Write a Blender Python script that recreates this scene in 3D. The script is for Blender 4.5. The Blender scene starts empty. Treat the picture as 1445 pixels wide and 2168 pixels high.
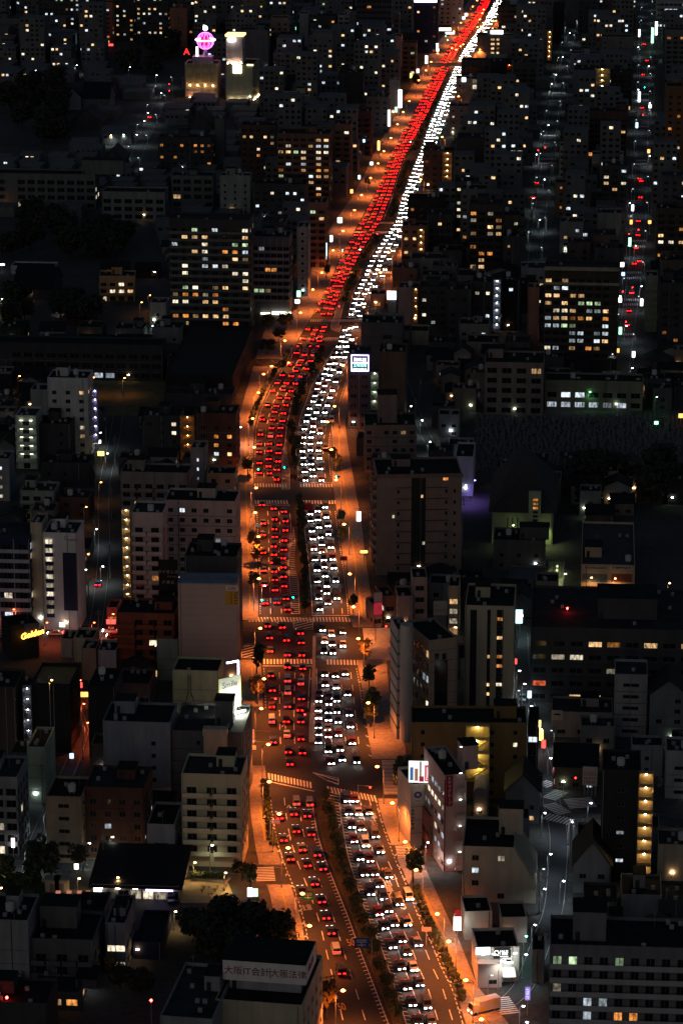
import bpy, math, random
from mathutils import Vector
R = math.radians
rnd = random.Random(7)
SC = bpy.context.scene
COL = SC.collection

# ------------------------------------------------------------------ camera
H, F, PITCH = 290.0, 6500.0, R(16.8)          # eye height, focal length in photo pixels, tilt
PW, PH = 1445.0, 2168.0
cam = bpy.data.cameras.new('camera')
cam.sensor_fit = 'VERTICAL'; cam.sensor_height = 36.0; cam.lens = 36.0 * F / PH
cam.clip_start = 1.0; cam.clip_end = 20000.0
camo = bpy.data.objects.new('camera', cam); COL.objects.link(camo)
camo.location = (0, 0, H); camo.rotation_euler = (math.pi/2 - PITCH, 0, 0)
SC.camera = camo
# ------------------------------------------------------------------ sky and added faint fill sun
SC.world = bpy.data.worlds.new('World'); SC.world.use_nodes = True
_nt = SC.world.node_tree
_bg = _nt.nodes['Background']
_sky = _nt.nodes.new('ShaderNodeTexSky'); _sky.sky_type = 'NISHITA'; _sky.sun_disc = False
_sky.sun_elevation = R(25.0); _sky.sun_rotation = R(200)
_nt.links.new(_sky.outputs[0], _bg.inputs[0]); _bg.inputs[1].default_value = 0.0160
_l = bpy.data.lights.new('moon', 'SUN'); _l.energy = 0.006; _l.angle = R(10); _l.color = (.85, .9, 1)  # faint directional light, added to give surfaces a gradient
_lo = bpy.data.objects.new('moon', _l); COL.objects.link(_lo); _lo.rotation_euler = (R(50), 0, R(20))
# ------------------------------------------------------------------ exposure and sampling
vs = SC.view_settings
vs.view_transform = 'Standard'; vs.look = 'None'; vs.exposure = 0.0; vs.gamma = 1.0
vs.use_curve_mapping = False
cy = SC.cycles
cy.use_denoising = True; cy.max_bounces = 4; cy.diffuse_bounces = 2; cy.glossy_bounces = 2
cy.transparent_max_bounces = 4; cy.sample_clamp_indirect = 3.0; cy.use_light_tree = True
cy.caustics_reflective = False; cy.caustics_refractive = False

# ------------------------------------------------------------------ where things stand
def row_tan(py): return math.tan(PITCH + math.atan((py - PH/2) / F))
def G(px, py, z=0.0):
    """the place on the level z that a spot of the photograph shows"""
    y = (H - z) / row_tan(py)
    dep = y*math.cos(PITCH) + (H - z)*math.sin(PITCH)
    return Vector(((px - PW/2) / F * dep, y, z))
def proj(x, y, z=0.0):
    dep = y*math.cos(PITCH) + (H - z)*math.sin(PITCH)
    return (PW/2 + F*x/dep, PH/2 + F*((H - z)*math.cos(PITCH) - y*math.sin(PITCH))/dep)
def scale_at(y, z=0.0): return F / (y*math.cos(PITCH) + (H - z)*math.sin(PITCH))

# ------------------------------------------------------------------ materials
MATS = {}
def _mat(key):
    m = bpy.data.materials.new(key); m.use_nodes = True
    nt = m.node_tree; nt.nodes.clear()
    out = nt.nodes.new('ShaderNodeOutputMaterial')
    return m, nt, out
def paint(col, rough=.85, vary=.35, scale=.35, spec=.3, metal=0.0, streak=True):
    key = 'paint_%s_%s_%s_%s' % (col, rough, vary, scale)
    if key in MATS: return MATS[key]
    m, nt, out = _mat('wall_paint' if rough > .6 else 'smooth_paint')
    p = nt.nodes.new('ShaderNodeBsdfPrincipled'); nt.links.new(p.outputs[0], out.inputs[0])
    p.inputs['Roughness'].default_value = rough; p.inputs['Metallic'].default_value = metal
    p.inputs['Specular IOR Level'].default_value = spec
    tc = nt.nodes.new('ShaderNodeTexCoord'); mp = nt.nodes.new('ShaderNodeMapping')
    mp.inputs['Scale'].default_value = (1, 1, .25 if streak else 1)
    nz = nt.nodes.new('ShaderNodeTexNoise'); nz.inputs['Scale'].default_value = scale
    nz.inputs['Detail'].default_value = 7; nz.inputs['Roughness'].default_value = .65
    rp = nt.nodes.new('ShaderNodeMapRange')
    rp.inputs[1].default_value = .3; rp.inputs[2].default_value = .7
    rp.inputs[3].default_value = 1 - vary; rp.inputs[4].default_value = 1 + vary*.4
    mx = nt.nodes.new('ShaderNodeVectorMath'); mx.operation = 'SCALE'; mx.inputs[0].default_value = col[:3]
    nt.links.new(tc.outputs['Object'], mp.inputs[0]); nt.links.new(mp.outputs[0], nz.inputs[0])
    nt.links.new(nz.outputs[0], rp.inputs[0]); nt.links.new(rp.outputs[0], mx.inputs[3])
    nt.links.new(mx.outputs[0], p.inputs['Base Color'])
    MATS[key] = m; return m
def glow(col, strength, sample='AUTO', key=None):
    key = key or 'glow_%s_%s' % (col, strength)
    if key in MATS: return MATS[key]
    m, nt, out = _mat('lit_lamp'); e = nt.nodes.new('ShaderNodeEmission')
    e.inputs[0].default_value = (*col, 1); e.inputs[1].default_value = strength
    nt.links.new(e.outputs[0], out.inputs[0])
    m.cycles.emission_sampling = sample
    MATS[key] = m; return m
def lit_pane(col, strength, name):
    """a window with the room light on: curtains, a brighter lamp side, each room different"""
    m, nt, out = _mat('lit_window_' + name)
    e = nt.nodes.new('ShaderNodeEmission'); nt.links.new(e.outputs[0], out.inputs[0])
    tc = nt.nodes.new('ShaderNodeTexCoord'); oi = nt.nodes.new('ShaderNodeObjectInfo')
    ad = nt.nodes.new('ShaderNodeVectorMath'); ad.operation = 'ADD'
    sc = nt.nodes.new('ShaderNodeVectorMath'); sc.operation = 'SCALE'; sc.inputs[0].default_value = (91, 37, 53)
    nt.links.new(oi.outputs['Random'], sc.inputs[3]); nt.links.new(sc.outputs[0], ad.inputs[1]); nt.links.new(tc.outputs['Object'], ad.inputs[0])
    mp = nt.nodes.new('ShaderNodeMapping'); mp.inputs['Scale'].default_value = (1.1, 1, .45)
    nz = nt.nodes.new('ShaderNodeTexNoise'); nz.inputs['Scale'].default_value = 1.3; nz.inputs['Detail'].default_value = 3
    nt.links.new(ad.outputs[0], mp.inputs[0]); nt.links.new(mp.outputs[0], nz.inputs[0])
    rp = nt.nodes.new('ShaderNodeMapRange'); rp.inputs[1].default_value = .32; rp.inputs[2].default_value = .68
    rp.inputs[3].default_value = .10; rp.inputs[4].default_value = 1.15
    nt.links.new(nz.outputs[0], rp.inputs[0])
    r2 = nt.nodes.new('ShaderNodeMapRange'); r2.inputs[3].default_value = .12; r2.inputs[4].default_value = 1.25
    nt.links.new(oi.outputs['Random'], r2.inputs[0])
    mu = nt.nodes.new('ShaderNodeMath'); mu.operation = 'MULTIPLY'; nt.links.new(rp.outputs[0], mu.inputs[0]); nt.links.new(r2.outputs[0], mu.inputs[1])
    m2 = nt.nodes.new('ShaderNodeMath'); m2.operation = 'MULTIPLY'; m2.inputs[1].default_value = strength
    nt.links.new(mu.outputs[0], m2.inputs[0]); nt.links.new(m2.outputs[0], e.inputs[1])
    e.inputs[0].default_value = (*col, 1)
    m.cycles.emission_sampling = 'NONE'
    return m
LIT = {'warm': lit_pane((1, .60, .27), 1.5, 'warm'), 'amber': lit_pane((1, .36, .08), 1.2, 'amber'),
       'cool': lit_pane((.78, .90, 1), 1.4, 'cool'), 'white': lit_pane((1, .86, .62), 1.6, 'white'),
       'green': lit_pane((.72, 1, .58), .9, 'green'), 'red': lit_pane((1, .16, .06), .8, 'red')}
PAL = {'mix': ['warm']*5 + ['white']*5 + ['cool']*4 + ['amber']*3 + ['green'],
       'white': ['white']*6 + ['warm']*2 + ['cool']*2, 'cool': ['cool']*6 + ['white']*3, 'warm': ['warm']*6 + ['amber']*4 + ['white']*2,
       'amber': ['amber']*6 + ['warm']*3, 'redd': ['warm', 'white', 'red', 'amber', 'warm']}
def m_glass():
    m, nt, out = _mat('dark_window_glass')
    p = nt.nodes.new('ShaderNodeBsdfPrincipled'); nt.links.new(p.outputs[0], out.inputs[0])
    p.inputs['Base Color'].default_value = (.012, .014, .018, 1); p.inputs['Roughness'].default_value = .12
    return m
GLASS = m_glass()
def m_ground(name, col, rough, scale, vary, bump=0.0, spec=.3):
    m, nt, out = _mat(name)
    p = nt.nodes.new('ShaderNodeBsdfPrincipled'); nt.links.new(p.outputs[0], out.inputs[0])
    p.inputs['Roughness'].default_value = rough; p.inputs['Specular IOR Level'].default_value = spec
    g = nt.nodes.new('ShaderNodeNewGeometry')
    n1 = nt.nodes.new('ShaderNodeTexNoise'); n1.inputs['Scale'].default_value = scale; n1.inputs['Detail'].default_value = 8
    n2 = nt.nodes.new('ShaderNodeTexNoise'); n2.inputs['Scale'].default_value = .035; n2.inputs['Detail'].default_value = 4
    nt.links.new(g.outputs['Position'], n1.inputs[0]); nt.links.new(g.outputs['Position'], n2.inputs[0])
    a = nt.nodes.new('ShaderNodeMath'); a.operation = 'ADD'; nt.links.new(n1.outputs[0], a.inputs[0]); nt.links.new(n2.outputs[0], a.inputs[1])
    rp = nt.nodes.new('ShaderNodeMapRange'); rp.inputs[1].default_value = .65; rp.inputs[2].default_value = 1.35
    rp.inputs[3].default_value = 1 - vary; rp.inputs[4].default_value = 1 + vary
    nt.links.new(a.outputs[0], rp.inputs[0])
    mx = nt.nodes.new('ShaderNodeVectorMath'); mx.operation = 'SCALE'; mx.inputs[0].default_value = col
    nt.links.new(rp.outputs[0], mx.inputs[3]); nt.links.new(mx.outputs[0], p.inputs['Base Color'])
    return m
ASPHALT = m_ground('asphalt', (.032, .034, .040), .75, 1.2, .35)
LOT = m_ground('lot_ground', (.06, .06, .058), .9, .6, .5)
PAVER = m_ground('paving', (.27, .235, .21), .85, .9, .45)
SOIL = m_ground('soil', (.07, .055, .03), .95, .8, .5)
GRASS = m_ground('lawn', (.06, .07, .025), .95, .8, .5)
SAND = m_ground('sports_field', (.13, .12, .06), .95, .3, .35)
ROOF = paint((.020, .020, .021), .9, .5, .25, .1, streak=False)
ROOF2 = paint((.042, .042, .044), .9, .5, .25, .1, streak=False)
TILE = paint((.018, .018, .020), .7, .4, .8, .15, streak=False)
WHITEP = paint((.75, .75, .73), .7, .25, .8, streak=False)
YELLOWP = paint((.7, .42, .1), .7, .25, .8, streak=False)
METAL = paint((.28, .28, .29), .45, .2, 1.0, streak=False)
DARKM = paint((.03, .03, .032), .5, .3, 1.0, streak=False)
FRAME = paint((.16, .16, .165), .5, .2, 1.0, streak=False)
BARK = paint((.06, .042, .028), .9, .4, 2.0)

# ------------------------------------------------------------------ mesh building
class MB:
    def __init__(s): s.v = []; s.f = []; s.m = []
    def quad(s, a, b, c, d, mi=0):
        n = len(s.v); s.v += [tuple(a), tuple(b), tuple(c), tuple(d)]; s.f.append((n, n+1, n+2, n+3)); s.m.append(mi)
    def poly(s, pts, mi=0):
        n = len(s.v); s.v += [tuple(p) for p in pts]; s.f.append(tuple(range(n, n+len(pts)))); s.m.append(mi)
    def box(s, x0, x1, y0, y1, z0, z1, mi=0, bottom=True):
        n = len(s.v)
        s.v += [(x0,y0,z0),(x1,y0,z0),(x1,y1,z0),(x0,y1,z0),(x0,y0,z1),(x1,y0,z1),(x1,y1,z1),(x0,y1,z1)]
        fs = [(4,5,6,7),(0,1,5,4),(1,2,6,5),(2,3,7,6),(3,0,4,7)]
        if bottom: fs.append((3,2,1,0))
        for f in fs: s.f.append(tuple(n+i for i in f)); s.m.append(mi)
    def prism(s, pts, z0, z1, mi=0):
        n = len(s.v); k = len(pts)
        s.v += [(p[0], p[1], z0) for p in pts] + [(p[0], p[1], z1) for p in pts]
        for i in range(k):
            j = (i+1) % k; s.f.append((n+i, n+j, n+k+j, n+k+i)); s.m.append(mi)
        s.f.append(tuple(n+k+i for i in range(k))); s.m.append(mi)
        s.f.append(tuple(n+k-1-i for i in range(k))); s.m.append(mi)
    def tube(s, a, b, r0, r1=None, seg=6, mi=0, cap=True):
        r1 = r0 if r1 is None else r1
        a, b = Vector(a), Vector(b); d = (b-a).normalized()
        u = d.cross(Vector((0,0,1)) if abs(d.z) < .9 else Vector((1,0,0))).normalized(); w = d.cross(u)
        n = len(s.v)
        for c, r in ((a, r0), (b, r1)):
            for i in range(seg):
                t = 2*math.pi*i/seg; s.v.append(tuple(c + u*math.cos(t)*r + w*math.sin(t)*r))
        for i in range(seg):
            j = (i+1) % seg; s.f.append((n+i, n+seg+i, n+seg+j, n+j)); s.m.append(mi)
        if cap:
            s.f.append(tuple(n+seg-1-i for i in range(seg))); s.m.append(mi)
            s.f.append(tuple(n+seg+i for i in range(seg))); s.m.append(mi)
    def ball(s, c, r, seg=8, rings=5, mi=0, sz=1.0):
        n = len(s.v)
        for i in range(rings+1):
            p = math.pi*i/rings
            for j in range(seg):
                t = 2*math.pi*j/seg
                s.v.append((c[0]+r*math.sin(p)*math.cos(t), c[1]+r*math.sin(p)*math.sin(t), c[2]+r*sz*math.cos(p)))
        for i in range(rings):
            for j in range(seg):
                k = (j+1) % seg
                s.f.append((n+i*seg+j, n+(i+1)*seg+j, n+(i+1)*seg+k, n+i*seg+k)); s.m.append(mi)
    def mesh(s, name, mats):
        me = bpy.data.meshes.new(name); me.from_pydata(s.v, [], s.f)
        for m in (mats if isinstance(mats, (list, tuple)) else [mats]): me.materials.append(m)
        if any(s.m): me.polygons.foreach_set('material_index', s.m)
        me.update(); return me
    def build(s, name, mats, parent=None, loc=None, rz=0.0):
        return put(name, s.mesh(name, mats), parent, loc, rz)
def put(name, me, parent=None, loc=None, rz=0.0):
    o = bpy.data.objects.new(name, me); COL.objects.link(o)
    if parent: o.parent = parent
    if loc is not None: o.location = loc
    if rz: o.rotation_euler = (0, 0, rz)
    return o
def empty(name, loc=(0,0,0), rz=0.0, parent=None):
    o = bpy.data.objects.new(name, None); COL.objects.link(o); o.location = loc; o.rotation_euler = (0,0,rz)
    o.empty_display_size = .5
    if parent: o.parent = parent
    return o
def tag(o, label=None, cat=None, group=None, kind=None):
    if label: o['label'] = label
    if cat: o['category'] = cat
    if group: o['group'] = group
    if kind: o['kind'] = kind
    return o
def copy_tree(o, parent=None):
    c = o.copy(); COL.objects.link(c); c.parent = parent
    for ch in list(o.children): copy_tree(ch, c)
    return c
def text(name, s, size, mat, parent, loc, rot, ext=.04, sx=1.0, align='CENTER', shear=0.0):
    cu = bpy.data.curves.new(name, 'FONT'); cu.body = s; cu.size = size; cu.extrude = ext
    cu.align_x = align; cu.align_y = 'CENTER'; cu.shear = shear; cu.resolution_u = 3
    t = bpy.data.objects.new(name + '_curve', cu); me = bpy.data.meshes.new_from_object(t)
    bpy.data.objects.remove(t); bpy.data.curves.remove(cu)
    me.materials.clear(); me.materials.append(mat)
    o = put(name, me, parent, loc); o.rotation_euler = rot; o.scale = (sx, 1, 1)
    return o

# ------------------------------------------------------------------ ground, avenue, streets
def sheet(name, pts, z, mat, parent=None, thick=0.0):
    b = MB()
    if thick: b.prism([(p[0], p[1]) for p in pts], z - thick, z)
    else: b.poly([(p[0], p[1], z) for p in pts])
    o = b.build(name, mat, parent)
    if not parent: tag(o, kind='structure')
    return o
g = MB()
for i in range(12):
    for j in range(12):
        x0, y0 = -6000 + i*1000, -2000 + j*1000
        g.quad((x0,y0,0),(x0+1000,y0,0),(x0+1000,y0+1000,0),(x0,y0+1000,0))
ground = tag(g.build('ground', LOT), kind='structure')

def interp(tab, y):
    """x at photo row y from a table of (x, y)"""
    if y >= tab[0][1]:
        (xa, ya), (xb, yb) = tab[1], tab[0]
        return xb + (xb-xa)*(y-yb)/(yb-ya)
    for (xb, yb), (xa, ya) in zip(tab, tab[1:]):
        if ya <= y <= yb: return xa + (xb-xa)*(y-ya)/(yb-ya)
    (xb, yb), (xa, ya) = tab[-2], tab[-1]
    return xa + (xb-xa)*(y-ya)/(yb-ya)
KL = [(672,2168),(655,2060),(640,1960),(620,1890),(596,1830),(580,1780),(570,1720),(564,1660),(560,1610),(557,1530),(555,1450),(550,1390),(546,1310),(547,1258),(545,1200),(541,1120),(536,1030),(536,950),(538,905),(548,870),(571,821),(598,776),(610,762),(632,717),(656,676),(684,627),(705,579),(719,548),(738,510),(748,492),(767,458),(791,415),(812,363),(826,329),(847,287),(871,249),(892,204),(909,173),(926,138),(945,107),(973,69),(1004,28),(1019,0),(1040,-45),(1062,-100)]
ML = [(826,2168),(793,2083),(764,2010),(738,1938),(715,1882),(688,1813),(674,1765),(665,1713),(662,1670),(657,1600),(654,1540),(656,1470),(660,1410),(660,1350),(621,1305),(615,1240),(611,1192),(619,1116),(612,1060),(598,1030),(600,980),(604,946),(609,900),(613,880),(620,846),(638,815),(660,790),(684,734),(696,700),(706,672),(722,620),(737,590),(753,560),(772,530),(796,492),(812,467),(828,425),(846,363),(860,329),(884,287),(905,245),(925,204),(940,173),(955,138),(973,107),(1000,69),(1027,28),(1041,0),(1060,-45),(1080,-100)]
MR = [(857,2168),(826,2069),(805,2007),(774,1938),(750,1865),(734,1813),(722,1744),(716,1700),(700,1670),(668,1600),(668,1570),(668,1540),(668,1470),(668,1410),(666,1350),(660,1305),(656,1240),(652,1192),(642,1116),(637,1060),(632,1030),(627,980),(624,946),(631,900),(634,880),(648,846),(658,815),(675,790),(708,734),(722,700),(735,672),(746,620),(760,590),(771,560),(790,530),(820,492),(838,467),(846,425),(870,363),(884,329),(897,287),(913,245),(931,204),(946,173),(962,138),(978,107),(1005,69),(1032,28),(1046,0),(1065,-45),(1085,-100)]
KR = [(985,2168),(961,2090),(940,2052),(919,2000),(895,1952),(878,1910),(854,1848),(843,1827),(826,1782),(814,1751),(800,1700),(795,1660),(788,1610),(781,1570),(774,1522),(764,1443),(757,1411),(753,1350),(741,1306),(738,1268),(732,1220),(722,1154),(715,1102),(710,1064),(705,1029),(700,981),(698,950),(702,915),(709,890),(719,862),(729,828),(742,780),(757,717),(768,679),(781,644),(804,617),(824,592),(838,558),(852,520),(862,492),(870,467),(882,425),(905,363),(920,329),(937,287),(953,245),(968,204),(980,173),(992,138),(1008,107),(1036,69),(1060,28),(1074,0),(1095,-45),(1115,-100)]
SL = [(600,2168),(590,2060),(585,1960),(570,1890),(548,1830),(538,1780),(530,1720),(527,1640),(515,1500),(508,1390),(508,1310),(505,1200),(502,1100),(499,950),(499,905),(515,850),(530,800),(540,762),(560,700),(600,672),(629,655),(640,615),(656,579),(668,548),(684,510),(700,482),(722,450),(743,420),(771,370),(798,311),(826,265),(845,225),(866,190),(884,160),(904,120),(926,92),(950,60),(975,28),(992,0),(1010,-45),(1035,-100)]
SR = [(1075,2168),(1010,2090),(990,2040),(966,1980),(944,1936),(915,1872),(892,1824),(871,1786),(866,1720),(864,1640),(856,1574),(832,1543),(822,1453),(816,1380),(812,1340),(792,1306),(780,1230),(774,1189),(764,1102),(748,1015),(741,974),(734,930),(730,895),(738,862),(748,828),(762,780),(776,717),(788,679),(800,644),(824,617),(846,592),(860,558),(874,520),(886,492),(896,467),(908,425),(930,363),(945,329),(962,287),(976,245),(990,204),(1002,173),(1014,138),(1030,107),(1058,69),(1082,28),(1096,0),(1118,-45),(1140,-100)]
ROWS = [2300, 2230] + list(range(2168, 1000, -14)) + list(range(1000, 400, -8)) + list(range(400, -101, -5))
def strip(name, ta, tb, z, mat, parent=None, rows=ROWS, kerb=0.0, kmat=None, skip=()):
    b = MB()
    for ya, yb in zip(rows, rows[1:]):
        if any(s0 <= (ya+yb)/2 <= s1 for s0, s1 in skip): continue
        a0, a1 = G(interp(ta, ya), ya), G(interp(tb, ya), ya)
        b0, b1 = G(interp(ta, yb), yb), G(interp(tb, yb), yb)
        up = lambda p: (p.x, p.y, z)
        b.quad(up(a0), up(a1), up(b1), up(b0))
        if kerb:
            for (p, q) in ((a0, b0), (b1, a1)):
                b.quad((p.x,p.y,z-kerb),(q.x,q.y,z-kerb),up(q),up(p), 1)
            b.quad((a0.x,a0.y,z-kerb),(a1.x,a1.y,z-kerb),up(a1),up(a0), 1)
            b.quad((b1.x,b1.y,z-kerb),(b0.x,b0.y,z-kerb),up(b0),up(b1), 1)
    o = b.build(name, [mat, kmat or mat], parent)
    if not parent: tag(o, kind='structure')
    return o
avenue = strip('avenue_road', SL, SR, .03, ASPHALT)
SIDE_GAPS_L = ((1500,1622),(1310,1400),(1833,1872),(762,776))
SIDE_GAPS_R = ((1602,1690),(1322,1402),(1786,1818),(690,716))
KERB = paint((.30,.29,.28), .85, .2, 1.0, streak=False)
pave_l = strip('pavement_left', SL, KL, .17, PAVER, kerb=.14, kmat=KERB, skip=SIDE_GAPS_L)
pave_r = strip('pavement_right', KR, SR, .17, PAVER, kerb=.14, kmat=KERB, skip=SIDE_GAPS_R)
med1 = strip('median_strip', [(x+6,y) for x,y in ML], [(x-7,y) for x,y in MR], .20, SOIL, kerb=.16, kmat=KERB, rows=[r for r in ROWS if r > 1690])
med2 = strip('median_strip', [(643-7,1320),(640-7,1240),(630-7,1192),(634-7,1116),(628-7,1060),(622-7,1030),(617-7,980),(612-6,940),(618-5,900),(622-5,880),(631,846),(645,815),(662,790)],
             [(656,1320),(653,1240),(648,1192),(641,1116),(636,1060),(631,1030),(626,980),(622,946),(629,900),(632,880),(645,846),(656,815),(672,790)], .20, SOIL, kerb=.16, kmat=KERB,
             rows=list(range(1308, 1080, -8)) + list(range(1080, 1068, -4)))
med2b = strip('median_strip', [(622,1024),(617-7,980),(612-6,940),(618-5,900),(622-5,880),(631,846),(645,815),(662,790)],
             [(631,1024),(626,980),(622,946),(629,900),(632,880),(645,846),(656,815),(672,790)], .20, SOIL, kerb=.16, kmat=KERB, rows=list(range(1020, 740, -8)))
med3 = strip('median_strip', [(653.5,1574),(654,1540),(659,1470),(662,1350)], [(666,1574),(666,1540),(667,1470),(668,1350)], .20, KERB, kerb=.16, kmat=KERB, rows=list(range(1572, 1340, -8)))
med4 = strip('median_strip', [(706,668),(722,620),(737,590),(753,565)], [(733,668),(744,620),(758,590),(769,565)], .20, SOIL, kerb=.16, kmat=KERB, rows=list(range(640, 565, -6)))
med5 = strip('median_strip', [(x+5,y) for x,y in ML], [(x-4,y) for x,y in MR], .20, SOIL, kerb=.16, kmat=KERB, rows=list(range(550, 500, -5)))
med6 = strip('median_strip', [(x+6,y) for x,y in ML], [(x-2,y) for x,y in MR], .20, SOIL, kerb=.16, kmat=KERB, rows=list(range(462, 335, -5)))
med7 = strip('median_strip', [(x+3,y) for x,y in ML], [(x-1,y) for x,y in MR], .20, SOIL, kerb=.16, kmat=KERB, rows=list(range(322, 140, -5)))

def street(name, pix, width, z=.04, mat=ASPHALT):
    """a side street along photo spots on the ground, width in metres"""
    P = [G(*p) for p in pix]; b = MB(); L = []
    for _ in range(3): P = [P[0]] + [q for a, c in zip(P, P[1:]) for q in (a*.75+c*.25, a*.25+c*.75)] + [P[-1]]
    for i, p in enumerate(P):
        d = (P[min(i+1, len(P)-1)] - P[max(i-1, 0)]).normalized(); n = Vector((-d.y, d.x, 0))
        L.append((p + n*width/2, p - n*width/2))
    for (a, b_), (c, d) in zip(L, L[1:]):
        b.quad((a.x,a.y,z),(b_.x,b_.y,z),(d.x,d.y,z),(c.x,c.y,z))
    o = b.build(name, mat); tag(o, kind='structure')
    e = MB()
    for sgn in (1, -1):
        for (a, b_), (c, d) in zip(L, L[1:]):
            p, q = (a, c) if sgn > 0 else (b_, d)
            m0, m1 = (a+b_)/2, (c+d)/2
            p2, q2 = p + (m0-p).normalized()*.5, q + (m1-q).normalized()*.5
            p3, q3 = p + (m0-p).normalized()*.62, q + (m1-q).normalized()*.62
            e.quad((p2.x,p2.y,z+.02),(q2.x,q2.y,z+.02),(q3.x,q3.y,z+.02),(p3.x,p3.y,z+.02))
    e.build('edge_line', paint((.4,.4,.39), .7, .4, .8, streak=False), o)
    STREETS.append((P, width)); return o
STREETS = []
st_e1 = street('street_right_lower', [(1100,1340),(1103,1420),(1112,1490),(1140,1580),(1155,1660),(1185,1760),(1178,1850),(1172,1930),(1150,1980),(1128,2040),(1110,2090),(1060,2135),(1010,2160)], 5.4)
st_e2 = street('street_right_cross', [(830,1648),(900,1655),(1000,1668),(1160,1690),(1250,1712),(1445,1745),(1520,1758)], 8.0, z=.045)
st_e3 = street('street_right_upper', [(1128,560),(1140,470),(1157,345),(1165,280),(1176,205),(1196,130),(1210,60),(1222,0)], 6.5)
st_e4 = street('street_far_right', [(1308,840),(1322,720),(1338,620),(1350,500),(1357,345),(1363,145),(1366,86),(1369,0)], 7.0)
st_e5 = street('street_right_mid', [(800,1350),(860,1360),(1000,1372),(1110,1385)], 10.0, z=.045)
st_w1 = street('street_left_cross', [(560,1352),(480,1345),(300,1338),(100,1334),(-40,1330)], 12.0, z=.045)
st_w2 = street('street_left_lane', [(208,1560),(178,1480),(172,1420),(200,1345),(214,1250),(222,1150),(218,1060),(225,1000),(243,930),(250,880)], 4.6)
st_w3 = street('street_left_lower', [(590,1851),(500,1836),(400,1832),(200,1829),(90,1832),(-30,1840)], 8.0, z=.045)
st_w4 = street('street_left_alley', [(60,1850),(80,1770),(120,1690),(160,1600),(176,1540)], 4.5, z=.042)
st_w5 = street('street_left_upper', [(277,365),(300,300),(325,250),(345,200),(352,180)], 7.0)
st_w6 = street('street_left_junction', [(570,1560),(520,1558),(470,1556)], 9.0, z=.045)
st_w7 = street('street_left_station', [(545,640),(547,700),(552,770),(600,772)], 7.0, z=.042)
st_e6 = street('street_mid_right', [(850,800),(870,850),(890,900),(915,950)], 4.5)

def lane(f, side, py):
    a, b = (KL, ML) if side == 'L' else (MR, KR)
    return interp(a, py) + (interp(b, py) - interp(a, py)) * f
def lane_path(f, side, y0, y1):
    """points on the ground every metre or so along a lane, from row y0 up to row y1"""
    pts = []; y = y0
    while y > y1:
        pts.append(G(lane(f, side, y), y)); y -= 6 if y > 1000 else (3 if y > 500 else 1.6)
    # smooth
    for _ in range(6):
        pts = [pts[0]] + [(pts[i-1] + pts[i]*2 + pts[i+1])/4 for i in range(1, len(pts)-1)] + [pts[-1]]
    return pts
def along(pts, step, start=0.0):
    """yield (point, direction) every step() metres"""
    acc = start; s = 0.0
    for a, b in zip(pts, pts[1:]):
        L = (b-a).length
        while acc <= s + L:
            yield a + (b-a)*((acc-s)/L), (b-a).normalized()
            acc += step() if callable(step) else step
        s += L
def ribbon(b, pts, w, z, on=None, off=None):
    if on is None:
        for a, c in zip(pts, pts[1:]):
            n = Vector((-(c-a).y, (c-a).x, 0)).normalized()*w/2
            b.quad((a.x+n.x,a.y+n.y,z),(a.x-n.x,a.y-n.y,z),(c.x-n.x,c.y-n.y,z),(c.x+n.x,c.y+n.y,z))
    else:
        for p, d in along(pts, on+off):
            n = Vector((-d.y, d.x, 0))*w/2; q = p + d*on
            b.quad((p.x+n.x,p.y+n.y,z),(p.x-n.x,p.y-n.y,z),(q.x-n.x,q.y-n.y,z),(q.x+n.x,q.y+n.y,z))
MZ = .06
for pv, ta, tb, fr in ((pave_l, SL, KL, .55), (pave_r, KR, SR, .5)):
    b = MB()
    for r0, r1 in ((2165,1880),(1780,1700),(1495,1405),(1300,780)):
        ribbon(b, [G(interp(ta, y)*(1-fr)+interp(tb, y)*fr, y) for y in range(r0, r1, -9)], .4, .19)
    b.build('tactile_line', paint((.55,.36,.05), .8, .3, 1), pv)
for side, fr in (('L', (.36, .67)), ('R', (.30, .56, .80))):
    for f in fr:
        b = MB()
        for r0, r1 in ((2300,1690),(1575,1412),(1300,1080),(1012,735),(665,585),(545,500),(465,335),(320,215),(195,-60)):
            ribbon(b, lane_path(f, side, r0, r1), .2, MZ, 5.0, 5.0)
        b.build('lane_line', WHITEP, avenue)
for side, f in (('L', .06), ('L', .97), ('R', .02), ('R', .955)):
    b = MB()
    for r0, r1 in ((2300,1690),(1500,1412),(1300,1080),(1012,735),(665,585),(545,500),(465,335),(320,215)):
        ribbon(b, lane_path(f, side, r0, r1), .18, MZ, *((1.2, 1.0) if f in (.06, .955) else (None, None)))
    b.build('edge_line', WHITEP, avenue)
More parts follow.
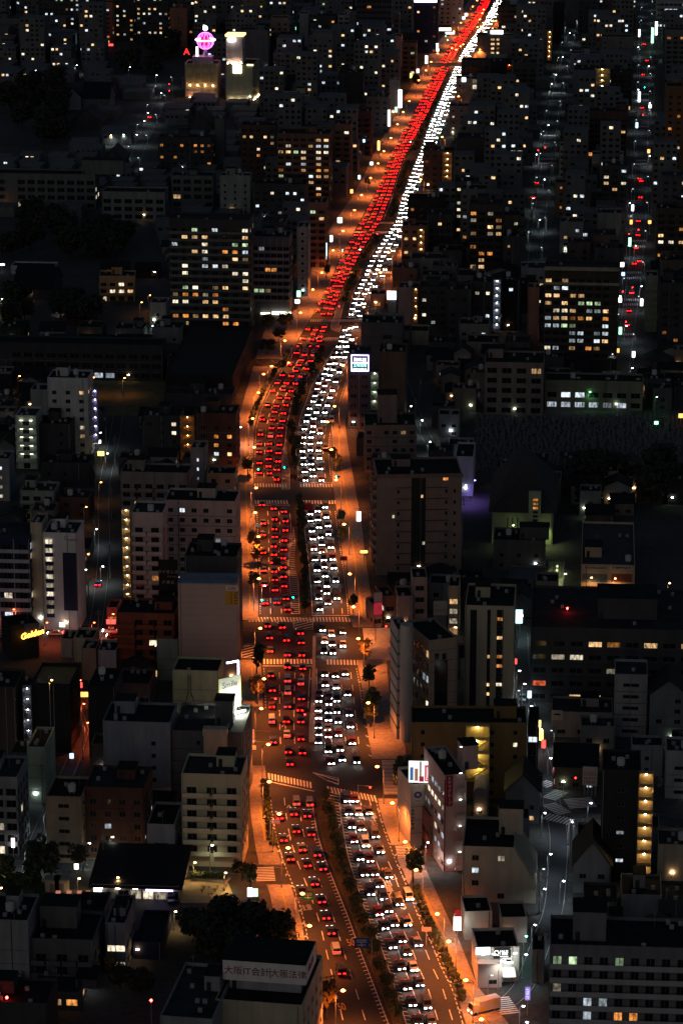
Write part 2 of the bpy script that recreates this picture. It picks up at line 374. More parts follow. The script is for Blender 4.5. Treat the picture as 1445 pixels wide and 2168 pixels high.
# ticks beside the median
for side, f, sg, r0, r1 in (('L', .985, -1, 2300, 1695), ('R', .012, 1, 2300, 1700), ('R', .01, 1, 1000, 745), ('L', .99, -1, 1290, 1120)):
    b = MB()
    for p, d in along(lane_path(f, side, r0, r1), 1.9):
        n = Vector((d.y, -d.x, 0))*sg; q = p + n*1.15 - d*.5
        b.quad((p.x-d.x*.16,p.y-d.y*.16,MZ),(p.x+d.x*.16,p.y+d.y*.16,MZ),(q.x+d.x*.16,q.y+d.y*.16,MZ),(q.x-d.x*.16,q.y-d.y*.16,MZ))
    b.build('edge_tick', WHITEP, avenue)
def crosswalk(pa, pb, length=4.0, parent=None, z=MZ, stop=0, tan=False):
    A, B = G(*pa), G(*pb); d = (B-A); L = d.length; d.normalize(); n = Vector((-d.y, d.x, 0)); b = MB()
    if n.y < 0: n = -n
    if tan:
        ym = (pa[1]+pb[1])/2; side = 'L' if (pa[0]+pb[0])/2 < (interp(ML, ym)+interp(MR, ym))/2 else 'R'
        n = (G(lane(.5, side, ym-14), ym-14) - G(lane(.5, side, ym+14), ym+14)).normalized()
    t = 0.2
    while t < L-.3:
        p, q = A + d*t, A + d*(t+.5)
        c = [p - n*length/2, q - n*length/2, q + n*length/2, p + n*length/2]
        b.poly([(v.x, v.y, z) for v in c]); t += .94
    if stop:
        p, q = A - n*(length/2+1.6)*stop, B - n*(length/2+1.6)*stop; m = n*.22
        b.poly([(v.x, v.y, z) for v in (p-m, q-m, q+m, p+m)])
    b.build('crosswalk', WHITEP, parent or avenue)
for a, b_, s in (((566,1643),(664,1664),1),((692,1671),(797,1692),0),((524,1312),(660,1312),0),((661,1312),(744,1312),-1),((556,1401),(660,1401),1),((690,1402),(762,1403),0),
              ((537,1028),(608,1028),0),((634,1028),(706,1028),-1),((538,1063),(612,1063),1),((640,1063),(711,1063),0),((633,717),(756,717),1),((656,679),(768,679),0),
              ((706,577),(752,577),1),((717,556),(754,556),0),((775,577),(830,577),0),((749,492),(822,492),1),((758,472),(835,472),0),((826,328),(858,328),0),((832,320),(866,320),0),((890,207),(922,207),0)):
    crosswalk(a, b_, 4.2, stop=s, tan=True)
for a, b_, par, ln in (((832,1610),(838,1682),st_e2,6),((862,1790),(868,1815),st_e2,6),((552,1836),(556,1866),st_w3,6),((796,1330),(806,1398),st_e5,8),((522,1545),(526,1590),st_w6,4),((1052,2112),(1078,2150),st_e1,5),
                   ((1145,1656),(1168,1664),st_e1,4),((1160,1692),(1190,1674),st_e1,4),((1160,1702),(1196,1724),st_e1,4),((1220,1690),(1235,1712),st_e2,7),((1153,1728),(1213,1742),st_e1,4),((1130,390),(1150,391),st_e3,4)):
    crosswalk(a, b_, ln, par, z=.075)
for y in (197,213,287,337,346):
    crosswalk((interp([(1140,470),(1157,345),(1165,280),(1176,205),(1196,130)], y)-19, y), (interp([(1140,470),(1157,345),(1165,280),(1176,205),(1196,130)], y)+19, y), 4, st_e3, z=.075)
for y in (200,212,268,340,347,510,522,577,589,635,645,708):
    xc = interp([(1308,840),(1322,720),(1338,620),(1350,500),(1357,345),(1363,145)], y); w = 17 if y > 400 else 12
    crosswalk((xc-w, y), (xc+w, y), 4, st_e4, z=.075)
# hatched islands
def hatch(poly, ang, step=1.5, w=.45):
    """painted diagonal bars filling a polygon given in photo spots"""
    P = [G(*p) for p in poly]; c = Vector((math.cos(ang), math.sin(ang), 0)); n = Vector((-c.y, c.x, 0)); b = MB()
    ts = [p.dot(n) for p in P]; t = min(ts) + .4
    while t < max(ts) - .2:
        xs = []
        for p, q in zip(P, P[1:] + P[:1]):
            a, e = p.dot(n) - t, q.dot(n) - t
            if a*e < 0: xs.append((p + (q-p)*(a/(a-e))).dot(c))
        if len(xs) == 2:
            xs.sort(); u, v = c*xs[0] + n*t, c*xs[1] + n*t; m = n*w/2
            b.poly([(k.x, k.y, MZ) for k in (u-m, v-m, v+m, u+m)])
        t += step
    ribbon(b, P + P[:1], .18, MZ)
    b.build('hatched_island', WHITEP, avenue)
hatch([(621,1116),(611,1190),(617,1300),(634,1300),(629,1192)], R(8), 1.8)
hatch([(597,1036),(597,960),(605,930),(613,960),(613,1036)], R(8), 1.6)
hatch([(510,1366),(554,1367),(553,1395),(512,1392)], R(38), 1.8)
hatch([(622,1330),(620,1309),(662,1309),(662,1333)], R(35), 1.8)
hatch([(662,1636),(716,1648),(716,1662),(690,1652)], R(-40), 1.8)
hatch([(692,1676),(719,1684),(722,1744),(712,1760)], R(-25), 1.8)
hatch([(700,690),(724,625),(732,625),(716,690)], R(20), 1.8)
hatch([(700,690),(722,690),(718,704),(702,698)], R(-30), 1.6)
# lettering on the road
def road_text(s, px, py, size, stretch, ang, mat, z=MZ+.015):
    o = text('road_lettering', s, size, mat, avenue, G(px, py, z), (0, 0, ang), ext=0.0); o.scale = (1, stretch, 1)
for px, py in ((742,1996),(734,2060),(723,2132)): road_text('50', px, py, 1.7, 3.0, R(11), YELLOWP)
for px, py in ((815,1842),(800,1893)): road_text('50', px, py, 1.7, 3.0, R(11+180), YELLOWP)
for s, px, py in (('17-19',821,1857),('用',820,1868),('専',822,1880),('バス',833,1893),('二',846,1904),('自',851,1917)): road_text(s, px, py, 1.9, 2.2, R(192), WHITEP)
for px in (738, 762, 791): road_text('注', px, 1742, 1.7, 2.4, R(188), WHITEP)
for px in (736, 763, 790): road_text('意', px, 1726, 1.7, 2.4, R(188), WHITEP)
road_text('注意', 648, 1922, 1.4, 2.4, R(11), WHITEP)
for px, py in ((613,1712),(612,1775),(664,1775),(602,1540),(596,1470),(662,1440),(640,1432)): road_text('↑', px, py, 2.2, 2.6, R(6), WHITEP)
arr = MB()
for side, f, r0, r1, st in (('R', .985, 2300, 1700, 7.0), ('R', .985, 1600, 1420, 7.0), ('L', .03, 2100, 1690, 7.0)):
    for p, d in along(lane_path(f, side, r0, r1), st):
        d = -d if side == 'R' else d; n = Vector((-d.y, d.x, 0))
        for sg in (-1, 1):
            a = p + d*1.0; c = p + n*sg*.55 - d*.2
            arr.poly([(v.x, v.y, MZ) for v in (a, a - d*.8, c - d*.8, c)])
arr.build('cycle_chevrons', paint((.45,.55,.7), .7, .2, 1), avenue)
# ------------------------------------------------------------------ building kit
import zlib
STY = {  # floor height, bay, window width, window height, sill, balcony, share of bays with a window
 'balcony': (2.95, 3.3, 2.3, 1.95, .12, 1, .96), 'punch': (3.1, 3.3, 1.6, 1.35, .9, 0, .92), 'few': (3.2, 4.2, 1.1, 1.15, 1.0, 0, .5),
 'strip': (3.5, 2.7, 2.5, 1.5, .9, 0, 1), 'school': (3.7, 4.4, 3.5, 2.0, .9, 0, .97), 'blank': (3.4, 7, .8, .9, 1.2, 0, .12),
 'shop': (2.9, 2.6, 2.4, 2.1, .15, 0, 1), 'house': (2.8, 3.2, 1.6, 1.2, .8, 0, .7), 'glass': (3.6, 1.9, 1.75, 2.6, .5, 0, 1), 'grid': (2.95, 3.0, 2.4, 2.0, .2, 2, 1), 'slits': (3.2, 9, 4.2, 1.0, 1.2, 0, 1)}
WIN = {}
def window_mesh(w, h, key):
    w, h = round(w*5)/5, round(h*5)/5; k = (w, h, key)
    if k in WIN: return WIN[k]
    b = MB(); t = .07
    b.quad((0,0,0),(w,0,0),(w,0,h),(0,0,h), 0)
    for (x0,x1,z0,z1) in ((0,w,0,t),(0,w,h-t,h),(0,t,t,h-t),(w-t,w,t,h-t)) + (((w/2-t/2,w/2+t/2,t,h-t),) if w > 1.2 else ()):
        b.quad((x0,-.05,z0),(x1,-.05,z0),(x1,-.05,z1),(x0,-.05,z1), 1)
    WIN[k] = b.mesh('window', [LIT.get(key, GLASS), FRAME]); return WIN[k]
BALC = {}
def balcony_mesh(L, dp, ph, mat):
    k = (round(L*4)/4, dp, ph, mat.name)
    if k in BALC: return BALC[k]
    b = MB(); L = k[0]
    b.box(0, L, -dp, -.01, -.16, 0); b.box(0, L, -dp, -dp+.12, .001, ph); b.box(0, .12, -dp+.121, -.01, .001, ph); b.box(L-.12, L, -dp+.121, -.01, .001, ph)
    BALC[k] = b.mesh('balcony', mat); return BALC[k]
AC = MB(); AC.box(0,.9,0,.5,.15,.95); AC.box(.05,.85,.05,.45,0,.15); AC.tube((.45,-.01,.55),(.45,-.03,.55),.3,seg=8); AC = AC.mesh('air_conditioner', METAL)
TANK = MB(); TANK.tube((0,0,.7),(0,0,2.3),.95,seg=12); TANK.tube((0,0,2.3),(0,0,2.6),.95,.25,seg=12)
for a in range(4): TANK.tube((.65*math.cos(a*1.57+.78),.65*math.sin(a*1.57+.78),0),(.65*math.cos(a*1.57+.78),.65*math.sin(a*1.57+.78),.7),.06,seg=5)
TANK = TANK.mesh('water_tank', paint((.5,.5,.48), .5, .2, .8))
ANT = MB(); ANT.tube((0,0,0),(0,0,3.2),.035,seg=4); ANT.box(-.6,.6,-.02,.02,2.6,2.64); ANT.box(-.4,.4,-.02,.02,3.0,3.04); ANT = ANT.mesh('antenna', METAL)
ALLB = []
EL1, EL2, EL3 = glow((1,.62,.3), 60), glow((.85,.95,1), 60), glow((.8,1,.7), 50)
class Bld:
    def __init__(s, name, label, x0, x1, yt, yb, depth, yaw=4.7, cat='building', group=None, world=None):
        s.yaw = R(yaw); c, n = math.cos(s.yaw), math.sin(s.yaw)
        s.e, s.n = Vector((c, -n, 0)), Vector((n, c, 0))
        if world: s.A, s.w, s.h = world
        else:
            s.A = G(x0, yb); lo, hi = 1.0, 300.0
            for _ in range(40):
                m = (lo+hi)/2; p = s.A + s.e*m
                if proj(p.x, p.y)[0] < x1: lo = m
                else: hi = m
            s.w = lo; s.h = H - s.A.y*row_tan(yt)
        s.d = depth; s.rng = random.Random(zlib.crc32((label + str(x0)).encode())); s.label = label
        s.root = empty(name, s.A, -s.yaw); tag(s.root, label, cat, group)
        s.sc = scale_at(s.A.y, s.h/2); ALLB.append(s)
        ctr = s.A + s.e*s.w/2 + s.n*s.d/2; vw = Vector((-ctr.x, -ctr.y, 0)).normalized()
        s.vis = {'F': vw.dot(-s.n), 'E': vw.dot(s.e), 'W': vw.dot(-s.e)}
    def uz(s, px, py, off=0.0):
        """a photo spot on the front wall, as metres along and up"""
        r = Vector(((px-PW/2)/F, math.cos(PITCH) - (py-PH/2)/F*math.sin(PITCH), -math.sin(PITCH) - (py-PH/2)/F*math.cos(PITCH)))
        P0 = s.A - s.n*off; t = (P0 - Vector((0,0,H))).dot(s.n) / r.dot(s.n); p = Vector((0,0,H)) + r*t
        return (p - s.A).dot(s.e), p.z
    def frame(s, face):
        return {'F': (Vector((0,0,0)), Vector((1,0,0)), Vector((0,-1,0)), 0.0, s.w), 'E': (Vector((s.w,0,0)), Vector((0,1,0)), Vector((1,0,0)), R(90), s.d),
                'W': (Vector((0,s.d,0)), Vector((0,-1,0)), Vector((-1,0,0)), R(-90), s.d), 'N': (Vector((s.w,s.d,0)), Vector((-1,0,0)), Vector((0,1,0)), R(180), s.w)}[face]
    def on(s, face, u, out, z):
        o, d, n, rz, L = s.frame(face); return o + d*u + n*out + Vector((0,0,z))
    def body(s, mat, style='blank', lit=.1, pal='mix', faces=None, fh=None, bay=None, roof=None, base=0.0, bmat=None, par=.7, zlo=0.0, free=(), keep=None, cols=None, ww=None, wh=None, blen=None, sidelit=None, top=None, bdep=None):
        F0 = STY[style]; fh = fh or F0[0]; bay = bay or F0[1]; w_w = ww or F0[2]; w_h = wh or F0[3]; sill = F0[4]; bal = F0[5]; keep = F0[6] if keep is None else keep
        rng = s.rng; zr = s.h - par; b = MB(); s.fh = fh
        nf = max(1, int((zr - base - .15) / fh)); s.nf = nf; s.base = base
        dark = MB()
        for face in 'FEWN':
            o, d, n, rz, L = s.frame(face)
            P = lambda u, z, i=0.0: tuple(o + d*u - n*i + Vector((0,0,z)))
            show = face != 'N' and s.vis[face]*L*s.sc > (4 if face == 'F' else 3.5) and (faces is None or face in faces)
            if not show or L < 2.2:
                b.quad(P(0,0), P(L,0), P(L,s.h), P(0,s.h)); continue
            nc = max(1, int((L - .8) / bay)) if not (cols and face == 'F') else cols
            wd = min(w_w, L/nc - .25); us = [(L*(c+.5)/nc - wd/2, L*(c+.5)/nc + wd/2) for c in range(nc)]
            zs = []
            for f in range(nf):
                z0 = base + f*fh + sill
                if z0 + w_h < zr: zs.append((z0, z0 + w_h))
            ub = [0] + [v for p in us for v in p] + [L]; zb = [0] + [v for p in zs for v in p] + [s.h]
            colon = [rng.random() < keep for _ in range(nc)]
            p_lit = lit if face == 'F' else (lit*.6 if sidelit is None else sidelit)
            runs = 0; runkey = 'warm'
            for j in range(len(zb)-1):
                for i in range(len(ub)-1):
                    hole = i % 2 == 1 and j % 2 == 1
                    if hole:
                        ci = (i-1)//2; um, zm = (ub[i]+ub[i+1])/2, (zb[j]+zb[j+1])/2
                        has = colon[ci] if style not in ('punch', 'house') else rng.random() < keep
                        if face == 'F' and any(a <= um <= c and e <= zm <= g_ for a, c, e, g_ in free): has = False
                        if has:
                            q = .22
                            b.quad(P(ub[i],zb[j]), P(ub[i],zb[j],q), P(ub[i],zb[j+1],q), P(ub[i],zb[j+1])); b.quad(P(ub[i+1],zb[j],q), P(ub[i+1],zb[j]), P(ub[i+1],zb[j+1]), P(ub[i+1],zb[j+1],q))
                            b.quad(P(ub[i],zb[j]), P(ub[i+1],zb[j]), P(ub[i+1],zb[j],q), P(ub[i],zb[j],q)); b.quad(P(ub[i],zb[j+1],q), P(ub[i+1],zb[j+1],q), P(ub[i+1],zb[j+1]), P(ub[i],zb[j+1]))
                            if runs > 0: key = runkey; runs -= 1
                            elif rng.random() < p_lit:
                                key = rng.choice(PAL[pal]); runkey = key; runs = rng.choice((0,0,1,2)) if style in ('strip','school','glass') else rng.choice((0,0,0,1))
                            else: key = 'dark'
                            W_, H_ = ub[i+1]-ub[i], zb[j+1]-zb[j]
                            if key != 'dark' or (max(W_, H_)*s.sc >= 9.5 and face == 'F' and s.sc > 5.2):
                                wo = put('window', window_mesh(W_, H_, key), s.root, o + d*ub[i] - n*.18 + Vector((0,0,zb[j])), rz)
                                wo.scale = (W_/(round(W_*5)/5), 1, H_/(round(H_*5)/5))
                            else:
                                dark.quad(P(ub[i],zb[j],.18), P(ub[i+1],zb[j],.18), P(ub[i+1],zb[j+1],.18), P(ub[i],zb[j+1],.18))
                                t = .05; um = (ub[i]+ub[i+1])/2
                                if W_ > 1.2: dark.quad(P(um-t,zb[j],.14), P(um+t,zb[j],.14), P(um+t,zb[j+1],.14), P(um-t,zb[j+1],.14), 1)
                            continue
                    b.quad(P(ub[i],zb[j]), P(ub[i+1],zb[j]), P(ub[i+1],zb[j+1]), P(ub[i],zb[j+1]))
            if bal and face == 'F':
                segs = [(.15, L-.3)] if not blen else [((k+.06)*L/blen, L/blen*.88) for k in range(blen)]
                for f in range(nf):
                    if f == 0 and base == 0: continue
                    z0 = base + f*fh
                    for (u0, ln) in segs:
                        if any(a < u0+ln/2 < c and e <= z0+1 <= g_ for a, c, e, g_ in free): continue
                        put('balcony', balcony_mesh(ln, bdep or 1.25, .95, bmat or mat), s.root, o + d*u0 + Vector((0,0,z0)), rz)
                if bal == 2:
                    fr = MB()
                    for c in range(nc+1): fr.box(L*c/nc-.1 if c else .01, L*c/nc+.1 if c < nc else L-.01, -1.33, -1.27, base, zr)
                    fr.build('balcony_frame', bmat or mat, s.root)
        if dark.f:
            wo = dark.build('dark_window', [GLASS, FRAME], s.root); wo['kind'] = 'stuff'
        q = .22
        for (x0,y0,x1,y1,X0,Y0,X1,Y1) in ((0,0,s.w,0,q,q,s.w-q,q),(s.w,0,s.w,s.d,s.w-q,q,s.w-q,s.d-q),(s.w,s.d,0,s.d,s.w-q,s.d-q,q,s.d-q),(0,s.d,0,0,q,s.d-q,q,q)):
            b.quad((x0,y0,s.h),(x1,y1,s.h),(X1,Y1,s.h),(X0,Y0,s.h)); b.quad((X0,Y0,s.h),(X1,Y1,s.h),(X1,Y1,zr),(X0,Y0,zr))
        s.wall = b.build('wall', mat, s.root)
        if s.sc > 3.4:
            if rng.random() < .6 and style != 'balcony' and nf > 2:
                lm = rng.choice((FRAME, DARKM, mat)); j = MB()
                for f in range(1, nf): j.box(-.05, s.w+.05, -.07, s.d*.5, base+f*fh-.14, base+f*fh-.02)
                j.build('floor_ledge', lm, s.root)
            for _ in range(rng.choice((1,1,2))):
                u = rng.choice((.25, s.w-.35, rng.uniform(.3, s.w-.5))); p = MB(); p.box(u, u+.12, -.16, -.04, .05, s.h-.2); p.build('drainpipe', rng.choice((FRAME, METAL, DARKM)), s.root)
            if rng.random() < .42:  # random lamps added for light spill at the wall foot
                l = MB(); l.box(-.35,.35,-.06,.06,-.09,.09); l.build('entrance_lamp', rng.choice((EL1, EL1, EL2, EL3)), s.root, (rng.uniform(.8, max(.9, s.w-.8)), -.35, rng.uniform(2.3, 3.0)))
        r = MB(); r.box(q+.01, s.w-q-.01, q+.01, s.d-q-.01, zr-.3, zr+.02); s.roof = r.build('roof', roof or s.rng.choice((ROOF, ROOF, ROOF2)), s.root); s.zr = zr + .02
        return s
    def clutter(s, n=3, tank=None, pent=None, pmat=None, ant=True):
        rng = s.rng; spots = []
        if pent is None and s.w > 9 and s.d > 8 and rng.random() < .7:
            pw, pd = min(5.5, s.w*.3), min(5, s.d*.4); pu = rng.uniform(.5, max(.6, s.w-pw-.5)); pv = rng.uniform(s.d*.35, max(s.d*.36, s.d-pd-.5)); pent = (pu, pu+pw, pv, pv+pd, rng.uniform(2.4, 3.6))
        if pent:
            u0,u1,v0,v1,hh = pent; b = MB(); b.box(u0,u1,v0,v1,s.zr+.004,s.zr+hh); po = b.build('penthouse', pmat or s.wall.data.materials[0], s.root)
            c = MB(); c.box(u0-.15,u1+.15,v0-.15,v1+.15,s.zr+hh+.003,s.zr+hh+.18); c.build('penthouse_roof', ROOF, po)
            d_ = MB(); d_.box(u0+.5,u0+1.4,v0-.05,v0-.005,s.zr+.05,s.zr+2.0); d_.build('door', DARKM, po); spots.append((u0-.6,u1+.6,v0-.6,v1+.6))
        def spot(mx, my):
            for _ in range(8):
                u, v = rng.uniform(1, max(1.1, s.w-1-mx)), rng.uniform(.8, max(.9, s.d-.8-my))
                if not any(a-mx < u < c and e-my < v < g_ for a,c,e,g_ in spots): spots.append((u-.3,u+mx+.3,v-.3,v+my+.3)); return u, v
            return None
        if (tank if tank is not None else rng.random() < .28) and s.w > 5 and s.d > 5:
            p = spot(2, 2)
            if p: put('water_tank', TANK, s.root, (p[0]+1, p[1]+1, s.zr))
        if s.sc > 3.6:
            for _ in range(n):
                p = spot(1, .6)
                if p: put('air_conditioner', AC, s.root, (p[0], p[1], s.zr))
            if ant and rng.random() < .5:
                p = spot(.3,.3)
                if p: put('antenna', ANT, s.root, (p[0], p[1], s.zr))
        return s
    def board(s, px0, px1, py0, py1, mat, off=.25, name='sign_board', thick=.18):
        u0, z1 = s.uz(px0, py0, off); u1, z0 = s.uz(px1, py1, off); b = MB(); b.box(u0, u1, -off-thick, -off, z0, z1)
        return b.build(name, mat, s.root), (u0, u1, z0, z1, -off-thick)
    def stairs(s, px0, px1, py0, py1, wall, lamp, strength, out=1.6, fh=None, lampr=.13, zig=True, name='stair_tower', rails=True):
        """an open lit staircase standing against the front wall"""
        u0, zt = s.uz(px0, py0); u1, zb = s.uz(px1, py1); zb = max(0, zb); fh = fh or s.fh; b = MB(); w = u1-u0
        b.box(u0, u1, -.12, -.01, zb, zt); b.box(u0, u0+.15, -out, -.121, zb, zt); b.box(u1-.15, u1, -out, -.121, zb, zt)
        n = max(1, round((zt-zb)/fh)); fh = (zt-zb)/n
        for k in range(n):
            z = zb + k*fh
            b.box(u0+.151, u1-.151, -out, -.121, z, z+.18)
            if rails: b.box(u0+.151, u1-.151, -out, -out+.1, z+.181, z+1.0)
            if zig and k < n-1:
                a, c = (u0+.4, u1-.4) if k % 2 == 0 else (u1-.4, u0+.4)
                b.poly([(a,-out*.75,z+.18),(a,-out*.35,z+.18),(c,-out*.35,z+fh),(c,-out*.75,z+fh)])
                b.poly([(a,-out*.76,z+.18),(c,-out*.76,z+fh),(c,-out*.76,z+fh-.5),(a,-out*.76,z-.2)])
        b.box(u0, u1, -out, -.01, zt+.003, zt+.2)
        st = b.build(name, wall, s.root); me = MB(); me.ball((0,0,0), lampr, 8, 5); me = me.mesh('stair_lamp', glow(lamp, strength*2.4))
        for k in range(n): put('stair_lamp', me, st, ((u0+u1)/2, -out*.55, zb + (k+1)*fh - .32))
        return st
def marks(parent, mat, u0, u1, z0, z1, y, n, vertical=False, seed=1):
    """a row (or column) of signwriting too small to read: stroke clusters the size of the letters"""
    rg = random.Random(seed); m = MB(); out = MB()
    for i in range(n):
        if vertical: a, c, e, f = u0, u1, z1-(z1-z0)*(i+.92)/n, z1-(z1-z0)*(i+.08)/n
        else: a, c, e, f = u0+(u1-u0)*(i+.08)/n, u0+(u1-u0)*(i+.92)/n, z0, z1
        t = min(c-a, f-e)*.17; k = 0
        for _ in range(2):
            zc = rg.uniform(e+t, f-t); out.box(a, c, y-.05-k*.004, y-.01-k*.004, zc-t/2, zc+t/2); k += 1
        for _ in range(2):
            uc = rg.uniform(a+t, c-t); out.box(uc-t/2, uc+t/2, y-.05-k*.004, y-.01-k*.004, e, f); k += 1
    return out.build('lettering', mat, parent)
C = lambda r, g, b, v=.35: paint((r, g, b), .85, v)
WHT, CRM, GRY, DRK = C(.55,.55,.54), C(.50,.42,.31), C(.27,.275,.29), C(.055,.056,.062)
DGR, BRN, RED, PNK = C(.12,.123,.13), C(.13,.075,.055), C(.26,.065,.035), C(.46,.35,.30)
NVY, OLV_LIT, BLU, TAN = C(.022,.028,.07), C(.40,.41,.22), C(.22,.235,.28), C(.33,.25,.18)
LIL = C(.36,.35,.38); OCH_LIT = C(.30,.20,.08); BLK = C(.02,.02,.022); SAL = C(.5,.33,.26)
def B(kind, label, x0, x1, yt, yb, d, style, mat, lit=.1, yaw=4.7, clut=3, tank=None, pent=None, cat='building', group=None, **k):
    s = Bld(kind, label, x0, x1, yt, yb, d, yaw, cat, group); s.body(mat, style, lit, **k)
    if clut: s.clutter(clut, tank, pent)
    return s
def gable(kind, label, x0, x1, ye, yb, d, rise, mat, yaw=4.7, along_u=False, rmat=None, style='house', lit=.1, group=None, cat='house', over=.5, world=None, pal='mix'):
    """a house with a pitched tile roof; ye is the eaves row"""
    s = Bld(kind, label, x0, x1, ye, yb, d, yaw, cat, group, world); s.body(mat, style, lit, par=.05, pal=pal)
    r = MB(); w, h, o = s.w, s.h+.02, over; t = .18
    if along_u:
        pr = [(-o,-o),( -o, d+o),(w+o,d+o),(w+o,-o)]
        for z in (0, t):
            r.quad((-o,-o,h-.1+z),(w+o,-o,h-.1+z),(w+o,d/2,h+rise+z),(-o,d/2,h+rise+z)); r.quad((w+o,d+o,h-.1+z),(-o,d+o,h-.1+z),(-o,d/2,h+rise+z),(w+o,d/2,h+rise+z))
        r.quad((-o,-o,h-.1),(w+o,-o,h-.1),(w+o,-o,h-.1+t),(-o,-o,h-.1+t))
        gp_ = [[(x,0,h),(x,d,h),(x,d/2,h+rise-.05)] for x in (0.0, w)]
    else:
        for z in (0, t):
            r.quad((-o,-o,h-.1+z),(w/2,-o,h+rise+z),(w/2,d+o,h+rise+z),(-o,d+o,h-.1+z)); r.quad((w/2,-o,h+rise+z),(w+o,-o,h-.1+z),(w+o,d+o,h-.1+z),(w/2,d+o,h+rise+z))
        r.quad((-o,-o,h-.1),(w/2,-o,h+rise),(w/2,-o,h+rise+t),(-o,-o,h-.1+t)); r.quad((w/2,-o,h+rise),(w+o,-o,h-.1),(w+o,-o,h-.1+t),(w/2,-o,h+rise+t))
        gp_ = [[(0,y,h),(w,y,h),(w/2,y,h+rise-.05)] for y in (0.0, d)]
    for q in gp_: g_ = MB(); g_.poly(q); g_.build('gable', mat, s.root)
    r.build('tile_roof', rmat or TILE, s.root)
    return s
# ------------------------------------------------------------------ lower left
B('apartment_block', 'pale square block with a rooftop tank at the lower left edge', -25, 64, 1946, 2095, 14, 'few', GRY, .02, tank=True, keep=.3)
b = B('apartment_block', 'four storey grey flats with one lit window column, lower left', 67, 200, 1986, 2090, 15, 'balcony', DGR, .0, clut=2, bay=4.2, blen=4, pent=(1,9,7,13,5.2))
b2 = B('office_building', 'narrow dark stair block with three bright wide windows, left of the dark trees', 226, 268, 1953, 2058, 15, 'few', BLU, 1.0, pal='cool', keep=1.0, cols=1, ww=4.0, wh=1.5, fh=3.9, sidelit=.1, clut=1, pent=(1,3.6,5,11,2))
B('house', 'flat dark annex behind the narrow stair block', 160, 222, 1925, 1968, 10, 'blank', DRK, 0, clut=1)
B('warehouse', 'low shed with a wide blue-black roof beside the big trees', 283, 341, 1993, 2030, 17, 'blank', NVY, 0, roof=TILE, clut=0)
B('house', 'two storey house with a warm lit window wall at the lower left', 67, 170, 2098, 2135, 11, 'strip', DGR, .7, pal='warm', roof=ROOF2, clut=1, pent=(9,13.5,3.5,10,2.2), fh=2.6)
B('house', 'blue-grey flat house cut by the lower left corner', -25, 46, 2062, 2105, 10, 'punch', BLU, .15, pal='cool')
bk = B('house', 'dark flat roofed building carrying a red beacon in the bottom left corner', -25, 104, 2120, 2230, 12, 'blank', DRK, 0, clut=4)
B('school_building', 'dark school wing with a caged roof left of the lettered board', 342, 452, 2150, 2330, 25, 'blank', GRY, 0, clut=6, yaw=9, tank=False)
it = Bld('college_building', 'cream block carrying the long red lettered white board, bottom centre', 458, 640, 2115, 2290, 24, 9.5, 'building')
it.body(CRM, 'punch', .0, faces='E', par=.9, bay=4); it.clutter(3, False, (1.5, it.w-1.5, 7.2, 20, 2.2), LIL)
def it_board():
    bw = it.w-.6; z0 = it.zr + 2.3; b = MB(); b.box(.3, it.w-.3, 6.2, 18, z0, z0+4.3)
    o = b.build('sign_board', C(.78,.70,.70,.15), it.root)
    r = MB(); r.box(.35, it.w-.35, 6.25, 17.9, z0+4.303, z0+4.4); r.build('sign_roof', ROOF, o)
    maroon = paint((.20,.012,.03), .6, .1, 1)
    text('lettering', '大阪IT会計', 1.95, maroon, o, (.3+bw*.29, 6.17, z0+2.1), (R(90),0,0), .03)
    text('lettering', '大阪法律', 1.85, maroon, o, (.3+bw*.79, 6.17, z0+2.1), (R(90),0,0), .03)
    d = MB(); d.box(.3+bw*.565, .3+bw*.575, 6.14, 6.19, z0+1, z0+3.3); d.build('divider', paint((.06,.1,.25),.6,.1,1), o)
    text('lettering', '大阪法律', 1.6, maroon, o, (it.w-.27, 11.5, z0+2.1), (R(90),0,R(90)), .03)
it_board()
for k in range(6):
    m = MB(); m.tube((0,0,0),(0,0,3.4),.05,seg=5); m.build('aerial', METAL, it.root, (it.w-3.6+.45*k, 19, it.zr+2.4))
# ------------------------------------------------------------------ left, beside the lower junction
ap = B('apartment_block', 'seven storey cream flats with rounded white balconies beside the avenue', 387, 513, 1637, 1833, 13, 'balcony', C(.52,.48,.33,.2), .04, bay=3.4, blen=2, base=3.3, bmat=C(.58,.54,.40,.2), pal='white', sidelit=0)
B('office_building', 'small grey three storey office with a dark roof and yellow strip light', 313, 371, 1744, 1833, 14, 'strip', C(.3,.31,.34), .0, bay=4, ww=3.4, clut=1)
br = B('office_building', 'dark brown block with one lit row of windows above a car park', 184, 308, 1665, 1812, 14, 'punch', C(.10,.045,.035), .16, pal='cool', bay=2.9)
B('office_building', 'beige narrow flats beside the left alley mouth', 101, 176, 1685, 1826, 13, 'slits', TAN, 0, bay=4.4, ww=2.6)
B('apartment_block', 'grey flats with railing balconies at the left edge above the alley', -40, 42, 1643, 1808, 14, 'grid', GRY, .06, pal='cool', bay=2.7)
B('office_building', 'green tinted blank building behind the left alley', 61, 99, 1581, 1700, 14, 'blank', C(.34,.42,.32), .2)  # green light on this building is put into its wall colour
B('hotel', 'wide blue-grey blank block with a few small square windows', 222, 363, 1526, 1712, 14, 'few', BLU, .12, pal='warm', keep=.45, bay=6)
sm = B('office_building', 'charcoal block whose roof carries the glowing billboard', 366, 516, 1546, 1712, 20, 'few', DGR, .0, keep=.35, clut=4, pent=(10,14.5,6,11,6.5))
m = MB(); m.box(8.2, 13.8, -2.2, -.02, sm.h*.2, sm.h-.4); m.box(8.0,14,-2.4,-.03,sm.h-.38,sm.h+1.5); m.build('lift_shaft', CRM, sm.root)
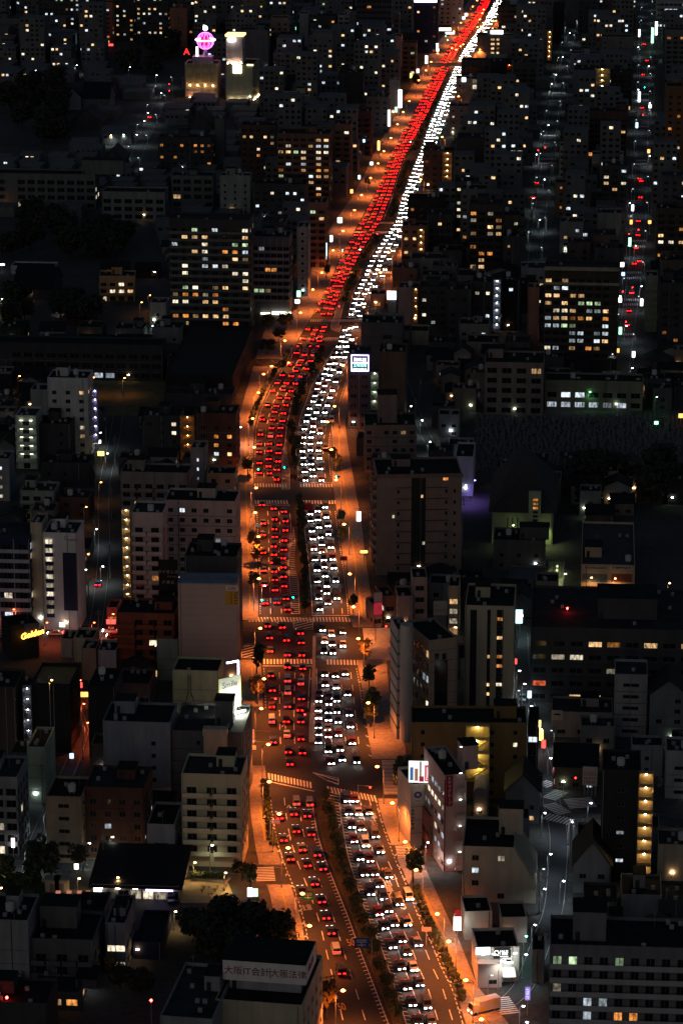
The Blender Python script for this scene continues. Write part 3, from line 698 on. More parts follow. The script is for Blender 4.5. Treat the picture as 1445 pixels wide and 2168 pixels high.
yg = B('office_building', 'olive rooftop hall behind the glowing billboard', 367, 464, 1418, 1530, 11, 'few', OLV_LIT, .0, bay=4, clut=1)  # olive wall colour holds the yellow-green lamp light
dk = B('hotel', 'black block with an ochre roof and zigzag fire stairs', 71, 152, 1446, 1592, 16, 'blank', BLK, 0, roof=OCH_LIT, clut=3, par=1.0)  # amber lamp light on the roof is put into the roof colour
dk.stairs(50, 72, 1452, 1586, METAL, (.75,.8,1), 25, fh=3.1, rails=False, name='fire_stair')
gs = Bld('karaoke_building', 'black building with a glowing orange script sign', 24, 84, 1325, 1400, 9, -22, 'building'); gs.body(BLK, 'blank', 0); gs.clutter(1, False, None)
B('apartment_block', 'navy tower with white framed balconies at the left edge', -28, 69, 1132, 1330, 13, 'grid', NVY, .10, pal='cool', bmat=C(.4,.4,.44), bay=3.4)
B('apartment_block', 'narrow beige slab squeezed beside the navy tower', 71, 96, 1106, 1326, 10, 'few', CRM, 0, bay=3)
ht = Bld('hotel', 'white and navy hotel with a lit glass stair on its left edge', 97, 168, 1127, 1333, 13, 4.7, 'building'); ht.body(C(.62,.60,.62,.2), 'blank', 0, keep=0, faces='F'); ht.clutter(3, True)
def hotel_front():
    s = ht; u0, z1 = s.uz(133, 1170); u1, z0 = s.uz(166, 1293)
    m = MB(); m.box(u0, u1, -.14, -.003, z0, z1); m.build('facade_panel', NVY, s.root)
    u0, _ = s.uz(98, 1200); u1, _ = s.uz(113, 1200); fh = (s.h-4.5)/9.5
    for k in range(9):
        z = 4 + k*fh; p = put('window', window_mesh(u1-u0, fh*.5, 'white'), s.root, (u0, -.3, z + fh*.4)); q = MB(); q.box(u0-.1, u1+.1, -.42, -.004, z-.1, z+fh*.38); q.build('spandrel', NVY, s.root)
    u0, z1 = s.uz(136, 1139); u1, z0 = s.uz(164, 1146); lm = paint((.03,.05,.3),.6,.1,1); marks(s.root, lm, u0+1.2, u1, z0, z1-.2, 0, 7, seed=3); text('emblem', 'C', 1.7, lm, s.root, (u0+.6, -.05, z1), (R(90),0,0), .04)
hotel_front()
ln = B('apartment_block', 'tall white flats with a glowing open stair on the left edge', 281, 348, 1084, 1292, 12, 'balcony', C(.5,.42,.40,.2), .04, bmat=C(.56,.46,.44,.2), bay=3.0, blen=2)
ln.stairs(259, 281, 1076, 1292, C(.62,.5,.3), (1,.72,.38), 26, fh=2.95)
B('apartment_block', 'long flats with white upper and pink lower walls behind the white tower', 351, 500, 1058, 1235, 13, 'punch', C(.5,.40,.36,.25), .06, bay=3.0, pal='cool', sidelit=0)
rb = B('apartment_block', 'brick red flats beside the tan tiled shop wall', 250, 372, 1296, 1432, 13, 'balcony', RED, .16, pal='white', blen=3)
lf = Bld('department_store', 'tan tile walled store with a small yellow banner beside the junction', 380, 503, 1236, 1450, 9, 3, 'building'); lf.body(C(.42,.31,.27,.2), 'blank', 0, keep=0, par=1.0, roof=ROOF2)
def life_front():
    s = lf; nx, nz = 13, 15; pw, ph = s.w/nx, (s.h-1.2)/nz; m = MB(); m.box(.03, pw-.03, -.06, -.003, .03, ph-.03); me = m.mesh('wall_tile', C(.47,.345,.295,.25))
    for i in range(nx):
        for k in range(nz): put('wall_tile', me, s.root, (i*pw, 0, .1 + k*ph))
    c = MB(); c.box(-.1, s.w+.1, -.12, s.d+.1, s.h+.003, s.h+.35); c.build('roof_cap', BLU, s.root)
    o, (u0,u1,z0,z1,y) = s.board(477, 505, 1238, 1281, paint((.55,.30,.03),.7,.15,1), .1, 'banner')
    t = MB(); t.box(u0+.1, u1-.1, y-.05, y-.004, z1-1.7, z1-.1); t.build('banner_header', C(.6,.5,.46,.1), o)
    text('lettering', 'Life', 1.5, paint((.12,.03,.03),.7,.1,1), o, ((u0+u1)/2, y-.07, z1-.9), (R(90),0,0), .02)
    bm = paint((.1,.05,.02),.7,.1,1); marks(o, bm, u0+(u1-u0)*.64, u0+(u1-u0)*.92, z0+.3, z1-1.9, y, 5, True, 5); marks(o, bm, u0+(u1-u0)*.38, u0+(u1-u0)*.52, z0+.3, z1-1.9, y, 7, True, 6)
life_front()
mb = B('office_building', 'dark plant building with rooftop tanks behind the tiled store', 394, 503, 1176, 1400, 13, 'blank', DRK, 0, clut=5, tank=True)
ls = B('office_building', 'low dark building under the rooftop name board', 332, 388, 1262, 1330, 9, 'blank', DRK, 0, clut=0)
def lions_board():
    s = ls; o, (u0,u1,z0,z1,y) = s.board(335, 377, 1184, 1250, BLK, -3, 'name_board'); lm = paint((.62,.55,.52), .6, .1, 1)
    text('lettering', 'ライオンズ', (u1-u0)/4.7, lm, o, ((u0+u1)/2, y-.05, z0+(z1-z0)*.60), (R(90),0,0), .03)
    text('lettering', 'マンション', (u1-u0)/9, lm, o, (u0+(u1-u0)*.72, y-.05, z0+(z1-z0)*.45), (R(90),0,0), .03)
    text('lettering', '夕 陽 丘', (u1-u0)/5.5, lm, o, ((u0+u1)/2, y-.05, z0+(z1-z0)*.26), (R(90),0,0), .03)
    for u in (u0+.6, u1-.6):
        m = MB(); m.tube((u, -y+.6, s.zr),(u, -y+.6, z0+1),.15,seg=5); m.build('board_leg', METAL, s.root)
lions_board()
B('house', 'boxy grey shop below the hotel across the lane', 130, 157, 1352, 1392, 8, 'blank', GRY, 0)
B('house', 'cream stepped house below the hotel', 158, 200, 1350, 1402, 9, 'few', CRM, .0)
B('house', 'slim tan house beside the red brick flats', 174, 205, 1372, 1440, 8, 'few', TAN, .2, pal='amber')
B('house', 'dark house with a white gable wall below the red brick flats', 209, 247, 1376, 1440, 9, 'few', LIL, 0)
B('office_building', 'black blank block right of the glowing orange lane', 190, 246, 1452, 1600, 14, 'blank', BLK, 0, clut=2)
B('house', 'brown roofed workshop below the red brick flats', 248, 318, 1446, 1520, 12, 'strip', C(.15,.1,.08), .05)
B('office_building', 'olive walled house in the shade of the tiled store', 333, 378, 1352, 1440, 9, 'few', C(.3,.33,.25), .1, pal='white')
B('apartment_block', 'dim brown block cut by the left edge beside the fire stairs', -25, 37, 1453, 1600, 14, 'few', C(.08,.06,.05), .05)
rs = B('shop', 'little shop glowing red beside the left cross street', 227, 249, 1286, 1322, 8, 'strip', C(.6,.15,.12), .3, pal='redd', clut=0)
# ------------------------------------------------------------------ left, upper
wa = B('apartment_block', 'tall white flats beside the dark sports field', 105, 190, 799, 968, 12, 'punch', C(.5,.5,.5), .12, pal='warm', bay=3.6)
wa.stairs(196, 210, 824, 936, C(.4,.38,.5), (.66,.6,1), 34, fh=2.95, name='fire_stair')
co = B('apartment_block', 'flats whose open corridors glow pale green, left edge', 36, 80, 879, 992, 12, 'balcony', C(.5,.52,.45,.2), 0, bmat=C(.55,.57,.5,.2))
for f in range(1, co.nf):
    for u in (co.w*.3, co.w*.75):
        m = MB(); m.box(-.5,.5,-.06,.06,-.05,.05); m.build('corridor_lamp', glow((.85,1,.72), 9), co.root, (u, -.5, f*co.fh + 2.5))
B('apartment_block', 'black roofed block in front of the white flats', 77, 150, 896, 985, 11, 'few', DRK, .1, pal='amber')
B('house', 'small white block left of the tall white flats', 67, 102, 824, 900, 9, 'few', GRY, .05)
b = B('apartment_block', 'dark flats with an amber open stair facing the sports field', 306, 382, 879, 980, 12, 'punch', DRK, .28, pal='white')
b.stairs(382, 414, 880, 976, C(.45,.25,.1), (1,.5,.16), 26, fh=3.0)
B('apartment_block', 'brown flats right of the amber open stair', 417, 500, 874, 988, 12, 'punch', C(.10,.05,.04), .16, pal='mix')
B('apartment_block', 'dim pink flats with broad balconies behind the white tower', 257, 400, 998, 1092, 11, 'balcony', C(.26,.22,.21), .14, blen=4, pal='warm')
B('office_building', 'slender grey tower with a column of tiny lit windows', 405, 435, 947, 1062, 9, 'few', GRY, .7, pal='cool', bay=2.5, ww=.7)
B('apartment_block', 'beige flats beside the avenue left of the upper crossing', 438, 497, 1001, 1066, 9, 'punch', TAN, .3, pal='cool', sidelit=.2)
B('apartment_block', 'low flats with pale green balconies on the left side', 45, 116, 1038, 1100, 11, 'balcony', C(.3,.34,.29), .05)
B('house', 'brown tiled two storey house by the left lane', 126, 190, 1052, 1098, 10, 'punch', BRN, .05)
B('house', 'white block cut by the left edge above the green balconies', -15, 22, 970, 1060, 10, 'few', GRY, .3, pal='cool')
B('house', 'dark flat roofed house cluster by the left lane bend', 88, 190, 978, 1032, 11, 'few', DRK, 0)
B('school_building', 'long dark school block with a few lit classrooms behind the field', -25, 345, 724, 800, 12, 'school', C(.045,.047,.055), .07, pal='white', clut=0)
field = sheet('sports_field', [G(150,880), G(345,880), G(352,806), G(150,806)], .03, SAND)
B('gymnasium', 'school gymnasium under one huge black roof beside the avenue', 352, 494, 790, 850, 78, 'blank', BLK, 0, roof=TILE, clut=0, par=.4, yaw=4)
B('house', 'dark rooftop house in front of the black gymnasium', 348, 492, 832, 872, 10, 'few', DRK, .05, clut=4)
hw = B('apartment_block', 'dark brown flats under a black rooftop name board', 449, 531, 602, 704, 11, 'punch', C(.12,.07,.06), .05, clut=0)
def heiwa_board():
    s = hw; o, (u0,u1,z0,z1,y) = s.board(450, 526, 556, 597, BLK, -2, 'name_board'); lm = paint((.5,.5,.52), .6, .1, 1)
    text('lettering', 'HEIWA PALACE', (u1-u0)/12.5, lm, o, (u0+(u1-u0)*.66, y-.05, z0+(z1-z0)*.58), (R(90),0,0), .03)
    text('lettering', '平和ホームズ', (u1-u0)/11, lm, o, (u0+(u1-u0)*.66, y-.05, z0+(z1-z0)*.36), (R(90),0,0), .03)
    m = MB(); a = u0+(u1-u0)*.13; zc = z0+(z1-z0)*.3; hh = (z1-z0)*.3; ww = (u1-u0)*.23
    for k in range(5): m.box(a+ww*(.08+.19*k), a+ww*(.17+.19*k), y-.08, y-.003, zc, zc+hh)
    m.box(a, a+ww, y-.08, y-.004, zc-.5, zc-.03); m.poly([(a,y-.06,zc+hh+.05),(a+ww,y-.06,zc+hh+.05),(a+ww/2,y-.06,zc+hh*1.35)]); m.build('emblem', lm, o)
    for u in (u0+1, u1-1):
        t = MB(); t.tube((u, -y+.5, s.zr),(u, -y+.5, z0+1),.15,seg=5); t.build('board_leg', METAL, s.root)
heiwa_board()
B('apartment_block', 'fifteen storey dark tower with many lit balconies, left of centre', 362, 531, 463, 705, 14, 'balcony', C(.05,.05,.055), .34, bmat=C(.13,.14,.14), bay=3.6, pal='mix')
gl = B('apartment_block', 'blue-grey flats with fine railing balconies beside the avenue', 535, 613, 500, 664, 14, 'grid', C(.12,.125,.155), .07, bmat=C(.30,.29,.33), bay=2.2, base=5.5)
gl.board(552, 572, 662, 671, glow((1,.82,.55), 6), .8, 'shop_sign'); gl.board(576, 616, 660, 670, glow((1,.84,.6), 7), .8, 'shop_sign')
B('office_building', 'slim white block with dark windows right of the railing flats', 629, 652, 480, 628, 12, 'few', GRY, .02, sidelit=0)
B('apartment_block', 'reddish brown tower beside the avenue kerb, upper left side', 653, 690, 428, 566, 13, 'balcony', C(.20,.10,.08), .06)
B('apartment_block', 'low dark flats with scattered small lit windows, upper left side', 537, 648, 388, 470, 13, 'punch', DRK, .22, pal='cool')
B('apartment_block', 'brick coloured flats with warm windows, upper left side of the avenue', 587, 698, 282, 442, 16, 'balcony', C(.15,.08,.065), .26, bmat=C(.17,.10,.08), pal='mix')
B('apartment_block', 'dark flats behind the brick coloured flats', 511, 584, 264, 400, 12, 'punch', C(.08,.05,.045), .16, pal='mix')
B('apartment_block', 'brown slab with its side to the avenue, fourth from the gantry', 706, 742, 262, 384, 14, 'balcony', C(.17,.10,.08), .12)
B('apartment_block', 'dark red slab with its side to the avenue behind the brown slab', 748, 785, 235, 330, 14, 'balcony', C(.12,.06,.05), .08)
B('office_building', 'black tower with two pale vertical stripes, upper left side', 717, 768, 153, 250, 13, 'blank', C(.03,.03,.033), .15, clut=2)
B('office_building', 'dark office with a few lit rooms beside a tall white sign', 774, 822, 204, 282, 12, 'punch', C(.10,.10,.11), .12, pal='cool')
sg = B('office_building', 'pale corner office with a tall glowing white sign on its edge', 823, 845, 168, 246, 8, 'few', GRY, .0); 
for (p0,p1,q0,q1) in ((843,850,190,228),): sg.board(p0,p1,q0,q1, glow((1,.95,.85), 6), .4, 'vertical_sign')
B('house', 'stepped cream annex above the brick coloured flats', 595, 652, 200, 272, 12, 'few', C(.36,.33,.26), .05)
B('house', 'low white lit building beside the upper left park', 664, 706, 148, 176, 12, 'strip', GRY, .2, pal='cool')
b = B('apartment_block', 'grey blank wall block behind the round neon building', 506, 568, 62, 150, 13, 'blank', DGR, 0)
for (lab, a, c, t, bb, sty, mt, l) in (
  ('tan block with white windows right of the lit hotels', 573, 610, 37, 118, 'punch', TAN, .2), ('white pier faced slim tower, upper centre', 634, 652, 28, 100, 'blank', GRY, .0), ('small grey tower beside the white pier', 653, 668, 48, 98, 'punch', DGR, .1),
  ('black block with scattered lights, upper centre', 670, 711, 33, 112, 'punch', DRK, .14), ('grey balcony slab, upper centre', 715, 752, 31, 112, 'balcony', GRY, .04), ('tall dark glass tower with pale bands, top centre', 754, 828, -24, 138, 'strip', C(.05,.055,.07), .06),
  ('tan blank slab beside the avenue, top', 832, 849, 76, 142, 'blank', SAL, .0), ('brown balcony flats beside the avenue, top', 850, 880, 90, 168, 'balcony', C(.2,.1,.08), .1),
  ('pink office with small lit windows at the top of the avenue', 929, 978, -32, 52, 'punch', SAL, .2),
  ('white block with lit corridor windows, top left', 45, 94, 62, 104, 'few', GRY, .2), ('grey block at the top left edge', -20, 44, 38, 108, 'punch', DGR, .18), ('wide dark tower with many small lights, top left', 84, 214, -40, 84, 'punch', DRK, .2),
  ('red lit balcony tower, top left', 217, 240, 4, 92, 'balcony', C(.35,.13,.09), .12), ('dark tower right of the red lit tower', 243, 286, -30, 88, 'punch', DRK, .25), ('broad dark tower with many warm windows, top left', 289, 358, -28, 94, 'punch', DRK, .32),  # red light on the balcony tower is painted as red walls
  ('rust panel walled block, top left', 361, 397, 16, 98, 'blank', C(.3,.14,.1), .02), ('small block with orange lit windows, top left', 399, 425, 26, 84, 'strip', DGR, .35), ('dark block with a lit frame at the top, left of centre', 450, 490, -10, 60, 'punch', DGR, .12),
  ('pale block with a lit sign band, top left of centre', 428, 452, -14, 66, 'punch', C(.2,.22,.2), .2), ('dark cream office, top centre left', 492, 560, -24, 58, 'few', TAN, .1), ('grey tower with church like gable lines, top centre', 668, 712, -34, 32, 'punch', C(.2,.23,.22), .12), ('dim slab filling the top centre', 712, 752, -44, 30, 'balcony', DGR, .08),
  ('brown block behind the tan block, top centre left', 575, 632, -30, 36, 'punch', C(.12,.1,.08), .15), ('grey office left of the navy tower, top', 832, 872, -30, 74, 'strip', DGR, .18)):
    B('apartment_block', lab, a, c, t, bb, 12, sty, mt, l, pal='mix', clut=1)
nv = B('office_building', 'navy tower with a white light bar along its roof, top of the avenue', 876, 926, 4, 112, 14, 'punch', NVY, .2, pal='warm', bay=4); nv.board(876, 924, -2, 5, glow((.9,.95,1), 5), .2, 'light_bar')
wv = B('office_building', 'block with a pale curved wave painted down its wall, top', 880, 909, 34, 104, 9, 'blank', C(.10,.09,.085), .0, clut=1)
def wave():
    s = wv; m = MB(); u1, zt = s.uz(892, 34); pts = []
    for k in range(13):
        t = k/12; pts.append((s.w*(.42 + .28*math.sin(t*5.2+.6)), s.h*(1-t*.98)))
    for (a, za), (c, zc) in zip(pts, pts[1:]): m.quad((.02,-.06,zc),(c,-.06,zc),(a,-.06,za),(.02,-.06,za))
    m.build('wave_panel', GRY, s.root)
wave()
B('school_building', 'long grey school behind dark trees at the left edge', -25, 203, 366, 440, 13, 'school', C(.13,.135,.14), .02, pal='white', pent=(46,66,4,11,7), clut=1)
B('school_building', 'grey school hall with a white frame, left of centre', 217, 350, 405, 466, 13, 'school', C(.2,.21,.2), .0, clut=1)
B('school_building', 'dim school wing right of the framed hall', 364, 452, 371, 440, 12, 'school', C(.13,.14,.135), .03, clut=1)
B('house', 'pale blank block above the fifteen storey tower', 466, 530, 371, 455, 10, 'few', C(.26,.28,.27), .1, pal='white')
B('apartment_block', 'dark flats with amber windows above the fifteen storey tower', 336, 450, 290, 364, 11, 'punch', DRK, .28, pal='amber')
B('apartment_block', 'slender grey block beside the amber windowed flats', 455, 475, 250, 352, 9, 'few', DGR, .1)
b = B('apartment_block', 'four storey orange lit flats near the left car park', 211, 286, 584, 638, 11, 'balcony', C(.45,.27,.14), .45, pal='warm', yaw=-1)  # orange light is put into the wall colour of these flats
for (lab, x0, x1, ye, yb, d, rise, mt) in (('temple hall with a broad dark tile roof beside the neon hotel', 560, 625, 196, 215, 24, 9, DRK), ('temple gate hall under a wide tile roof, upper left', 175, 232, 208, 232, 20, 8, DGR), ('temple hall with a pale lit ridge, upper left of centre', 398, 448, 268, 285, 22, 8, DRK),
   ('dark temple hall among trees, far left', 150, 215, 258, 272, 22, 7, DRK), ('white walled temple store beside the dark halls', 133, 172, 205, 232, 14, 5, GRY), ('dark temple hall left of the upper street', 215, 262, 340, 356, 20, 6, DRK), ('low tiled hall behind the left car park', 30, 112, 610, 634, 24, 7, DRK)):
    gable('temple_hall', lab, x0, x1, ye, yb, d, rise, mt, cat='temple', along_u=(x0 in (560, 175, 30)), style='blank', lit=0)
B('shop', 'white walled shed with small windows beside the left car park', 24, 116, 562, 580, 9, 'few', C(.45,.46,.5), .0, clut=0)
B('house', 'white house between the orange lit flats and the tower', 318, 352, 640, 690, 10, 'few', C(.4,.36,.35), .0)
# the two lit hotels far left of centre
h1 = B('love_hotel', 'ornate cream hotel with arches under a purple neon globe', 392, 462, 134, 206, 16, 'blank', C(.42,.33,.18), 0, keep=0, clut=0, yaw=5)
def globe_hotel():
    s = h1; zt = s.zr
    for k in range(5):
        u = s.w*(.04+.23*k); m = MB(); m.box(u-.35, u+.35, -.5, -.003, s.h*.36, s.h-.3); m.box(u-.5,u+.5,-.55,-.004,s.h-.29,s.h+.2); m.build('column', C(.5,.42,.28), s.root)
    for k in range(4):
        u = s.w*(.155+.23*k); m = MB(); m.poly([(u+1.6*math.cos(a*.4),-.08,s.h*.80+1.7*math.sin(a*.4)) for a in range(16)]); m.build('medallion', C(.55,.46,.32), s.root)
        m = MB(); m.poly([(u+1.9*math.cos(a*.4),-.08,s.h*.17+2.2*math.sin(a*.4)) for a in range(16)]); m.build('medallion', C(.55,.4,.34), s.root)
        l = MB(); l.box(-.25,.25,-.15,.15,0,.2); l.build('facade_lamp', glow((1,.62,.28), 120), s.root, (u, -.9, s.h*.36))
        l = MB(); l.box(-.25,.25,-.15,.15,0,.2); l.build('facade_lamp', glow((1,.45,.3), 110), s.root, (u, -.9, .1))
    m = MB(); m.box(4, s.w-4, 4, 12, zt, zt+4); m.build('penthouse', C(.4,.3,.4), s.root)
    c = Vector((s.w*.58, 8, zt+13)); gp = empty('neon_globe', c, 0, s.root)
    m = MB(); m.tube((0,0,-9),(0,0,-6.0),1.2,seg=8); m.build('globe_stand', METAL, gp)
    ring = MB()
    for k in range(6):
        a0 = math.pi*k/6
        pts = [Vector((math.sin(t*math.pi/8)*5*math.cos(a0), math.sin(t*math.pi/8)*5*math.sin(a0), math.cos(t*math.pi/8)*5)) for t in range(17)]
        for p, q in zip(pts, pts[1:]): ring.tube(p, q, .16, seg=4, cap=False)
    ring.build('neon_meridian', glow((.8,.10,.9), 7), gp)
    eq = MB()
    for t in range(16):
        p, q = [Vector((5.7*math.cos(v*math.pi/8), 5.7*math.sin(v*math.pi/8), .6)) for v in (t, t+1)]; eq.tube(p, q, .42, seg=5, cap=False)
    eq.build('neon_ring', glow((1,.5,1), 9), gp)
    core = MB(); core.ball((0,0,0), 3.1, 10, 7); core.build('globe_core', glow((.75,.02,.10), 1.4), gp)
    top = MB(); top.ball((0,0,7.4), 1.5, 8, 6); top.build('globe_crown', glow((.9,1,.95), 6), gp)
    b = MB(); b.box(-5.4,-4.2,-2,-1.2,-9,-3.4); b.build('light_pillar', glow((1,.75,.6), 6), gp)
    text('lettering', 'A', 5.5, glow((1,.02,.02), 3), gp, (-11, -2, -6.5), (R(90),0,0), .2)
globe_hotel()
h2 = B('love_hotel', 'cream hotel topped by a floodlit square tower', 478, 535, 136, 212, 26, 'strip', C(.5,.46,.34), .02, keep=.5, clut=0, yaw=8, bay=5)
def tower_hotel():
    s = h2; u0, zt = s.uz(480, 76, -10); u1, _ = s.uz(514, 76, -10); m = MB(); m.box(u0, u1, 8, 17, s.zr, zt); t = m.build('lit_tower', C(.42,.36,.44), s.root)
    c = MB(); c.box(u0-.6, u1+.6, 7.3, 17.6, zt+.01, zt+1.2); c.build('tower_cap', glow((1,.72,.3), 2.2), t)
    for k in range(4):
        l = MB(); l.box(-.3,.3,-.2,.2,0,.3); l.build('tower_floodlight', glow((1,.66,.35), 160), t, (u0+1+(u1-u0-2)*k/3, 7.2, s.zr+.1))
    d = MB(); d.ball((0,0,0), 2.6, 10, 6, sz=.6); d.build('tower_lamp', glow((1,.9,.7), 7), t, (u0+(u1-u0)*.35, 7.2, zt-1.8))
    s.board(493, 511, 137, 155, glow((1,.85,.6), 5), .2, 'sign_panel'); s.board(523, 536, 136, 139, glow((1,.9,.3), 5), .2, 'sign_strip')
    for k in range(7):
        l = MB(); l.box(0,.25,-.2,.2,0,.25); l.build('facade_lamp', glow((1,.7,.35), 110), s.root, (s.w+.3, 2+k*3.4, .3))
    for k in range(3):
        l = MB(); l.box(-.2,.2,-.1,.1,0,.2); l.build('facade_lamp', glow((1,.8,.5), 170), s.root, (s.w*(.2+.3*k), -.8, .3))
tower_hotel()
# ------------------------------------------------------------------ right side, from the top down
for (lab, a, c, t, bb, d, sty, mt, l, pl) in (
  ('dark low office behind the lit hotel sign, top right of the avenue', 1052, 1140, 14, 62, 12, 'strip', DRK, .12, 'white'), ('narrow black slab at the top, right of centre', 1169, 1192, 8, 92, 10, 'blank', BLK, 0, 'mix'),
  ('grey slab with an amber stair column, upper right', 1135, 1168, 62, 132, 11, 'few', DGR, .3, 'amber'), ('small white flats beside the amber stair column', 1098, 1131, 82, 132, 10, 'punch', GRY, .05, 'mix'),
  ('tan block with one central column of slit windows, upper right', 1270, 1336, 77, 150, 12, 'few', C(.16,.15,.14), .4, 'warm'), ('white block with a round dome roof, upper right', 1206, 1264, 112, 152, 12, 'few', GRY, .06, 'cool'),
  ('black flats left of the bright yellow stair, upper right', 1213, 1256, 143, 230, 11, 'balcony', BLK, .03, 'warm'), ('black flats right of the bright yellow stair, upper right', 1290, 1336, 152, 232, 11, 'balcony', C(.04,.035,.035), .06, 'warm'),
  ('broad brown flats below the bright yellow stair', 1200, 1324, 234, 330, 13, 'balcony', C(.10,.06,.05), .08, 'warm'), ('white terrace block with an orange lit top floor', 1251, 1318, 326, 368, 10, 'strip', C(.45,.42,.36), .3, 'amber'),
  ('dark flats with one lit column near the far right street', 1271, 1326, 350, 458, 12, 'balcony', DRK, .4, 'white'), ('cream blank house with two amber windows, upper right', 1173, 1248, 386, 460, 11, 'few', C(.2,.17,.15), .15, 'amber'),
  ('pale blank slab beside the far right street', 1262, 1314, 450, 515, 11, 'blank', C(.2,.195,.2), 0, 'mix'), ('tall brown tower with amber windows at the right edge', 1403, 1475, 182, 425, 14, 'punch', C(.16,.08,.05), .20, 'warm'),
  ('grey balcony flats at the right edge, top', 1405, 1475, 62, 178, 12, 'balcony', DGR, .08, 'amber'), ('dark slab beside the top of the far right street', 1382, 1404, 136, 236, 10, 'few', DRK, .06, 'cool'),
  ('white corner flats near the top right street signs', 1385, 1450, 0, 70, 12, 'strip', GRY, .2, 'cool'), ('dark tower with scattered lights, top right', 1222, 1262, -30, 70, 11, 'punch', DRK, .22, 'mix'), ('brown tower with warm lights, top right', 1264, 1345, -40, 66, 12, 'punch', C(.10,.08,.06), .18, 'mix'),
  ('grey block left of the top right street', 1196, 1222, -20, 52, 11, 'few', DGR, .12, 'cool'), ('white faced tower, top right of the avenue', 1116, 1166, -36, 22, 11, 'balcony', GRY, .08, 'white'),
  ('dark brown flats with a lit stair behind the avenue trees, upper right side', 894, 960, 318, 402, 12, 'punch', C(.12,.07,.06), .1, 'warm'), ('black flats right of the avenue bend', 862, 940, 420, 492, 12, 'punch', BLK, .08, 'warm'),
  ('big dark blank hall right of the avenue, upper', 964, 1050, 292, 410, 16, 'blank', C(.045,.047,.05), .04, 'mix'), ('pale office with two lit stair windows right of the avenue, upper', 950, 1018, 224, 290, 12, 'few', C(.24,.21,.2), .16, 'warm'),
  ('brown flats with lit windows and stair beside the right kerb', 850, 903, 477, 556, 11, 'punch', C(.22,.11,.075), .22, 'warm'), ('dark balcony flats with a red light column, upper right of the avenue', 1034, 1080, 129, 224, 11, 'balcony', BLK, .05, 'amber'),
  ('dark balcony flats with white rails, upper right of the avenue', 1084, 1132, 131, 230, 11, 'balcony', DRK, .07, 'warm'), ('grid fronted office behind the square lit sign', 976, 1033, 127, 175, 10, 'glass', DRK, .04, 'amber'),
  ('tower with a white grid frame and warm rooms, right of centre', 991, 1062, 432, 585, 13, 'grid', C(.05,.045,.045), .22, 'warm'), ('dark flats with cool windows beside a white spiral stair', 997, 1042, 596, 708, 11, 'punch', DRK, .30, 'cool'),
  ('dark flats right of the white spiral stair', 1061, 1098, 591, 700, 11, 'punch', BLK, .24, 'cool'), ('low dark flats with cool windows, right of the avenue bend', 945, 994, 612, 722, 11, 'punch', DRK, .15, 'cool'),
  ('dark wide flats right of the red shop by the junction', 887, 984, 606, 690, 11, 'punch', DRK, .10, 'cool'), ('blank pink pier beside the big lit tower', 1114, 1138, 608, 744, 9, 'blank', C(.34,.17,.13), .0, 'mix'),
  ('green-grey balcony flats right of the far street', 1363, 1388, 583, 702, 10, 'balcony', C(.3,.31,.25), .1, 'cool'), ('dark flats at the right edge beyond the far street', 1392, 1465, 598, 728, 12, 'punch', DRK, .14, 'warm'),
  ('dim block behind the white grid tower, right of centre', 1063, 1110, 500, 590, 11, 'few', DRK, .12, 'warm'), ('small white block with a lit ground floor, upper right', 1206, 1246, 470, 520, 9, 'strip', DGR, .2, 'cool'),
  ('dim brown flats at the right edge', 1385, 1450, 440, 560, 12, 'balcony', C(.06,.05,.045), .04, 'warm'), ('shadowed slab left of the far right street', 1258, 1318, 524, 566, 10, 'few', DRK, .05, 'cool')):
    B('apartment_block', lab, a, c, t, bb, d, sty, mt, l, pal=pl, clut=2)
x = ALLB[-1]
def find(s): return next(b for b in ALLB if s in b.label)
find('black flats left of the bright yellow stair').stairs(1258, 1288, 145, 226, C(.6,.45,.2), (1,.72,.3), 60, name='stair_tower')
find('grey slab with an amber stair').stairs(1158, 1166, 66, 128, C(.5,.3,.12), (1,.6,.25), 40)
find('dark brown flats with a lit stair').stairs(936, 956, 322, 396, C(.5,.32,.15), (1,.6,.25), 40)
find('brown flats with lit windows and stair').stairs(884, 898, 484, 552, C(.5,.32,.15), (1,.6,.25), 34)
find('beside a white spiral stair').stairs(1044, 1058, 592, 700, C(.45,.48,.55), (.85,.92,1), 26, name='spiral_stair')
find('dark balcony flats with a red light column').stairs(1072, 1081, 136, 222, C(.3,.1,.05), (1,.2,.05), 40)
pg = B('apartment_block', 'pale green lit flats with an orange stair edge, upper right', 1182, 1230, 308, 388, 11, 'balcony', C(.45,.5,.32,.2), .35, pal='cool'); pg.stairs(1231, 1240, 300, 384, C(.55,.35,.15), (1,.6,.22), 44)  # wall colour carries the pale green light on the flats
hs = B('hotel', 'blank grey hotel with a bright white roof sign, upper right', 1008, 1085, 74, 138, 12, 'few', DGR, .0, keep=0); hs.board(1038, 1064, 64, 72, glow((.95,1,1), 5), .1, 'roof_sign')
for k in range(5):
    for (p0, p1, key) in ((1038, 1046, 'warm'), (1050, 1056, 'warm')):
        u0, z0 = hs.uz(p0, 86 + k*9.4); u1, _ = hs.uz(p1, 86); put('window', window_mesh(u1-u0, 1.4, key), hs.root, (u0, -.08, z0))
sq = B('office_building', 'cream office with a square white light and lit balconies, upper right', 964, 1046, 166, 234, 12, 'few', C(.2,.195,.18), .1); sq.board(977, 985, 164, 173, glow((.8,.82,1), 5), .2, 'lit_square')
for yy in (172, 184): sq.board(1000, 1015, yy-4, yy+4, LIT['white'], .3, 'lit_balcony')  # glowing panels stand in for the light on the balconies
tw = B('apartment_block', 'big dark tower with dozens of lit windows, right of centre', 1148, 1304, 567, 780, 15, 'balcony', C(.055,.045,.04), .42, bmat=C(.07,.058,.05), pal='mix', base=4.0, bay=2.9)
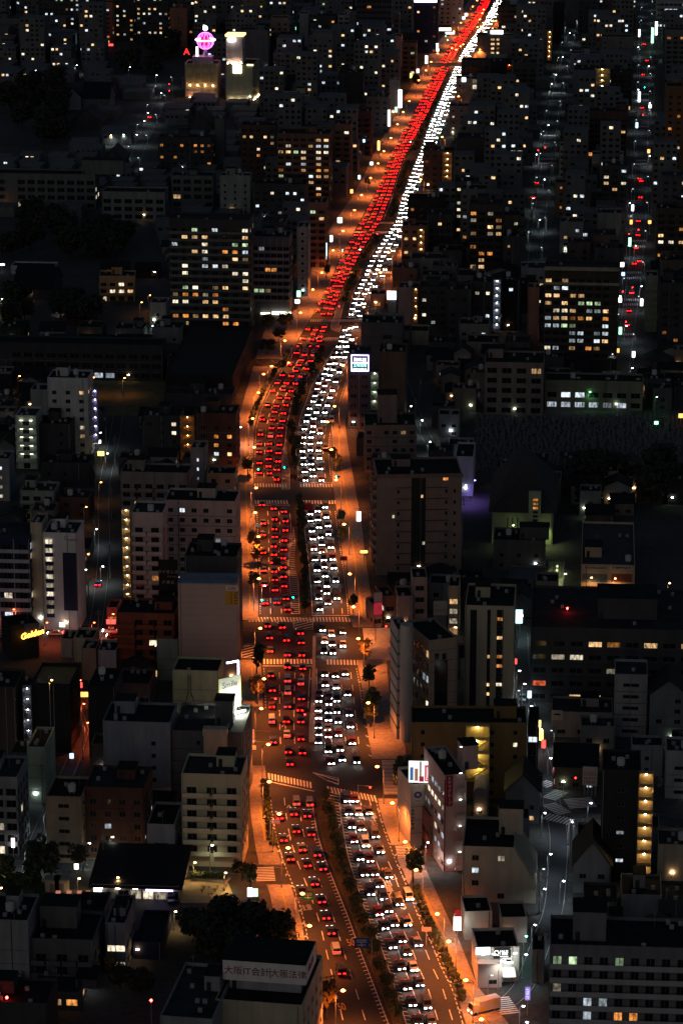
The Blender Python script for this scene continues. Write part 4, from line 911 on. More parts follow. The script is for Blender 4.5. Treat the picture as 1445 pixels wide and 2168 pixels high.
cr = MB(); cr.box(-.2, tw.w+.2, -1.6, -1.3, tw.h-6.2, tw.h-5.2); cr.box(-.2, tw.w+.2, -1.6, -.02, tw.h-.6, tw.h+.6); cr.build('crown_beam', C(.3,.27,.2), tw.root)
B('school_building', 'pinkish four storey school block below the big lit tower', 1024, 1148, 766, 878, 18, 'school', C(.22,.185,.165), .03, pal='white', clut=3)
b = B('school_building', 'long low school with a lit window row below the big tower', 1152, 1358, 804, 866, 12, 'school', C(.2,.2,.155), .42, pal='cool', clut=2)
for k in range(4):
    m = MB(); m.ball((0,0,0), 1.0, 10, 6, sz=.6); m.build('roof_dome', GRY, b.root, (12+k*11, 6, b.zr))
hl = B('office_building', 'house with two bright cool windows right of the avenue bend', 914, 966, 562, 604, 10, 'punch', DGR, .5, pal='cool')
rdc = B('shop', 'red brown shop with a billboard beside the right junction', 783, 814, 622, 652, 9, 'strip', C(.3,.12,.09), .05, clut=1); 
bb = B('shop', 'small shop under a bright white billboard by the right junction', 820, 838, 630, 662, 8, 'few', GRY, 0, clut=0); bb.board(819, 838, 616, 634, glow((.95,.95,1), 4), .2, 'billboard')
B('office_building', 'low dark block with a flat roof beside the right junction', 830, 884, 566, 606, 10, 'few', C(.12,.08,.07), 0)
b = B('apartment_block', 'pale blank block with an orange window edge, right junction', 842, 885, 608, 686, 11, 'blank', C(.24,.2,.19), 0); b.stairs(876, 884, 610, 682, C(.5,.3,.12), (1,.55,.2), 24)
B('hall', 'cream stucco hall with four slit lights behind the junction', 857, 906, 700, 730, 11, 'few', C(.4,.35,.24), .5, pal='white', bay=4, ww=.6, clut=0)
B('apartment_block', 'black roofed flats with three rows of slit windows at the junction', 764, 850, 682, 782, 13, 'few', C(.09,.09,.1), .05, ww=.7, bay=6, pal='warm', clut=5)
ns = B('office_building', 'navy office with a bright framed sign above the avenue', 736, 783, 748, 908, 12, 'strip', C(.07,.07,.12), .14, pal='cool', yaw=2, faces='F')
def neon_sign():
    s = ns; o, (u0,u1,z0,z1,y) = s.board(743, 780, 751, 786, paint((.02,.02,.12),.5,.1,1), .15, 'sign_board'); nw = glow((.72,.62,1), 6); t = .28
    m = MB()
    for (a,c,e,f) in ((u0,u1,z1-t,z1),(u0,u1,z0,z0+t),(u0,u0+t,z0+t,z1-t),(u1-t,u1,z0+t,z1-t),(u0+t,u1-t,(z0+z1)/2,(z0+z1)/2+t)): m.box(a,c,y-.15,y-.004,e,f)
    m.build('neon_frame', nw, o); L = u1-u0
    marks(o, glow((.95,.95,1), 5), u0+L*.14, u1-L*.14, z0+(z1-z0)*.61, z0+(z1-z0)*.82, y, 6, seed=8)
    text('lettering', '土地活用', L/5.2, glow((.35,1,.75), 4), o, ((u0+u1)/2, y-.1, z0+(z1-z0)*.36), (R(90),0,0), .05)
    marks(o, glow((.9,.9,1), 4), u0+L*.1, u1-L*.1, z0+(z1-z0)*.08, z0+(z1-z0)*.2, y, 8, seed=9)
neon_sign()
b = B('apartment_block', 'brown block behind the framed sign with a lit white stair', 801, 856, 744, 900, 13, 'blank', C(.12,.085,.065), .02, clut=2); b.stairs(785, 801, 787, 866, C(.5,.55,.45), (.88,1,.8), 26)
B('apartment_block', 'dark flats with a broad flat roof and tall penthouse, right of the bend', 772, 880, 900, 1000, 17, 'punch', C(.2,.16,.14), .04, pal='white', yaw=-1, pent=(4.5,11,5,12,10), bay=2.6)
bb = B('apartment_block', 'large brown slab with fine ledges and a dark centre strip', 797, 975, 1005, 1218, 19, 'blank', C(.22,.165,.145,.2), .0, yaw=-3, keep=0, clut=4, tank=False)
def big_brown():
    s = bb; u0, _ = s.uz(870, 1100); u1, _ = s.uz(900, 1100)
    m = MB(); m.box(u0, u1, -.1, -.003, .2, s.h-1.2); m.build('dark_strip', BLK, s.root)
    for k in range(1, 9):
        z = s.h*k/9.2
        for (a, c) in ((s.w*.22, u0-.1), (u1+.1, s.w*.84)):
            q = MB(); q.box(a, c, -.35, -.004, z-.14, z); q.build('ledge', C(.06,.05,.045), s.root)
        for u, key in ((s.w*.235,'dark'), (s.w*.80,'dark'), (s.w*.90,'dark')): put('window', window_mesh(.8, 1.2, key), s.root, (u, -.06, z-1.9))
    for (px, py, key) in ((937, 1017, 'amber'), (890, 1054, 'warm'), (829, 1097, 'white'), (893, 1153, 'white')):
        u, z = s.uz(px, py); put('window', window_mesh(1.6 if key == 'amber' else .8, 1.0, key), s.root, (u, -.12, z))
    c = MB(); c.box(-.3, s.w+.3, -.3, -.01, s.h-1.1, s.h+.1); c.build('cornice', C(.16,.12,.1), s.root)
    o, d, n, rz, L = s.frame('W')
    for f in range(10):
        for k in range(3): put('balcony', balcony_mesh(4.5, 1.2, .95, C(.32,.2,.16)), s.root, (0, s.d-1-k*6, 2.5+f*2.9), R(-90))
big_brown()
gp = B('house', 'pale grey house glowing purple at its side, right of centre', 948, 1000, 940, 975, 9, 'few', C(.3,.3,.34), .0)
pb = B('office_building', 'building with walls washed in purple light, right of centre', 962, 1000, 966, 1050, 18, 'few', C(.5,.5,.55), .1, pal='cool', clut=1)
# gymnasium with the pyramid roof
gy = Bld('gymnasium', 'school gymnasium with a black pyramid roof and green lit wall', 1040, 1168, 1082, 1150, 42, 4.7, 'building')
gy.body(C(.36,.40,.26,.2), 'blank', 0, keep=0, par=.3, faces='F')
def pyramid():
    s = gy; w, d, h = s.w, s.d, s.h; m = MB(); o = 1.2; p0, p1 = (w*.62, d*.25, h+13), (w*.45, d*.8, h+13)
    m.poly([(-o,-o,h),(p0[0],p0[1],p0[2]),(p1[0],p1[1],p1[2]),(-o,d+o,h)]); m.poly([(w+o,-o,h),(w+o,d+o,h),p1,p0]); m.poly([(-o,-o,h),(w+o,-o,h),p0]); m.poly([(w+o,d+o,h),(-o,d+o,h),p1])
    m.build('pyramid_roof', C(.05,.045,.045), s.root)
    t = MB(); t.box(w*.60, w*.80, -1.6, -.02, 0, h+7); tt = t.build('stair_tower', C(.38,.42,.28,.2), s.root)
    for k in range(7): put('window', window_mesh(1.6, .8, 'amber' if k > 3 else 'dark'), tt, (w*.67, -1.66, h-4+k*1.35))
    for u in (.25,.33,.41):
        q = MB(); q.box(w*u, w*u+.35, -.06, -.003, h-9, h-2); q.build('slot', BLK, s.root)
pyramid()
B('school_building', 'dark flat roofed classroom block below the pyramid roof', 1042, 1152, 1142, 1206, 13, 'few', C(.09,.085,.08), .03, clut=3, pent=(8,17,3,8,4))
B('school_building', 'low school shed with a wide grey roof', 1076, 1152, 1226, 1250, 14, 'strip', C(.14,.15,.15), .1, roof=C(.10,.11,.12), clut=0)
bs = Bld('school_building', 'school with brick panels and a cream frame, right side', 1228, 1341, 1194, 1264, 44, 4.7, 'building'); bs.body(C(.5,.37,.24,.2), 'blank', 0, keep=0, roof=C(.045,.045,.05), faces='F'); bs.clutter(2, True, (1,6,9,16,3.2))
for (a, c, e, f) in ((1293,1337,1214,1233),(1293,1337,1240,1257),(1232,1284,1240,1257)): bs.board(a, c, e, f, C(.28,.085,.045), .02, 'brick_panel', .06)
bs.board(1232, 1284, 1214, 1233, C(.16,.18,.18), .02, 'window_wall', .06)
for (a, c, s_) in ((1233,1285,8),(1291,1338,6)):
    o, (u0,u1,z0,z1,y) = bs.board(a, c, 1198, 1206, C(.5,.47,.42), .05, 'name_panel', .08); marks(o, paint((.08,.05,.04),.7,.1,1), u0+.5, u1-.5, z0+.15, z1-.15, y, s_, seed=s_)
cl = Bld('walkway_roof', 'glazed walkway roof glowing yellow green beside the brick school', 1158, 1192, 1224, 1240, 17, 4.7, 'canopy')
def canopy():
    s = cl; m = MB(); nx, ny = 6, 12
    for i in range(nx):
        for k in range(ny):
            q = MB(); q.box(s.w*i/nx+.06, s.w*(i+1)/nx-.06, s.d*k/ny+.06, s.d*(k+1)/ny-.06, 0, .05); q.build('pane', GLAZE, s.root, (0, 0, s.h))
    for i in (0, nx):
        for k in (0, 6, 12): m.tube((s.w*i/nx, s.d*k/ny, 0),(s.w*i/nx, s.d*k/ny, s.h-.01),.1,seg=5)
    for i in range(nx+1): m.box(s.w*i/nx-.05, s.w*i/nx+.05, 0, s.d, s.h-.1, s.h+.06)
    m.build('frame', METAL, s.root); fl = MB(); fl.box(0, s.w, 0, s.d, .03, .08); fl.build('floor', C(.5,.5,.4), s.root)
    for k in range(4):
        l = MB(); l.ball((0,0,0), .3, 8, 5); l.build('lamp', glow((.95,1,.5), 30), s.root, (s.w*.55, 2+k*4.2, s.h-.8))
def m_glaze():
    m, nt, out = _mat('glazed_roof'); p = nt.nodes.new('ShaderNodeBsdfPrincipled'); nt.links.new(p.outputs[0], out.inputs[0])
    p.inputs['Base Color'].default_value = (.8,.85,.7,1); p.inputs['Roughness'].default_value = .3; p.inputs['Transmission Weight'].default_value = .9; p.inputs['IOR'].default_value = 1.05; return m
GLAZE = m_glaze(); canopy()
cs = Bld('apartment_block', 'cream tower with three black vertical slots, right of centre', 981, 1084, 1281, 1506, 19, 4.7, 'building'); cs.body(C(.42,.37,.28,.2), 'blank', 0, keep=0, faces='F', roof=ROOF); cs.clutter(4, False)
def slots():
    s = cs
    for (p0, p1, q0) in ((995, 1006, 1291), (1031, 1035, 1291), (1051, 1062, 1291)):
        u0, z1 = s.uz(p0, q0); u1, z0 = s.uz(p1, 1498); z0 = max(.3, z0); m = MB(); m.box(u0, u1, -.1, -.003, z0, z1); m.build('slot', BLK, s.root)
        for k in range(10):
            if p0 == 995: continue
            key = s.rng.choice(('dark','dark','amber','warm','dark','white')); z = z0+.8+k*(z1-z0-1.2)/10; put('window', window_mesh(u1-u0-.1, 1.0, key), s.root, (u0+.05, -.16, z))
slots()
hp = B('hospital', 'wide dark hospital block with three rows of warm curtained rooms', 1120, 1470, 1327, 1486, 36, 'strip', C(.065,.066,.072), .22, pal='redd', yaw=4, bay=4.6, ww=3.6, clut=8, fh=3.8, pent=(18,34,10,22,6))
ws = B('office_building', 'white blank tower with slit windows below the hospital', 1297, 1366, 1427, 1560, 12, 'slits', C(.3,.3,.315), 0, bay=7, clut=1)
cm = B('office_building', 'low pinkish office with a round emblem panel below the hospital', 1165, 1294, 1506, 1560, 12, 'few', C(.28,.24,.235), .0, bay=5, ww=2.2, clut=1)
o, (u0,u1,z0,z1,y) = cm.board(1166, 1190, 1503, 1525, C(.4,.37,.35), .1, 'emblem_panel'); m = MB(); m.poly([((u0+u1)/2+1.0*math.cos(a*.5), y-.02, (z0+z1)/2+.6*math.sin(a*.5)) for a in range(7)]); m.build('emblem', BLK, o)
gable('house', 'grey house with a pitched roof right of the slit tower', 1372, 1450, 1470, 1580, 12, 4, C(.17,.175,.185), lit=0)
gable('house', 'tiled shop house on the right street corner', 1172, 1262, 1622, 1672, 14, 3.5, C(.12,.085,.06), lit=.1, along_u=True)
# ------------------------------------------------------------------ right side, middle and lower
cy_ = B('office_building', 'grey tower with dark green bands beside the right pavement', 839, 864, 1332, 1566, 10, 'few', C(.38,.37,.36,.2), .06, yaw=-9, keep=.2, clut=1)
for k in range(1, 9):
    m = MB(); m.box(-.1, cy_.w+.1, -.14, cy_.d, cy_.h*k/9-.35, cy_.h*k/9+.35); m.build('green_band', C(.05,.14,.09), cy_.root)
m = MB(); m.tube((cy_.w*.75, -.6, 0),(cy_.w*.75, -.6, cy_.h+1.5), 1.7, seg=16); m.build('round_stair', C(.36,.355,.34,.2), cy_.root)
gw = B('office_building', 'office with a dark glass slot and lit rooms on its cream flank', 906, 966, 1356, 1562, 17, 'strip', C(.30,.245,.20,.2), .1, yaw=-20, keep=1, bay=2.3, ww=1.9, wh=2.0, clut=2, sidelit=.16, faces='W')
for k, (p0, p1) in enumerate(((919, 928), (935, 944))): u0, z1 = gw.uz(p0, 1384); u1, z0 = gw.uz(p1, 1396); put('window', window_mesh(u1-u0, z1-z0, 'dark'), gw.root, (u0, -.06, z0))
gw.board(919, 945, 1400, 1552, GLASS, .004, 'glass_slot', .1)
for z in range(1, 9): m = MB(); m.box(.01, gw.w-.01, -.04, -.003, z*gw.h/9, z*gw.h/9+.1); m.build('wall_joint', BLK, gw.root)
B('office_building', 'brown corner block with lit top windows above the right side street', 812, 838, 1262, 1326, 10, 'strip', C(.22,.10,.075), .25, pal='cool', yaw=-14, clut=1)
B('office_building', 'pink blank tower behind the banded grey tower', 841, 873, 1262, 1335, 10, 'blank', C(.34,.26,.24), 0, yaw=-4, clut=1)
B('office_building', 'tan block with wide windows behind the pink tower', 872, 903, 1222, 1330, 10, 'strip', C(.36,.28,.24), .1, pal='white', yaw=-2, clut=1)
sb = B('office_building', 'dim tower with a pale square roof board, right of the avenue', 918, 944, 1302, 1350, 8, 'few', C(.14,.14,.14), .0, clut=0, yaw=0); o, (u0,u1,z0,z1,y) = sb.board(917, 946, 1272, 1302, C(.34,.35,.30,.15), .1, 'roof_board'); lm = paint((.2,.2,.17),.8,.1,1); marks(o, lm, u0+.3, u1-.3, z0+(z1-z0)*.22, z0+(z1-z0)*.46, y, 7, seed=4); marks(o, lm, u0+.3, u0+(u1-u0)*.4, z0+(z1-z0)*.62, z0+(z1-z0)*.72, y, 5, seed=2)
al = B('apartment_block', 'narrow flats glowing amber beside the cream slotted tower', 947, 970, 1240, 1344, 10, 'balcony', C(.4,.3,.2), .5, pal='warm', clut=1)
st24 = B('shop', 'small convenience corner shop with red and white signs', 790, 808, 1282, 1328, 8, 'strip', C(.3,.2,.18), .3, yaw=-16, clut=0)
o, (u0,u1,z0,z1,y) = st24.board(791, 808, 1277, 1300, glow((.7,.03,.06), .5), .3, 'red_sign'); text('lettering', '24', 1.6, WHITEP, o, ((u0+u1)/2, y-.04, (z0+z1)/2), (R(90),0,0), .02)
st24.board(791, 808, 1255, 1274, C(.5,.48,.45), .3, 'white_sign')
oc = B('apartment_block', 'ochre and brown flats with a glowing yellow stair hall', 869, 1112, 1529, 1690, 12, 'few', C(.21,.135,.055,.25), .12, pal='white', yaw=1, clut=3, keep=.5, bay=5.5)
oc.stairs(985, 1034, 1534, 1650, C(.62,.48,.2), (1,.75,.28), 110, fh=3.3, lampr=.16)
b = B('apartment_block', 'black end bay of the ochre flats with pale window corners', 1114, 1135, 1531, 1690, 12, 'strip', BLK, .3, pal='cool', clut=0)
lg = B('bank_building', 'cream corner bank with a blue oval emblem under a bright billboard', 868, 906, 1662, 1792, 12, 'blank', C(.46,.40,.34,.2), 0, yaw=-14, keep=0, clut=1)
def bank():
    s = lg; o, (u0,u1,z0,z1,y) = s.board(876, 892, 1671, 1700, C(.5,.44,.38,.1), .06, 'emblem_panel', .06); cu, cz = (u0+u1)/2, z0+(z1-z0)*.6; bm = paint((.02,.05,.22),.6,.1,1)
    m = MB()
    for k in range(20):
        a0, a1 = 2*math.pi*k/20, 2*math.pi*(k+1)/20
        m.quad((cu+.95*math.cos(a0),y-.03,cz+.85*math.sin(a0)),(cu+.95*math.cos(a1),y-.03,cz+.85*math.sin(a1)),(cu+.42*math.cos(a1+.5),y-.03,cz+.4*math.sin(a1+.5)),(cu+.42*math.cos(a0+.5),y-.03,cz+.4*math.sin(a0+.5)))
    m.build('emblem', bm, o); marks(o, bm, u0+.3, u1-.3, z0+.45, z0+.8, y, 7, seed=3)
    u, z = s.uz(870, 1712); marks(s.root, paint((.08,.05,.05),.7,.1,1), u, u+.8, z-5.5, z, 0, 6, True, 7)
bank()
my = Bld('office_building', 'pink office with a tall maroon lettered banner and lit strip windows', 938, 984, 1642, 1846, 19, -13, 'building')
my.body(C(.44,.32,.30,.2), 'strip', .5, pal='cool', faces='W', sidelit=.45, roof=ROOF); my.clutter(5, True, (5.5, 9.2, 4, 9, 6))
def miyama():
    s = my; o, (u0,u1,z0,z1,y) = s.board(944, 957, 1643, 1706, paint((.22,.008,.03),.6,.1,1), .08, 'banner', .1); ws = (z1-z0)/7.4
    for i, ch in enumerate('ミヤマグループ'): text('lettering', '丨' if ch == 'ー' else ch, ws*.95, WHITEP, o, ((u0+u1)/2, y-.04, z1-ws*(i+.7)), (R(90),0,0), .02)
    d = MB(); d.box(.05, u0-.15, -.07, -.003, .3, s.h-1); d.build('dark_strip', C(.06,.03,.03), s.root)
    u0, _ = s.uz(963, 1700); u1, _ = s.uz(982, 1700); q = MB()
    for k in range(11):
        z = .5 + k*3.3
        if z > s.h-2: break
        q.box(u0, u1, -1.3, -.02, z, z+.15); q.box(u0, u1, -1.3, -1.22, z+.151, z+1.0)
    q.box(u1, u1+.12, -1.3, -.02, .1, s.h-1.5); fs = q.build('fire_stair', C(.5,.46,.45), s.root)
    for k in range(5):
        l = MB(); l.box(-.3,.3,-.05,.05,-.04,.04); l.build('stair_lamp', glow((.9,1,.9), 14), fs, ((u0+u1)/2, -.6, 5+k*6.6))
miyama()
br2 = B('shop', 'narrow brick shop between the bank and the pink office', 908, 926, 1728, 1812, 10, 'strip', C(.2,.07,.05), .1, yaw=-14, clut=1)
cw = B('office_building', 'cream office with a sloped right shoulder and a few lit windows', 977, 1086, 1791, 1908, 18, 'punch', C(.40,.35,.27,.25), .14, pal='cool', bay=4, clut=2, keep=.75, pent=(8,13.5,9,14,6.5))
sh = MB(); sh.poly([(cw.w,.01,0),(cw.w+5,.01,0),(cw.w+5,.01,cw.h*.35),(cw.w,.01,cw.h-.5)]); sh.poly([(cw.w,.01,cw.h-.5),(cw.w+5,.01,cw.h*.35),(cw.w+5,cw.d,cw.h*.35),(cw.w,cw.d,cw.h-.5)]); sh.poly([(cw.w+5,.01,0),(cw.w+5,cw.d,0),(cw.w+5,cw.d,cw.h*.35),(cw.w+5,.01,cw.h*.35)]); sh.build('sloped_wing', C(.40,.35,.27,.25), cw.root)
gable('house', 'grey gabled house above the sloped cream office', 1068, 1140, 1676, 1742, 12, 4.5, C(.17,.17,.18), lit=.05)
ab = B('house', 'white house with a round arched gable behind the pink office', 1000, 1032, 1682, 1732, 9, 'blank', C(.3,.26,.26), 0, clut=0)
m = MB(); m.poly([(ab.w/2+ab.w/2*math.cos(a*math.pi/12), -.02, ab.h+ab.w/2*math.sin(a*math.pi/12)) for a in range(13)]); m.poly([(ab.w/2+ab.w/2*math.cos(a*math.pi/12), ab.d, ab.h+ab.w/2*math.sin(a*math.pi/12)) for a in range(13)])
for a in range(12):
    p, q = [(ab.w/2+ab.w/2*math.cos(v*math.pi/12), ab.h+ab.w/2*math.sin(v*math.pi/12)) for v in (a, a+1)]; m.quad((p[0],-.02,p[1]),(p[0],ab.d,p[1]),(q[0],ab.d,q[1]),(q[0],-.02,q[1]))
m.build('vaulted_roof', C(.3,.26,.26), ab.root)
wc = Bld('shop', 'white corner shop with a bright black and white sign, lower right', 1008, 1097, 2006, 2081, 10, -4, 'building'); wc.body(C(.55,.53,.50,.2), 'few', .1, bay=4, keep=.6, sidelit=0); wc.clutter(2, False, None)
def corner_shop():
    s = wc; o, (u0,u1,z0,z1,y) = s.board(1044, 1080, 2008, 2027, BLK, .15, 'sign_board'); sgw = glow((.95,1,.95), 3)
    L, hh = u1-u0, z1-z0
    text('emblem', 'Ω', hh*.75, sgw, o, (u0+L*.17, y-.03, (z0+z1)/2), (R(90),0,0), .02); marks(o, sgw, u0+L*.36, u1-L*.15, z0+hh*.3, z0+hh*.8, y, 5, seed=2); marks(o, sgw, u0+L*.36, u1-L*.15, z0+hh*.1, z0+hh*.2, y, 9, seed=5)
    s.board(1006, 1036, 2006, 2020, glow((1,1,.95), 2.2), .15, 'lit_panel')
    u0, z1 = s.uz(1010, 2040, 2.2); u1, _ = s.uz(1061, 2040, 2.2); m = MB(); m.box(u0, u1, -2.6, -.02, .05, max(1, z1)); m.build('front_block', C(.55,.45,.42,.2), s.root)
    put('window', window_mesh(1.8, 1, 'dark'), s.root, (u0+2.4, -2.65, .9))
    u0, z1 = s.uz(1062, 2050, 1.5); u1, _ = s.uz(1090, 2050, 1.5); m = MB(); m.poly([(u0+.1,-3.0,2.6),(u1,-3.0,2.6),(u1,-.03,3.6),(u0+.1,-.03,3.6)]); m.poly([(u0+.1,-3.0,2.5),(u1,-3.0,2.5),(u1,-.03,3.5),(u0+.1,-.03,3.5)]); m.build('awning', C(.7,.72,.66,.1), s.root)
    for k in range(4):
        l = MB(); l.box(-.35,.35,-.05,.05,-.05,.05); l.build('sign_lamp', glow((.95,1,.92), 60), s.root, (1.2+k*2.3, -1.3, 7.3))
    l = MB(); l.box(-.8,.8,-.05,.05,-.05,.05); l.build('awning_lamp', glow((.95,1,.92), 90), s.root, ((u0+u1)/2, -1.2, 5.2))
corner_shop()
B('house', 'orange lit house behind the white corner shop', 983, 1040, 1930, 1990, 9, 'punch', C(.5,.44,.4,.2), .0, yaw=-4, clut=1)
B('house', 'cream two storey house with a balcony behind the corner shop', 1059, 1114, 1942, 1996, 9, 'few', C(.46,.39,.36,.2), .0, yaw=-2, clut=0)
sl = B('apartment_block', 'long lilac-grey slab with ribbon balconies in the lower right corner', 1156, 1480, 1999, 2330, 14, 'balcony', C(.17,.165,.185), .15, bmat=C(.36,.35,.375,.2), pal='mix', yaw=4, bay=2.7, ww=1.7, pent=(4.5,11,3.5,10,6.2), clut=6)
lt = B('apartment_block', 'black tower with a string of bulbs down its open stair', 1268, 1349, 1629, 1862, 13, 'few', C(.03,.03,.034), .3, pal='cool', bay=4.6, ww=1.8, wh=.9, fh=3.5, keep=.75)
lt.stairs(1351, 1376, 1633, 1858, C(.34,.24,.12), (1,.74,.34), 60, fh=3.5, lampr=.2, zig=False)
B('house', 'beige house with a rooftop tank at the right edge', 1389, 1465, 1787, 1868, 10, 'few', C(.36,.31,.24), .03, tank=True)
B('house', 'white panelled building at the right edge above the elevated road', 1406, 1478, 1589, 1690, 10, 'slits', C(.36,.36,.36), 0, bay=5)
B('house', 'cream low house left of the bulb lit tower', 1219, 1257, 1770, 1828, 9, 'few', C(.34,.29,.22), .15, pal='white')
gable('house', 'grey house with a steep sloping roof left of the bulb lit tower', 1212, 1290, 1832, 1890, 14, 6, C(.2,.21,.22), lit=0)
B('house', 'flat pale house above the lilac-grey slab', 1312, 1398, 1893, 1945, 12, 'few', C(.2,.205,.21), .1, pal='cool')
B('house', 'dark low house left of the flat pale house', 1232, 1304, 1908, 1950, 11, 'few', DRK, 0)
B('house', 'dark house with two orange windows at the right edge', 1392, 1470, 1905, 1950, 11, 'house', DRK, .15, pal='amber')
B('house', 'narrow dark house between the right street and the slab', 1124, 1150, 2010, 2080, 9, 'few', C(.14,.13,.13), 0, clut=1)
# ------------------------------------------------------------------ billboards and big signs
def panel_sign(name, label, cat, A, Bp, z0, z1, mat, thick=.4, legs=True, ground=0.0):
    """an upright panel from ground spot A to ground spot Bp (left to right as seen)"""
    d = Bp - A; L = d.length; rz = math.atan2(d.y, d.x); r = empty(name, (A.x, A.y, ground), rz); tag(r, label, cat)
    m = MB(); m.box(0, L, 0, thick, z0-ground, z1-ground); p = m.build('panel', mat, r)
    if legs:
        for k in range(4):
            t = MB(); t.tube((L*(k+.5)/4, thick+.3, 0),(L*(k+.5)/4, thick+.3, z1-ground-.5), .12, seg=5); t.build('leg', METAL, r)
            if z0-ground > 1.5: t = MB(); t.tube((L*(k+.5)/4, thick+2.0, 0),(L*(k+.5)/4, thick+.35, (z1-ground)*.7), .09, seg=5); t.build('brace', METAL, r)
    return r, p, L
zS = sm.zr
rS, pS, LS = panel_sign('billboard', 'bright white rooftop billboard reading Smile above the charcoal block', 'billboard', G(465, 1519, zS), G(509, 1507, zS), zS+1.6, zS+10.0, paint((.85,.86,.80),.6,.05,1), ground=zS)
text('lettering', 'Smile', 2.2, paint((.1,.09,.15),.6,.1,1), pS, (LS*.5, -.03, 8.0), (R(90),0,0), .02)
m = MB(); m.box(-.25,0,-.05,.45,1.5,10.1); m.box(LS,LS+.25,-.05,.45,1.5,10.1); m.build('panel_edge', paint((.7,.7,.2),.6,.1,1), rS)
for k in range(5):
    arm = MB(); arm.tube((0,0,0),(0,-2.2,-.2),.06,seg=5); a = arm.build('lamp_arm', METAL, rS, (LS*(k+.5)/5, -.05, 1.3)); l = MB(); l.box(-.4,.4,-.2,.2,-.1,.1); l.build('sign_lamp', glow((.97,1,.78), 420), a, (0,-2.3,-.1))
# white neon bracket behind it
e = empty('neon_bracket', G(505, 1470, yg.zr)); tag(e, 'tall white neon tube bracket behind the Smile billboard', 'neon sign')
m = MB(); m.tube((0,0,-4),(0,0,1),.1,seg=5); m.build('post', METAL, e); m = MB(); m.tube((0,0,1),(0,0,9.2),.22,seg=6); m.tube((0,0,9.2),(-3,0,8.6),.2,seg=6); m.build('neon_tube', glow((.75,.72,1), 18), e)
# lattice mast
e = empty('lattice_mast', G(402, 1500, sm.zr)); tag(e, 'dark steel lattice mast on the charcoal roof', 'mast'); m = MB()
for sx in (-1, 1):
    for sy in (-1, 1): m.tube((1.5*sx,1.5*sy,0),(.4*sx,.4*sy,4),.08,seg=4); m.tube((.4*sx,.4*sy,4),(.3*sx,.3*sy,9),.06,seg=4)
for k in range(8):
    z = 4+k*.6; m.tube((-.4,-.4,z),(.4,-.4,z+.6),.04,seg=4); m.tube((.4,-.4,z),(-.4,-.4,z+.6),.04,seg=4)
m.tube((-1.5,-1.5,0),(.4,-.4,4),.05,seg=4); m.tube((1.5,-1.5,0),(-.4,-.4,4),.05,seg=4); m.build('lattice', DARKM, e)
# amber script sign
rG, pG, LG = panel_sign('neon_sign', 'slanted panel with an orange glowing script word', 'neon sign', gs.A + gs.e*3.8 - gs.n*.9 + Vector((0,0,0)), gs.A + gs.e*gs.w*1.0 - gs.n*.9, 6.5, gs.h+.2, C(.12,.12,.15), .3, False)
text('lettering', 'Golden', 2.3, glow((1,.36,.03), 14), pG, (LG*.5, -.12, gs.h*.72), (R(90), R(-9), 0), .1, shear=.25)
# billboard over the bank
zB = lg.zr
rB, pB, LB = panel_sign('billboard', 'bright red and white picture billboard above the cream bank', 'billboard', lg.A - lg.n*.2 - lg.e*.6 + Vector((0,0,0)), lg.A + lg.e*(lg.w+1.2) - lg.n*2.2, lg.h+.8, lg.h+6.2, glow((1,.97,.92), 1.3), .4, True, ground=zB)
hB = lg.h - zB
for (a, c, e_, f, col, st) in ((.58,.99,.4,3.0,(.8,.02,.03),.9), (.05,.17,.6,2.6,(.1,.25,.6),.6), (.22,.34,.5,2.4,(.55,.25,.15),.6), (.38,.55,.3,1.1,(.6,.03,.08),.6), (.64,.70,1.3,2.7,(.7,.85,.9),.9), (.74,.80,1.3,2.8,(.95,.8,.3),.9), (.84,.90,1.3,2.7,(.6,.85,.6),.9), (.40,.46,1.3,3.6,(.3,.2,.15),.4)):
    m = MB(); m.box(LB*a, LB*c, -.06 if a != .58 else -.03, -.004, hB+.8+e_, hB+.8+f*1.5); m.build('picture_block', glow(col, st), pB)
marks(pB, glow((1,.95,.9), 1.3), LB*.62, LB*.97, hB+1.5, hB+2.2, -.04, 6, seed=4)
# beacons
for px, py, z, on, lab in ((320, 2118, 8, None, 'red aviation beacon on a pole at the bottom left'), (15, 2112, 12, bk, 'red beacon lamp on the corner roof, bottom left'), (1200, 1288, 22, None, 'small red beacon on the hospital roof'), (478, 1143, 25, None, 'tiny red beacon on the pink flats')):
    p = G(px, py, z); e = empty('beacon', (p.x, p.y, 0)); tag(e, lab, 'beacon'); m = MB(); m.tube((0,0,0),(0,0,z-.3),.1,seg=6); m.build('pole', METAL, e)
    m = MB(); m.ball((0,0,z), .3, 8, 6); m.build('lamp', glow((1,.02,.015), 60), e)
# ------------------------------------------------------------------ street lamps
HEAD = MB(); HEAD.ball((0,0,0), .5, 10, 6, sz=.5)
HEAD2 = MB(); HEAD2.ball((0,0,0), .3, 8, 5, sz=.5)
def head_mesh(col, st, key):
    k = 'head' + key
    if k not in WIN: WIN[k] = (HEAD if key == 'sodium' else HEAD2).mesh('lamp_head', glow(col, st, key='lampglow'+key))
    return WIN[k]
POLES = {}
def lamp_pole(hgt, arm):
    k = (hgt, arm)
    if k not in POLES:
        m = MB(); m.tube((0,0,0),(0,0,hgt-.6),.12,.08,seg=6); m.tube((0,0,hgt-.6),(arm*.4,0,hgt-.05),.07,seg=5); m.tube((arm*.4,0,hgt-.05),(arm,0,hgt+.1),.06,seg=5); m.box(-.2,.2,-.2,.2,0,.5); m.box(min(arm*.8,arm*1.25),max(arm*.8,arm*1.25),-.16,.16,hgt+.11,hgt+.22); POLES[k] = m.mesh('pole', METAL)
    return POLES[k]
LDATA = {}
